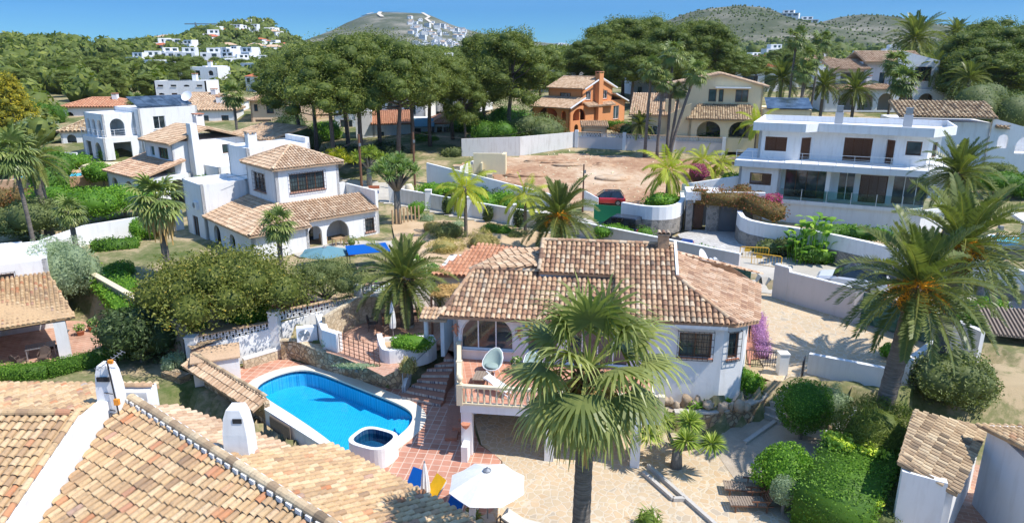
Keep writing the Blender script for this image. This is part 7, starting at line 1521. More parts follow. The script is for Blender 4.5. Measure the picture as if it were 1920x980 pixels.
sh(1215, 990, 0, (.5, .5, .35), 'fan_leaf_bright', 'spiky green plant at the bottom edge right of the palm trunk', leaf=(.5, .05)); sh(885, 985, 0, (.35, .35, .4), 'fan_leaf', 'small fan leaved plant at the bottom edge by the dividing wall', leaf=(.4, .06))
# left yard and neighbour garden
sh(128, 585, 0, (2.3, 2.2, 2.7), 'silver_leaf', 'grey green feathery juniper tree beside the left house', name='tree', cat='tree', leaf=(.26, .05), lumps=6, n=13000, trunk=.3)
sh(268, 690, -.5, (2.2, 1.9, 1.9), 'dark_leaf', 'dark glossy leaved tree left of the pump box', name='tree', cat='tree', leaf=(.30, .10), lumps=6, n=5000, trunk=.6)
sh(335, 735, -1.3, (.7, .6, .8), 'silver_leaf', 'small grey green tree growing by the stone garden wall', name='tree', cat='tree', leaf=(.14, .05), lumps=3, trunk=1.0)
def tree(px, py, z, rad, h, mat, label, lumps=8, leaf=(.2, .1), n=12000, seed=1):
    p = at(px, py, z); t = thing('tree', p, 0, label, 'tree'); L = Leaves(seed); rg = L.rg; tm = MB(); tm.tube([(0, 0, -.3), (.15, .1, h * .5)], [.17, .12], 8)
    for k in range(lumps):
        a = k * 2.4; q = math.sqrt((k + .5) / lumps); c = (math.cos(a) * rad[0] * q * .8, math.sin(a) * rad[1] * q * .8, h + rad[2] * (.5 - .9 * q * q) * rg.uniform(.6, 1.2)); r = rad[0] * rg.uniform(.28, .42)
        L.blob(c, (r, r, r * .75), n // lumps, *leaf, core=.55, lo=.55, amp=.3); tm.tube([(.15, .1, h * .45), (c[0] * .5, c[1] * .5, h * .75), c], [.09, .06, .03], 5)
    L.build('crown', mat, t); tm.build('trunk', M['smooth_bark'], t, True, True); return t
tree(425, 620, 1.3, (5.2, 3.6, 1.8), 3.0, 'citrus_leaf', 'wide spreading citrus tree with yellow fruit in front of the left villa', 16, (.19, .1), 22000)
tree(610, 590, 1.3, (2.9, 2.2, 1.3), 2.3, 'olive_leaf', 'low spreading olive tree with fine grey leaves behind the lattice wall', 9, (.2, .035), 16000, 4)
sh(465, 612, 1.2, (1.7, 1.3, 1.25), 'bright_leaf', 'bright green oleander behind the boundary wall pillar', leaf=(.24, .07), lumps=4); sh(355, 640, .8, (1.1, .9, .8), 'bright_leaf', 'small bright bush at the left end of the lattice wall', leaf=(.2, .07), lumps=3)
sh(560, 590, 1.4, (1.6, .7, .55), 'magenta_flower', 'magenta bougainvillea creeping behind the lattice wall', leaf=(.12, .08)); sh(790, 545, 1.5, (1.5, 1.1, 1.3), 'white_flower', 'pale pink flowering bush left of the annex', leaf=(.14, .08), lumps=3)
hedge([at(190, 520, 1.6), at(262, 596, 1.4)], 2.2, .8, 'bright_leaf', 'broad bright green hedge inside the stone wall of the lawn garden', leaf=(.18, .08), rough=.12)
hedge([at(175, 478, 1.6), at(262, 470, 1.6)], 1.6, 1.1, 'hedge_leaf', 'clipped hedge behind the lawn left of the shaggy palm', leaf=(.2, .1)); sh(228, 522, 1.6, (1.1, .9, .7), 'hedge_leaf', 'dark shrub in the middle of the lawn'); sh(275, 455, 1.6, (1.3, 1.2, 1.2), 'bright_leaf', 'rounded green bush beside the shaggy palm trunk', lumps=3)
sheet('lawn', [at(x, y, 1.7) for x, y in ((175, 488), (270, 478), (335, 500), (320, 560), (262, 600), (180, 540))], 'lawn', 1.78)
sheet('gravel_garden', [at(x, y, 1.6) for x, y in ((330, 520), (560, 470), (800, 485), (815, 545), (690, 575), (520, 600), (360, 660), (300, 600))], 'sandy_soil', 1.76)
hedge([at(-40, 722, -.3), at(95, 712, -.3), at(262, 668, -.3)], .9, 1.0, 'hedge_leaf', 'long dark clipped hedge behind the foreground roof ridge', leaf=(.09, .05), rough=.05)
sh(225, 665, -.3, (.9, .7, 1.2), 'hedge_leaf', 'upright clipped hedge end right of the white chimney', leaf=(.09, .05), amp=.05)
wallthing('garden_wall', 'long brown block wall between the lawn garden and the left patio', [Vector((-18.6, 36.6, -.1)), Vector((-29.6, 46.2, -.1)), Vector((-41, 50, -.1))], [2.5, 2.7, 2.7], .35, 'block_wall', cap=.05, capmat='stone_trim')
wallthing('boundary_wall', 'white boundary wall with scrubby top at the left behind the lawn', [at(85, 490, 1.8), at(165, 462, 1.8), at(345, 430, 1.8)], [1.7, 1.8, 1.8], .3, 'white_plaster')
wallthing('boundary_wall', 'short white wall above the far left house', [at(-60, 500, 1.4), at(48, 490, 1.4)], 1.6, .3, 'white_plaster')
for px, py, z, r, mt, lab in ((60, 450, 2, (3.2, 2.4, 2.0), 'olive_leaf', 'mixed green thicket at the left edge below the slender palm'), (50, 400, 2.2, (3, 2.2, 1.6), 'red_leaf', 'reddish green shrub below the yellowing palm'), (150, 415, 2.2, (4.2, 2.6, 1.9), 'bright_leaf', 'large bright green thicket above the left boundary wall'), (235, 400, 2.2, (3.2, 2.2, 1.7), 'bright_leaf', 'bright thicket left of the shaggy palm crown'), (105, 360, 2.8, (2.2, 2.2, 2.6), 'hedge_leaf', 'tall dark green hedge mass right of the pale thick palm trunk'), (195, 345, 3, (2.0, 1.6, 1.5), 'bright_leaf', 'shrub at the foot of the brick garden stairs'), (145, 318, 3.6, (2, 1.6, 1.2), 'bright_leaf', 'small shrubs along the white terrace wall'), (205, 300, 3.8, (1.2, 1, .9), 'bright_leaf', 'green shrub by the outside stair of the solar house'),
    (75, 270, 4, (3.4, 3.0, 2.4), 'silver_leaf', 'grey green bush below the yellow conifer'), (95, 250, 4.2, (3, 2.6, 3.0), 'hedge_leaf', 'deep green bush right of the yellow conifer'), (10, 330, 3, (4, 3, 3), 'hedge_leaf', 'dark hedge mass at the far left edge'), (1003, 275, 5.2, (4.4, 3, 2.6), 'olive_leaf', 'broad pale green bush left below the orange house'), (925, 280, 5, (3.6, 2.6, 2.2), 'hedge_leaf', 'dense dark bush under the tall dark pine'), (880, 262, 5, (3.2, 2.4, 2.4), 'bright_leaf', 'leafy green bush right of the bungalow terrace'), (955, 262, 5.4, (3, 2.4, 2.6), 'bright_leaf', 'leafy bush between dark pine and pale bush'),
    (570, 290, 4.4, (2.6, 2.2, 2.4), 'olive_leaf', 'mottled grey green bush at the left foot of the umbrella pines'), (545, 262, 4.6, (2.4, 2, 2.4), 'dark_leaf', 'dark bush in front of the peach house'), (612, 275, 4.4, (2.4, 2, 2.2), 'bright_leaf', 'light green bush among the left pine trunks'), (660, 310, 3.9, (3, 2, 1.4), 'dark_leaf', 'dark undergrowth at the foot of the umbrella pines'), (720, 300, 3.9, (2.4, 2, 1.5), 'dark_leaf', 'shaded undergrowth right of the utility pole'), (798, 280, 4.4, (2.2, 1.6, 1.4), 'hedge_leaf', 'clump of shrubs before the bungalow curtain window'), (850, 300, 4.2, (1.6, 1.2, .9), 'olive_leaf', 'small bush on the grassy slope above the ruin'), (905, 345, 3, (.9, .8, .8), 'olive_leaf', 'thin bush against the white lot wall'),
    (1262, 205 + 62, 5.4, (1.2, 1.0, 1.3), 'bright_leaf', 'green climber on the cream house corner'), (1180, 262, 5.4, (2.6, 1.4, 1.3), 'red_leaf', 'reddish brown bush at the right corner of the orange house'), (1310, 275, 5.3, (2, 1.4, 1.2), 'olive_leaf', 'grey green shrub under the porch arches'), (1355, 276, 5.3, (2.2, 1.4, 1.2), 'hedge_leaf', 'flower hung shrub beside the porch wall'), (1375, 362, 3.2, (1.5, 1.2, 1.1), 'bright_leaf', 'yellow green ball bush left of the modern villa'), (1392, 352, 3.2, (1.1, 1, 1.0), 'hedge_leaf', 'dark green ball bush next to the yellow green one'), (1242, 395, 3.0, (1.9, 1.3, 1.0), 'bright_leaf', 'bright bush at the foot of the queen palm in the planter'),
    (1150, 452, 2.1, (1.9, 1.0, .8), 'bright_leaf', 'clipped bright green dome shrub behind the villa ridge'), (1305, 485, 1.9, (1.6, .9, .7), 'bright_leaf', 'clipped green dome shrub right of the villa chimney'), (1205, 452, 2.1, (1.1, .8, .7), 'hedge_leaf', 'dark shrub beside the grey wall left of the chimney'), (1197, 425, 2.3, (1.0, .8, .8), 'bright_leaf', 'green shrub behind the parked black off roader'), (1470, 480, 2.0, (2.2, .8, .9), 'olive_leaf', 'row of street shrubs under the long stone based wall'), (1525, 497, 2.0, (1.6, .8, .8), 'hedge_leaf', 'street shrub in front of the white car'), (1595, 455, 2.4, (3.4, 1.5, .9), 'hedge_leaf', 'dark shrub bed behind the long white wall'), (1890, 370, 2.8, (3.2, 2, 1.6), 'hedge_leaf', 'hedge mass at the right edge beyond the villa'), (1860, 350, 3.2, (2.4, 1.8, 1.6), 'olive_leaf', 'rounded bush right of the date palm crown'),
    (783, 405, 2.5, (.95, .9, .75), 'bright_leaf', 'small round lollipop tree with yellow green crown in the dry garden'), (1860, 250, 7, (5, 4, 4), 'olive_leaf', 'big grey green bush right behind the house with the arch'), (1880, 210, 8, (4, 3, 3.4), 'bright_leaf', 'leafy tree at the right edge above the arch house'), (1900, 300, 5, (3.4, 2.4, 2), 'hedge_leaf', 'green hedge right of the striped towel balcony')):
    sh(px, py, z, r, mt, lab, leaf=(.22, .12) if r[0] > 1.3 else (.14, .08), lumps=5 if r[0] > 1.5 else 1, n=int(min(6000, 900 * r[0] * r[2])))
for px, py, r, mt, lab in ((905, 470, 1.3, 'dry_grass', 'large tan tuft of ornamental grass in the dry garden'), (840, 452, 1.4, 'olive_leaf', 'feathery grey green grass mound in the dry garden'), (835, 478, 1.2, 'dry_grass', 'drooping grass tuft near the reed fence'), (812, 440, 1.0, 'dry_grass', 'straw coloured grass tuft left of the feathery mound'), (920, 440, .9, 'hedge_leaf', 'dark low cushion shrub in the dry garden'), (945, 442, .8, 'bright_leaf', 'green low cushion shrub beside the dark one'), (800, 420, .8, 'silver_leaf', 'small grey shrub near the lollipop tree'), (860, 430, .7, 'silver_leaf', 'blue grey tuft under the climbers'), (968, 450, .7, 'olive_leaf', 'small cushion plant near the last pier'), (775, 500, .8, 'bright_leaf', 'green tuft by the wooden post fence'), (900, 490, .7, 'dry_grass', 'tuft of dry grass above the orange annex roof')):
    sh(px, py, 1.9, (r, r, r * .6), mt, lab, leaf=(.4, .035), amp=.25, group='dry garden tufts')
sheet('dry_garden', [at(x, y, 2.1) for x, y in ((755, 385), (800, 395), (1070, 450), (985, 500), (800, 520), (745, 470), (735, 425))], 'sandy_soil', 2.26)
for k, (x, y, zt, lab) in enumerate(((-6.2, 65.6, 1.8, 'dark climber on the second white wall panel'), (-2.2, 63.1, 1.7, 'dark climber left of the queen palm on the street wall'), (0.6, 61.3, 1.9, 'dense climber covering the panel near the last pier'), (2.6, 60.0, 1.8, 'thin climber on the last white panel'))): bush((x, y - .5, H(x, y)), (.5, .3, zt / 2), 'dark_leaf', lab, 'climber', 'climber', 'climbers on the street wall', leaf=(.16, .1), n=700)
hedge([at(1378, 372, 3), at(1450, 395, 4.4)], 1.5, 1.0, 'red_leaf', 'reddish climber mounded over the gate beam', z=0, leaf=(.16, .09), rough=.15, name='climber', cat='climber') if False else None
p = atd(1300, 365, 60); q = atd(1395, 372, 58); hedge([Vector((p.x, p.y, p.z - .6)), Vector((q.x, q.y, q.z - .7)), Vector((q.x + 2.2, q.y - 2.6, q.z - 1.3))], 1.8, 1.1, 'red_leaf', 'thick reddish green climber over the beam of the grey gate', leaf=(.18, .1), rough=.16, name='climber', cat='climber')
sh(1425, 425, 2.7, (1.6, 1.2, 1.0), 'magenta_flower', 'bougainvillea with magenta flowers above the long white wall', leaf=(.14, .09), lumps=3, trunk=1.3); sh(1398, 405, 3.0, (1.5, 1.0, .9), 'red_leaf', 'brownish green shrub on the left end of the long white wall', leaf=(.14, .09), lumps=3, trunk=1.2); sh(1305, 372, 3.4, (1.0, .8, 1.0), 'magenta_flower', 'pinkish red bougainvillea at the gatehouse roof', leaf=(.14, .09), trunk=1.6)
hedge([at(1128, 246, 6), at(1192, 250, 6)], 1.6, 1.5, 'hedge_leaf', 'clipped hedge at the right foot of the orange house', leaf=(.25, .14)); hedge([at(1163, 274, 5.3), at(1226, 276, 5.3)], 1.2, 2.6, 'dark_leaf', 'dark clipped hedge in front of the cream house', leaf=(.25, .14)); hedge([at(100, 375, 2.8), at(95, 330, 3.2)], 3, 3.4, 'hedge_leaf', 'tall shady hedge left of the narrow blue pool', leaf=(.25, .14)); hedge([at(455, 262, 4.5), at(528, 245, 4.6)], 2.4, 1.0, 'bright_leaf', 'bright clipped hedge sloping before the peach house', leaf=(.25, .14))
# yellow conifer
t = thing('conifer', at(35, 268, 4), 0, 'golden yellow conifer at the left edge', 'tree'); L = Leaves(77)
for k in range(40): f = k / 40; a = k * 2.4; r = 5.2 * (1 - f * .85); L.blob((math.cos(a) * r * .7, math.sin(a) * r * .7, 1.5 + 8.5 * f), (1.7 * (1.15 - f * .6), 1.7 * (1.15 - f * .6), 1.1), 230, .4, .12, core=.5, bias=.9, lo=.5, amp=.3)
L.build('crown', 'yellow_conifer', t); m = MB(); m.tube([(0, 0, -.3), (0, 0, 9)], [.3, .1]); m.build('trunk', M['pine_bark'], t, True)
# ================================================================= pines
def proto(seed, **k):
    L, tm = pine_mesh(seed, **k); c = mesh_of(L, 'crown', 'pine_needles'); o = tm.build('trunk', M['pine_bark'], None, False, True); me = o.data; bpy.data.objects.remove(o); return c, me
UMB = [proto(s, h=15, r=5.4, low=.44, nc=50, per=420, lean=l) for s, l in ((1, .05), (2, -.06), (3, .1))]
DRK = [proto(s, h=15, r=5.4, low=.28, nc=54, per=400, tuft=(.32, .11)) for s in (4, 5)]
def pine(P, px, pytop, Y, label, sc=None, rz=0.0, zg=None, group=None, h=15.0, w=None):
    tp = atd(px, pytop, Y); zg = H(tp.x, tp.y) if zg is None else zg; s = (tp.z - zg) / h; t = thing('pine_tree', (tp.x, tp.y, zg - .1), rz, label, 'tree', group); w = s if w is None else (-w * s if w < 0 else w)
    for nm, me in (('crown', P[0]), ('trunk', P[1])): o = bpy.data.objects.new(nm, me); col.objects.link(o); o.scale = (w, w, s); setparent(o, t)
    return t
for i, (px, py, Y, lab) in enumerate(((575, 62, 88, 'pale trunked umbrella pine, leftmost of the tall group'), (612, 85, 82, 'second umbrella pine from the left of the tall group'), (640, 58, 90, 'umbrella pine with twin leaning trunks in the tall group'), (665, 48, 84, 'umbrella pine rising over the five arch house'), (700, 45, 92, 'highest umbrella pine in the middle of the tall group'), (735, 62, 83, 'umbrella pine just right of the utility pole'), (765, 72, 90, 'umbrella pine over the low bungalow wall'), (800, 84, 94, 'umbrella pine above the grey awning'), (552, 95, 95, 'lower umbrella pine at the left fringe of the tall group'), (845, 92, 98, 'pine with sparse grey crown before the bungalow terrace'))):
    pine(UMB[i % 3], px, py, Y, lab, rz=i * 1.1, group='tall umbrella pine group', w=1.06)
for i, (px, py, Y, w, lab) in enumerate(((952, 28, 96, 1.12, 'large dark pine with grey trunk left of the orange house'), (905, 45, 104, 1.0, 'dark pine behind the large dark one'), (1015, 70, 118, .9, 'pine half hidden behind the large dark pine'), (870, 110, 92, .7, 'smaller pine left of the large dark pine'))): pine(DRK[i % 2], px, py, Y, lab, rz=i * 2.0, w=w)
for i, (px, py, Y, w) in enumerate(((1105, 62, 138, 1.25), (1140, 32, 142, 1.3), (1175, 14, 146, 1.35), (1215, 22, 150, 1.3), (1255, 30, 140, 1.25), (1300, 26, 148, 1.35), (1335, 30, 144, 1.2), (1085, 95, 140, 1.0), (1190, 60, 128, 1.1), (1240, 75, 130, 1.0), (1290, 85, 134, 1.1), (1350, 78, 150, 1.0), (1380, 92, 140, .9))):
    pine(DRK[i % 2] if i % 3 else UMB[i % 3], px, py, Y, 'tall pine in the dense dark group above the palm clump', rz=i * 1.7, group='dense pines above the palm clump', w=w)
for i, (px, py, Y, w) in enumerate(((1835, 35, 125, 1.25), (1870, 22, 130, 1.35), (1910, 30, 122, 1.3), (1850, 60, 118, 1.2), (1895, 80, 115, 1.2), (1945, 30, 128, 1.3), (1825, 95, 120, .9))): pine(DRK[i % 2], px, py, Y, 'big dark pine in the clump at the upper right corner', rz=i * 1.3, group='pines at the upper right corner', w=w)
rg = random.Random(31); k = 0
for row, (Y, y0, n) in enumerate(((165, 122, 13), (205, 106, 17), (250, 96, 20), (300, 90, 20))):
    for i in range(n):
        px = -30 + (330 + row * 15) * (i + rg.uniform(-.3, .3)) / n; py = y0 + rg.uniform(-6, 10) + max(0, px - 200) * .05
        pine((DRK + UMB)[rg.randrange(5) % 4], px, py + rg.choice((0, 0, 6, 12)), Y + rg.uniform(-16, 16), 'round crowned pine in the thick wood at the upper left', rz=rg.uniform(0, 6), group='pine wood at the upper left', w=-rg.uniform(1.05, 1.5)); k += 1
for i in range(84):
    px = rg.uniform(300, 1900); Y = rg.uniform(150, 290)
    if 1080 < px < 1400 and Y < 200: continue
    top = rg.uniform(96, 128) - (Y - 150) * .02
    if px > 1350: top = rg.uniform(85, 112)
    pine((DRK + UMB)[rg.randrange(5)], px, top, Y, 'small distant pine scattered between the far houses', rz=rg.uniform(0, 6), group='distant scattered pines', w=-rg.uniform(.95, 1.3))
# ================================================================= cars
def car(loc, rz, label, paint, L_=3.8, W_=1.75, Ht=1.45, kind='hatch', roofm=None, name='parked_car'):
    t = thing(name, loc, rz, label, 'car', 'cars parked in the street and lot'); hw = W_ / 2
    hood = .62 if kind != 'suv' else .58
    def loft(secs, mat, nm, par=None, smooth=False):
        m = MB()
        for a, b in zip(secs[:-1], secs[1:]):
            for k in range(len(a) - 1): m.face([a[k], b[k], b[k + 1], a[k + 1]])
        m.face(secs[0][::-1]); m.face(secs[-1]); return m.build(nm, M[mat], par or t, True, smooth)
    def sec(x, w, z0, z1): return [(x, -w * .94, z0), (x, -w, z0 + .18), (x, -w, z1 - .16), (x, -w * .9, z1), (x, w * .9, z1), (x, w, z1 - .16), (x, w, z0 + .18), (x, w * .94, z0), (x, -w * .94, z0)]
    zb = .28; zs = Ht * .60
    P = [(-L_ / 2, .86, .38, zs - .12), (-L_ / 2 + .12, .96, zb, zs), (-L_ * .2, 1, zb, zs + .02), (L_ * .18, 1, zb, zs + .01), (L_ * .34, .98, zb, zs - .1), (L_ / 2 - .15, .92, zb, zs - .2), (L_ / 2, .8, .36, zs - .32)]
    loft([sec(x, hw * w, a, b) for x, w, a, b in P], paint, 'body')
    if kind == 'cabrio': c0, c1, c2, c3 = -L_ * .1, -.05, L_ * .08, L_ * .2
    else: c0, c1, c2, c3 = -L_ / 2 + .15, -L_ / 2 + (.5 if kind != 'suv' else .25), L_ * .08, L_ * .27
    if kind == 'cabrio':
        m = MB(); m.b2(-L_ * .28, L_ * .1, -hw * .78, hw * .78, zs - .05, zs + .04); m.build('cabin', M['black_rubber'], t, True)
        for y in (-.38, .38): m = MB(); m.box((-.25, y, zs + .18), (.16, .42, .45), 0, 0, R(-12)); m.build('seat', M['black_rubber'], t, True)
        m = MB(); m.hexa([(L_ * .2, -hw * .8, zs), (L_ * .23, -hw * .8, zs), (L_ * .23, hw * .8, zs), (L_ * .2, hw * .8, zs), (L_ * .08, -hw * .66, Ht * .92), (L_ * .1, -hw * .66, Ht * .92), (L_ * .1, hw * .66, Ht * .92), (L_ * .08, hw * .66, Ht * .92)]); m.build('windscreen', M['car_glass'], t, True)
    else:
        w0, w1 = hw * .93, hw * .76
        m = MB(); m.hexa([(c0, -w0, zs - .02), (c3, -w0, zs - .02), (c3, w0, zs - .02), (c0, w0, zs - .02), (c1, -w1, Ht - .06), (c2, -w1, Ht - .06), (c2, w1, Ht - .06), (c1, w1, Ht - .06)]); m.build('windows', M['car_glass'], t, True)
        m = MB(); m.hexa([(c1 - .04, -w1 * 1.02, Ht - .08), (c2 + .04, -w1 * 1.02, Ht - .08), (c2 + .04, w1 * 1.02, Ht - .08), (c1 - .04, w1 * 1.02, Ht - .08), (c1 + .1, -w1 * .9, Ht), (c2 - .1, -w1 * .9, Ht), (c2 - .1, w1 * .9, Ht), (c1 + .1, w1 * .9, Ht)])
        for s in (-1, 1):
            for xa, xb in ((c0 + .02, c1), (c3 - .02, c2), ((c0 + c3) / 2, (c1 + c2) / 2)): m.bar((xa, s * (w0 + .005), zs), (xb, s * (w1 + .005), Ht - .06), .05)
        m.build('roof', M[roofm or paint], t, True)
    for s in (-1, 1):
        for x in (-L_ * .31, L_ * .32):
            m = MB(); m.tube([(x, s * (hw - .2), .31), (x, s * (hw + .015), .31)], .31, 18); o = m.build('wheel', M['black_rubber'], t, True)
            m = MB(); m.tube([(x, s * (hw + .0), .31), (x, s * (hw + .03), .31)], .19, 10); m.build('rim', M['grey_metal'], o, True)
        m = MB(); m.lathe((L_ / 2 - .12, s * hw * .68, zs - .42), [(.02, 0), (.11, .06), (.11, .14), (.02, .2)], 10); m.build('headlight', M['white_metal'], t, True)
        m = MB(); m.box((-L_ / 2 + .03, s * hw * .82, zs - .22), (.08, .16, .24)); m.build('tail_light', M['red_car_paint'], t, True)
        m = MB(); m.box((L_ * .2, s * (hw + .1), zs + .08), (.12, .2, .13)); m.build('mirror', M[roofm or paint], t, True)
    return t
def gz(p, dz=.06): return (p.x, p.y, H(p.x, p.y) + dz)
car(gz(at(1137, 378, 3.0), .12), R(172), 'red hatchback with black roof parked on the dirt lot', 'red_car_paint', 3.7, 1.7, 1.42, roofm='black_car_paint')
sp = car(gz(Vector((9.0, 57.7, 0)), .1), R(150), 'black off road car with spare wheel parked behind the grey street wall', 'black_car_paint', 4.2, 1.8, 1.85, 'suv')
m = MB(); m.tube([(-2.12, 0, 1.0), (-2.34, 0, 1.0)], .36, 16); m.build('spare_wheel', M['black_rubber'], sp, True)
car(gz(Vector((12.4, 54.0, 0)), .1), R(150), 'dark blue open convertible parked behind the villa chimney', 'blue_car_paint', 4.1, 1.75, 1.35, 'cabrio')
car(gz(Vector((22.6, 43.8, 0)), .1), R(150), 'white car with black roof parked beyond the pinkish wall', 'white_car_paint', 4.3, 1.8, 1.55, 'suv', roofm='black_car_paint')
car(gz(Vector((31.4, 37.6, 0)), .1), R(150), 'dark grey car in shade behind the date palm crowns', 'black_car_paint', 4.4, 1.8, 1.5, 'suv')
car(gz(Vector((35.5, 34.8, 0)), .1), R(150), 'pale blue grey car beside the bright bush at the right', 'white_car_paint', 4.2, 1.8, 1.5, 'hatch')
car((*at(513, 268, 5.4)[:2], 5.3), R(60), 'dark van parked on the ramp above the grilled villa', 'black_car_paint', 4.4, 1.8, 1.9, 'suv')
# ================================================================= poles, barriers, furniture
def pole(px, pytop, Y, label, r=.12, mat='brown_wood', zg=None, lean=0):
    tp = atd(px, pytop, Y); zg = H(tp.x, tp.y) if zg is None else zg; t = thing('utility_pole', (tp.x, tp.y, zg), 0, label, 'pole'); m = MB(); h = tp.z - zg; m.tube([(lean, 0, 0), (0, 0, h)], [r, r * .75], 8); m.build('shaft', M[mat], t, True)
    m = MB(); m.box((.1, -.1, h * .85), (.2, .15, .3)); m.build('fittings', M['grey_metal'], t, True); return tp
p1 = pole(672, 252, 70, 'dark wooden utility pole beside the umbrella pines', .15); p2 = pole(774, 248, 74, 'brown wooden utility pole right of the yucca tree', .13); p3 = pole(1095, 308, 66, 'rusty thin pole in front of the dirt lot', .09, 'rust_metal'); p4 = pole(58, 375, 60, 'thin brown pole in the left thicket', .1, lean=.2)
p5 = pole(1878, 400, 40, 'grey lamp post by the blue pool strip at the right', .07, 'grey_metal')
def cable(a, b, label, sag=.6): 
    m = MB(); m.tube([a.lerp(b, k / 10) - Vector((0, 0, sag * 4 * (k / 10) * (1 - k / 10))) for k in range(11)], .018, 4); tag(m.build('power_cable', M['black_rubber']), label, 'cable')
cable(p1, p2, 'black overhead cable between the two wooden poles'); cable(p1 - Vector((0, 0, .5)), Vector((-24, 58, 7.2)), 'black overhead cable from the dark pole to the left villa'); cable(p2, Vector((4, 84, 9)), 'black overhead cable from the brown pole towards the orange house', 1)
t = thing('street_sign', Vector((p1.x + .9, p1.y - 1, 3.0)), 0, 'small red and blue notice on the wall beside the utility pole', 'sign'); m = MB(); m.b2(0, 1.1, 0, .04, 1.2, 1.5); m.build('upper_board', M['red_clay'], t, True); m = MB(); m.b2(0, 1.0, 0, .04, .7, 1.0); m.build('lower_board', M['blue_fabric'], t, True)
def barrier(px, py, z, rz, label):
    t = thing('street_barrier', at(px, py, z), R(rz), label, 'barrier', 'yellow roadwork barriers'); m = MB(); m.tube([(0, 0, .15), (0, 0, 1.05), (.08, 0, 1.1), (2.0, 0, 1.1), (2.1, 0, 1.03), (2.1, 0, .15)], .03, 6); m.bar((0, 0, .25), (2.1, 0, .25), .035)
    for k in range(1, 10): m.bar((.21 * k, 0, .25), (.21 * k, 0, 1.08), .02)
    for x in (.15, 1.95): m.bar((x, -.25, .02), (x, .25, .02), .04); m.bar((x, 0, 0), (x, 0, .25), .04)
    m.build('frame', M['yellow_metal'], t, True); m = MB(); m.b2(.3, .75, -.04, -.02, .75, 1.0); m.build('plate', M['yellow_metal'], t, True)
barrier(1408, 500, 1.9, -30, 'yellow metal roadwork barrier, the right one with full bars in view'); barrier(1386, 488, 1.9, -10, 'yellow metal roadwork barrier, the left one half behind the dish')
t = thing('satellite_dish', VW(13.4, 12.5, 1.5), 0, 'white satellite dish on a pole right of the scalloped wall', 'satellite dish'); dm = dish(None, (0, 0, 3.0), .75, R(60), el=25); dm.build('reflector', M['white_metal'], t, True); m = MB(); m.bar((0, 0, 0), (0, 0, 2.9), .07); m.build('mast', M['grey_metal'], t, True)
# patio furniture
table(at(742, 612, 1.3), R(12), 'wooden dining table on the upper patio beside the date palm', 1.6, .95, .74, 'brown_wood', 'dining_table')
for px, py, a, l in ((700, 618, 95, 'dark wicker armchair left of the patio dining table'), (718, 630, 160, 'dark wicker armchair nearest the closed grey parasol'), (776, 600, -90, 'dark wicker armchair right of the patio dining table'), (760, 590, -20, 'dark wicker armchair behind the patio dining table')): dchair(at(px, py, 1.3), R(a), l, 'wicker armchairs on the upper patio')
table(at(783, 572, 1.3), R(10), 'square dark wicker side block at the back of the patio', .9, .8, .65, 'wicker', 'side_table'); table(at(700, 592, 1.3), 0, 'small round grey garden table by the stone screen', .6, .6, .7, 'grey_metal', 'garden_table')
cp = at(738, 640, 1.3); parasol(tuple(cp), 1, 2.35, 'closed pale grey parasol left of the date palm trunk', 'white_fabric', closed=True); cp = at(768, 612, 1.3); parasol(tuple(cp), 1, 1.7, 'second closed parasol half hidden by the date palm trunk', 'white_fabric', closed=True)
u = at(612, 512, 1.5); parasol((u.x, u.y, 1.5), 1.9, 2.0, 'faded teal open parasol in front of the left villa arches', 'teal_fabric', n=6, rz=.4, drop=.2)
t = thing('sunshade', at(692, 512, 1.5), R(20), 'bright blue rectangular sunshade sail on four posts', 'sunshade'); m = MB(); m.hexa([(-1.5, -1, 1.8), (1.5, -1, 1.8), (1.5, 1, 1.95), (-1.5, 1, 1.95), (-1.5, -1, 1.84), (1.5, -1, 1.84), (1.5, 1, 1.99), (-1.5, 1, 1.99)]); m.build('canopy', M['blue_fabric'], t, True)
for sx in (-1.5, 1.5):
    for sy in (-.9, .9): m = MB(); m.bar((sx * .95, sy, 0), (sx * .95, sy, 1.83), .05); m.build('post', M['black_metal'], t, True)
table(at(690, 516, 1.55), R(20), 'dark slatted table under the blue sunshade', 1.6, .8, .7, 'weathered_wood', 'garden_table')
for px, py, a, l in ((607, 452, 30, 'wooden chair inside the left arch of the white villa'), (650, 455, 200, 'wooden chair inside the right arch of the white villa')): dchair(at(px, py + 6, 1.9), R(a), l, 'wooden chairs in the villa arches', 'light_wood')
table(at(635, 462, 1.9), R(43), 'light wooden table inside the right arch', .9, .7, .74, 'light_wood', 'dining_table')
pot(tuple(at(660, 478, 2.0)), .42, .7, 'large terracotta pot with a palmlike plant before the right arch', pr=.6, plant='fan_leaf')
t = thing('post_fence', NL(10.8, -2.6, 2.05), R(43), 'short row of wooden posts in front of the grilled window', 'fence')
for k in range(8): m = MB(); m.b2(.38 * k, .38 * k + .12, 0, .08, 0, 1.25); m.build('post', M['light_wood'], t, True)
for px, py, r, h, l in ((205, 620, .3, .4, 'round stone pot with flowers by the brown block wall'), (182, 628, .25, .35, 'terracotta pot with rusty flowers on the left patio')): pot(tuple(at(px - 30, py, 0)), r, h, l, plant='white_flower')
t = thing('small_pool', at(712, 548, 1.7), R(10), 'small round turquoise water tub behind the lattice wall', 'pool'); m = MB(); m.lathe((0, 0, 0), [(1.0, 0), (1.05, .35), (.95, .36), (.93, .3)], 20); m.build('rim', M['white_plaster'], t, True); m = MB(); m.face([(math.cos(a) * .94, math.sin(a) * .94, .32) for a in [k * .2618 for k in range(24)]]); m.build('water', M['cyan_panel'], t, True)
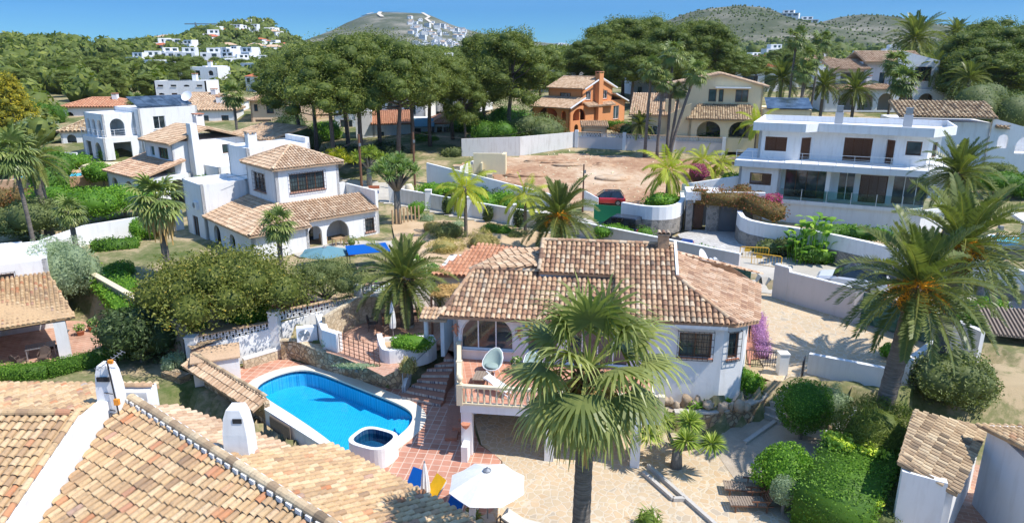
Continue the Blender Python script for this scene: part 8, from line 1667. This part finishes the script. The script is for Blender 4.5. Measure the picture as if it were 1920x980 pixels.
t = thing('urn', at(768, 372, 2.9), 0, 'tall yellow ochre clay urn by the street gate at the top of the dry garden', 'urn'); m = MB(); m.lathe((0, 0, 0), [(.25, 0), (.45, .4), (.5, 1.0), (.35, 1.4), (.3, 1.5)], 14); m.build('body', M['stone_trim'], t, True, True)
for px, py, l in ((858, 345, 'crumbling stone gate pillar, left of the two in the border garden'), (918, 355, 'crumbling stone gate pillar, right of the two in the border garden')): q = at(px, py + 8, 3.0); pier(l, Vector((q.x, q.y, H(q.x, q.y))), .6, 2.2, 'pale_stone_wall', group='stone pillars in the border garden')
for i, (px, py, r, mt, l) in enumerate(((820, 372, 2.2, 'bright_leaf', 'bright low hedge just below the left stone pillar'), (890, 372, 1.8, 'hedge_leaf', 'dark shrub between the two stone pillars'), (955, 372, 2.0, 'dark_leaf', 'dark leafy bush right of the right stone pillar'), (925, 392, 2.2, 'bright_leaf', 'bright green ground shrub behind the white street wall'), (965, 398, 1.6, 'hedge_leaf', 'green shrub left of the yellow tipped palm'), (935, 362, 1.0, 'silver_leaf', 'grey bush against the bluish lot wall'))): sh(px, py, 2.6, (r, r * .7, r * .45), mt, l, leaf=(.2, .1), lumps=3)
# ================================================================= hills
def hill(name, prof, Yr, depth, mat, zb=8, nx=90, rough=.06, seed=0):
    """prof: pixel ridge line; the ridge lies Yr away"""
    rg = np.random.RandomState(seed); P = [atd(x, y, Yr) for x, y in prof]; xs = np.linspace(P[0].x, P[-1].x, nx); zr = np.interp(xs, [p.x for p in P], [p.z for p in P]); V = []; ny = 40; ph = rg.uniform(0, 6, 8)
    T = np.linspace(-1, 1, ny)
    for t in T:
        for x, z in zip(xs, zr):
            y = Yr + t * depth; f = (1 - abs(t) ** 1.25); n = sum(math.sin(x * (.9 + i * .9) / depth * 5 + ph[i] + t * (3 + i * 2)) / (i + 1.5) for i in range(6)); hh = (z - zb) * f * (1 + rough * n * min(1, abs(t) * 3)); V.append((x, y, zb - 6 * (1 if abs(t) == 1 else 0) + max(0, hh)))
    F = [(j * nx + i, j * nx + i + 1, (j + 1) * nx + i + 1, (j + 1) * nx + i) for j in range(ny - 1) for i in range(nx - 1)]
    tag(npmesh(name, V, F, np.zeros(len(F)), M[mat], None, True), kind='structure')
    def zat(x, y):
        t = (y - Yr) / depth; n = sum(math.sin(x * (.9 + i * .9) / depth * 5 + ph[i] + t * (3 + i * 2)) / (i + 1.5) for i in range(6)); z = float(np.interp(x, xs, zr)); return zb + max(0, (z - zb) * (1 - abs(t) ** 1.25) * (1 + rough * n * min(1, abs(t) * 3)))
    return zat
zA = hill('hill', [(-300, 108), (0, 106), (190, 112), (215, 108), (330, 99), (385, 86), (430, 72), (455, 58), (490, 50), (510, 58), (530, 75), (570, 96), (660, 104), (900, 108), (1100, 103)], 560, 210, 'hill_green', 10, seed=1)
zB = hill('mountain', [(420, 118), (560, 90), (630, 60), (655, 42), (690, 28), (715, 23), (760, 24), (800, 26), (815, 32), (850, 48), (900, 62), (1000, 78), (1060, 84), (1200, 90), (1500, 104)], 2300, 700, 'hill_rock', 14, seed=2)
zC = hill('rocky_hill', [(1060, 100), (1180, 70), (1260, 35), (1300, 20), (1345, 13), (1380, 10), (1425, 14), (1450, 28), (1475, 42), (1520, 46), (1545, 41), (1580, 31), (1612, 27), (1650, 37), (1700, 50), (1760, 68), (1850, 82), (2000, 96), (2200, 104)], 1300, 520, 'hill_rock', 14, nx=140, rough=.09, seed=5)
zD = hill('low_ridge', [(-400, 96), (-100, 90), (40, 92), (150, 96), (215, 101), (300, 110)], 330, 90, 'hill_green', 9, seed=6)
# woods that cover the hills
def wood(name, label, zf, xr, yr, n, r, seed, mat='pine_needles', keep=None, q=48):
    L = Leaves(seed); rg = L.rg
    for _ in range(n):
        x, y = rg.uniform(*xr), rg.uniform(*yr); 
        if keep and not keep(x, y): continue
        s = r * rg.uniform(.6, 1.3); c = np.array((x, y, zf(x, y) + s * .55)); D = rdir(q, rg); D[:, 2] = np.abs(D[:, 2]); P = c + D * np.array((s, s, s * .8)) * rg.uniform(.75, 1.05, (q, 1)); V, F = leafquads(P, D, s * .48, s * .26, rg, 1.2); L.add(V, F, np.clip(rg.beta(2, 2, q) * .8 + rg.uniform(-.1, .2), 0, 1)); V, F = coremesh(c, np.array((s * .8, s * .8, s * .7)), rg, 7, 4, .2); L.add(V, F, np.full(len(F), .25))
    tag(L.build(name, mat), label, 'woodland', kind='stuff')
wood('hillside_wood', 'pine woodland covering the hill with houses at the upper left', zA, (-330, 120), (365, 570), 1900, 5.0, 11)
wood('ridge_wood', 'pine woodland on the low ridge at the left', zD, (-330, -170), (240, 340), 420, 4.6, 12)
wood('valley_wood', 'mixed tree cover between the far houses', lambda x, y: H(x, y), (-190, 260), (170, 380), 900, 4.0, 13, keep=lambda x, y: abs(x) < y * .78)
wood('wood_undergrowth', 'shady shrub layer under the pines at the upper left', lambda x, y: H(x, y), (-230, -72), (148, 300), 520, 3.4, 21)
wood('garden_trees', 'mixed bushes and trees of the gardens beyond the left edge', lambda x, y: H(x, y), (-190, -66), (70, 155), 330, 3.0, 22, keep=lambda x, y: -x > y * .66)
wood('scrub', 'dark scrub dotted over the rocky hill', zC, (-60, 800), (800, 1300), 2600, 1.7, 14, 'dull_hedge', q=8)
wood('valley_scrub', 'dark tree belt at the foot of the rocky hill', lambda x, y: max(zC(x, y) if 780 < y < 1800 else 0, 14), (80, 900), (420, 860), 900, 6.5, 15, q=16, keep=lambda x, y: abs(x) < y * .8)
# far houses, copies of five small designs
def far_house(kind):
    t = thing('far_house', (0, 0, 0), 0, 'tiny distant white house', 'house'); m = MB(); w = MB(); r = MB()
    if kind == 0: m.b2(-6, 6, -4, 4, -4, 3.2); m.b2(-2, 6, -2, 4, 3.2, 6.2); rects = [(-4.5, -2.5, .8, 2.4, -4), (1, 4, .8, 2.6, -4), (0, 2, 3.9, 5.5, -2), (3.4, 5, 3.9, 5.5, -2)]
    elif kind == 1: m.b2(-7, 7, -4.5, 4.5, -4, 5.6); rects = [(-6 + 3 * k, -4.4 + 3 * k, z, z + 1.7, -4.5) for k in range(4) for z in (.7, 3.4)]; r.v += [(-7.4, -4.9, 5.6), (7.4, -4.9, 5.6), (7.4, 4.9, 5.6), (-7.4, 4.9, 5.6), (-3, 0, 7.4), (3, 0, 7.4)]; r.f = [(0, 1, 5, 4), (1, 2, 5), (2, 3, 4, 5), (3, 0, 4), (3, 2, 1, 0)]; r.r = [.5] * 5
    elif kind == 2: m.b2(-5, 5, -4, 4, -4, 3); rects = [(-4, -2.2, .6, 2.3, -4), (.6, 3.6, .3, 2.4, -4)]; r.v += [(-5.4, -4.4, 3), (5.4, -4.4, 3), (5.4, 4.4, 3), (-5.4, 4.4, 3), (-1.5, 0, 4.6), (1.5, 0, 4.6)]; r.f = [(0, 1, 5, 4), (1, 2, 5), (2, 3, 4, 5), (3, 0, 4), (3, 2, 1, 0)]; r.r = [.5] * 5
    elif kind == 3: m.b2(-8, 8, -3, 5, -4, 3); m.b2(-8, 3, 0, 5, 3, 6); m.b2(-8.4, 8.4, -4, -3.01, 2.6, 3); rects = [(-7, -4, .4, 2.3, -3), (-2, 1, .4, 2.3, -3), (3, 7, .4, 2.3, -3), (-6, -3, 3.6, 5.4, 0), (-1, 2, 3.6, 5.4, 0)]
    else: m.b2(-9, 9, -4, 4, -4, 8.5); rects = [(-8 + 3.6 * k, -5.6 + 3.6 * k, z, z + 1.6, -4) for k in range(5) for z in (.7, 3.5, 6.2)]
    for a, b, c, d, y in rects: w.b2(a, b, y - .06, y + .02, c, d)
    m.build('wall', M['white_plaster'], t, True); 
    for a, b, c, d, y in (rects if kind < 4 else rects[:15]): q = MB(); q.b2(a, b, y - .06, y + .02, c, d); q.build('window', M['window_glass'], t, True)
    if r.f: r.build('roof', M['roof_tan' if kind == 1 else 'roof_red'], t, True)
    return t
FH = [far_house(k) for k in range(5)]; used = set(); fr = random.Random(77)
def put(k, px, py, Y, zf, lab, grp, s=1.0):
    p = atd(px, py, Y); z = zf(p.x, p.y); rz = R(fr.uniform(-35, 35)); o = FH[k]
    if k not in used: used.add(k); o.location = (p.x, p.y, z + 1.5); o.rotation_euler = (0, 0, rz); o.scale = (s, s, s); o['label'] = lab; o['group'] = grp
    else: copy_thing(o, (p.x, p.y, z + 1.5), rz, s, lab, grp)
for i in range(64):
    x = fr.uniform(-235, -90) if i % 2 else fr.uniform(-200, -120); Y = fr.uniform(400, 555); p = proj((x, Y, zA(x, Y))); put(i % 4, p[0], p[1], Y, zA, 'small white house among pines on the hill at the upper left', 'houses on the pine hill', .85)
for i in range(26):
    px = fr.uniform(405, 515); Y = fr.uniform(480, 562); put(fr.choice((0, 2, 3)), px, 90, Y, zA, 'white house stacked on the peak of the pine hill', 'houses on the hill peak', .7)
for i in range(80):
    px = fr.uniform(770, 875); Y = fr.uniform(1720, 2150); put(fr.choice((0, 3, 4, 1)), px, 90, Y, zB, 'speck sized white house on the right shoulder of the far mountain', 'houses on the far mountain', 1.0)
for i in range(16): put(fr.choice((0, 3)), fr.uniform(1035, 1075), 90, fr.uniform(1700, 2000), zB, 'speck sized house on the slope between the two pine groups', 'houses between the pine groups', 1.3)
for px, lab in ((1476, 'white flat house at the saddle of the rocky hill, left one'), (1512, 'white flat house at the saddle of the rocky hill, right one')): put(3, px, 90, 1180, zC, lab, 'houses at the hill saddle', 1.6)
for i in range(64):
    Y = fr.uniform(170, 400); px = fr.uniform(230, 560) if i % 2 else fr.uniform(230, 1800)
    if 1080 < px < 1390 and i % 3: continue
    put(fr.choice((0, 2, 3, 0)), px, 100, Y, lambda x, y: H(x, y) + .2 + 4.5 * fr.random() * (y > 260), 'white house half hidden by trees in the middle distance', 'houses in the middle distance', fr.uniform(.5, .75))
# pale tracks cut in the mountain
def track(label, pts, Y, zf, w, **k):
    m = MB(); P = []
    for px, y in pts: x = (px - CX) / FPX * y * .99; P.append(Vector((x, y, zf(x, y) + 3)))
    for a, b in zip(P[:-1], P[1:]):
        s = Vector((0, w, 0)); d = (b - a); n = Vector((-d.y, d.x, 0)).normalized() * w; m.face([a - n, b - n, b + n, a + n])
    tag(m.build('mountain_track', M['pale_track']), kind='structure')
track('', [(760, 2290), (725, 2250), (722, 2180), (728, 2120)], 0, zB, 6); track('', [(800, 2280), (812, 2200), (806, 2120), (822, 2060)], 0, zB, 5); track('', [(690, 2290), (712, 2270), (700, 2240)], 0, zB, 4)
t = thing('tower_crane', (*atd(372, 90, 540)[:2], zA(*atd(372, 90, 540)[:2])), 0, 'tiny tower crane on the skyline left of the hill peak', 'crane'); m = MB(); m.bar((0, 0, 0), (0, 0, 16), .9); m.build('mast', M['grey_metal'], t, True); m = MB(); m.bar((-8, 0, 15), (22, 0, 15), .7); m.build('jib', M['grey_metal'], t, True)
# air
hz = MB(); hz.b2(-3200, 3200, -80, 3300, -9, 225); ho = hz.build('haze', None); tag(ho, 'faint blue summer haze over the hills', 'haze', kind='stuff'); ho.display_type = 'WIRE'
hm = bpy.data.materials.new('haze'); hm.use_nodes = True; hm.node_tree.nodes.clear(); ou = hm.node_tree.nodes.new('ShaderNodeOutputMaterial'); vs = hm.node_tree.nodes.new('ShaderNodeVolumePrincipled'); vs.inputs['Density'].default_value = .00006; vs.inputs['Color'].default_value = (.75, .86, 1, 1); vs.inputs['Anisotropy'].default_value = .2; hm.node_tree.links.new(vs.outputs[0], ou.inputs['Volume']); ho.data.materials.append(hm)
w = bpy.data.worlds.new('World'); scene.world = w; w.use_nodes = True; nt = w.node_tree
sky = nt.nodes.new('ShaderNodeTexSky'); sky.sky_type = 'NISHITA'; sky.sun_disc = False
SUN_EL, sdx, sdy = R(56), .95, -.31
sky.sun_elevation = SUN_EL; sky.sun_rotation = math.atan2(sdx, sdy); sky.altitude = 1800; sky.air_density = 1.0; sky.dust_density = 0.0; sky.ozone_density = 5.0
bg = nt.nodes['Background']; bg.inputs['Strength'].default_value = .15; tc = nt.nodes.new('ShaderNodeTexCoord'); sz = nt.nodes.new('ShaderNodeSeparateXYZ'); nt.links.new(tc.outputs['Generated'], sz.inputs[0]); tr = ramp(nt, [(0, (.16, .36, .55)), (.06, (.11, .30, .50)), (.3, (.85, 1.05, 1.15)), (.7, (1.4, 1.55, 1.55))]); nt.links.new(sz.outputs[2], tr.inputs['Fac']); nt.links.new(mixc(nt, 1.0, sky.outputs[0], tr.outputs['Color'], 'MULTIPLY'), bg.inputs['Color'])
sl = bpy.data.lights.new('sun', 'SUN'); so = bpy.data.objects.new('sun', sl); col.objects.link(so); sl.energy = 4.2; sl.angle = R(.5); sl.color = (1, .95, .88)
d = Vector((sdx * math.cos(SUN_EL), sdy * math.cos(SUN_EL), math.sin(SUN_EL))); so.rotation_euler = d.to_track_quat('Z', 'Y').to_euler()
scene.view_settings.view_transform = 'Standard'; scene.view_settings.look = 'None'; scene.view_settings.exposure = 0.58; scene.view_settings.gamma = 1
scene.render.engine = 'CYCLES'
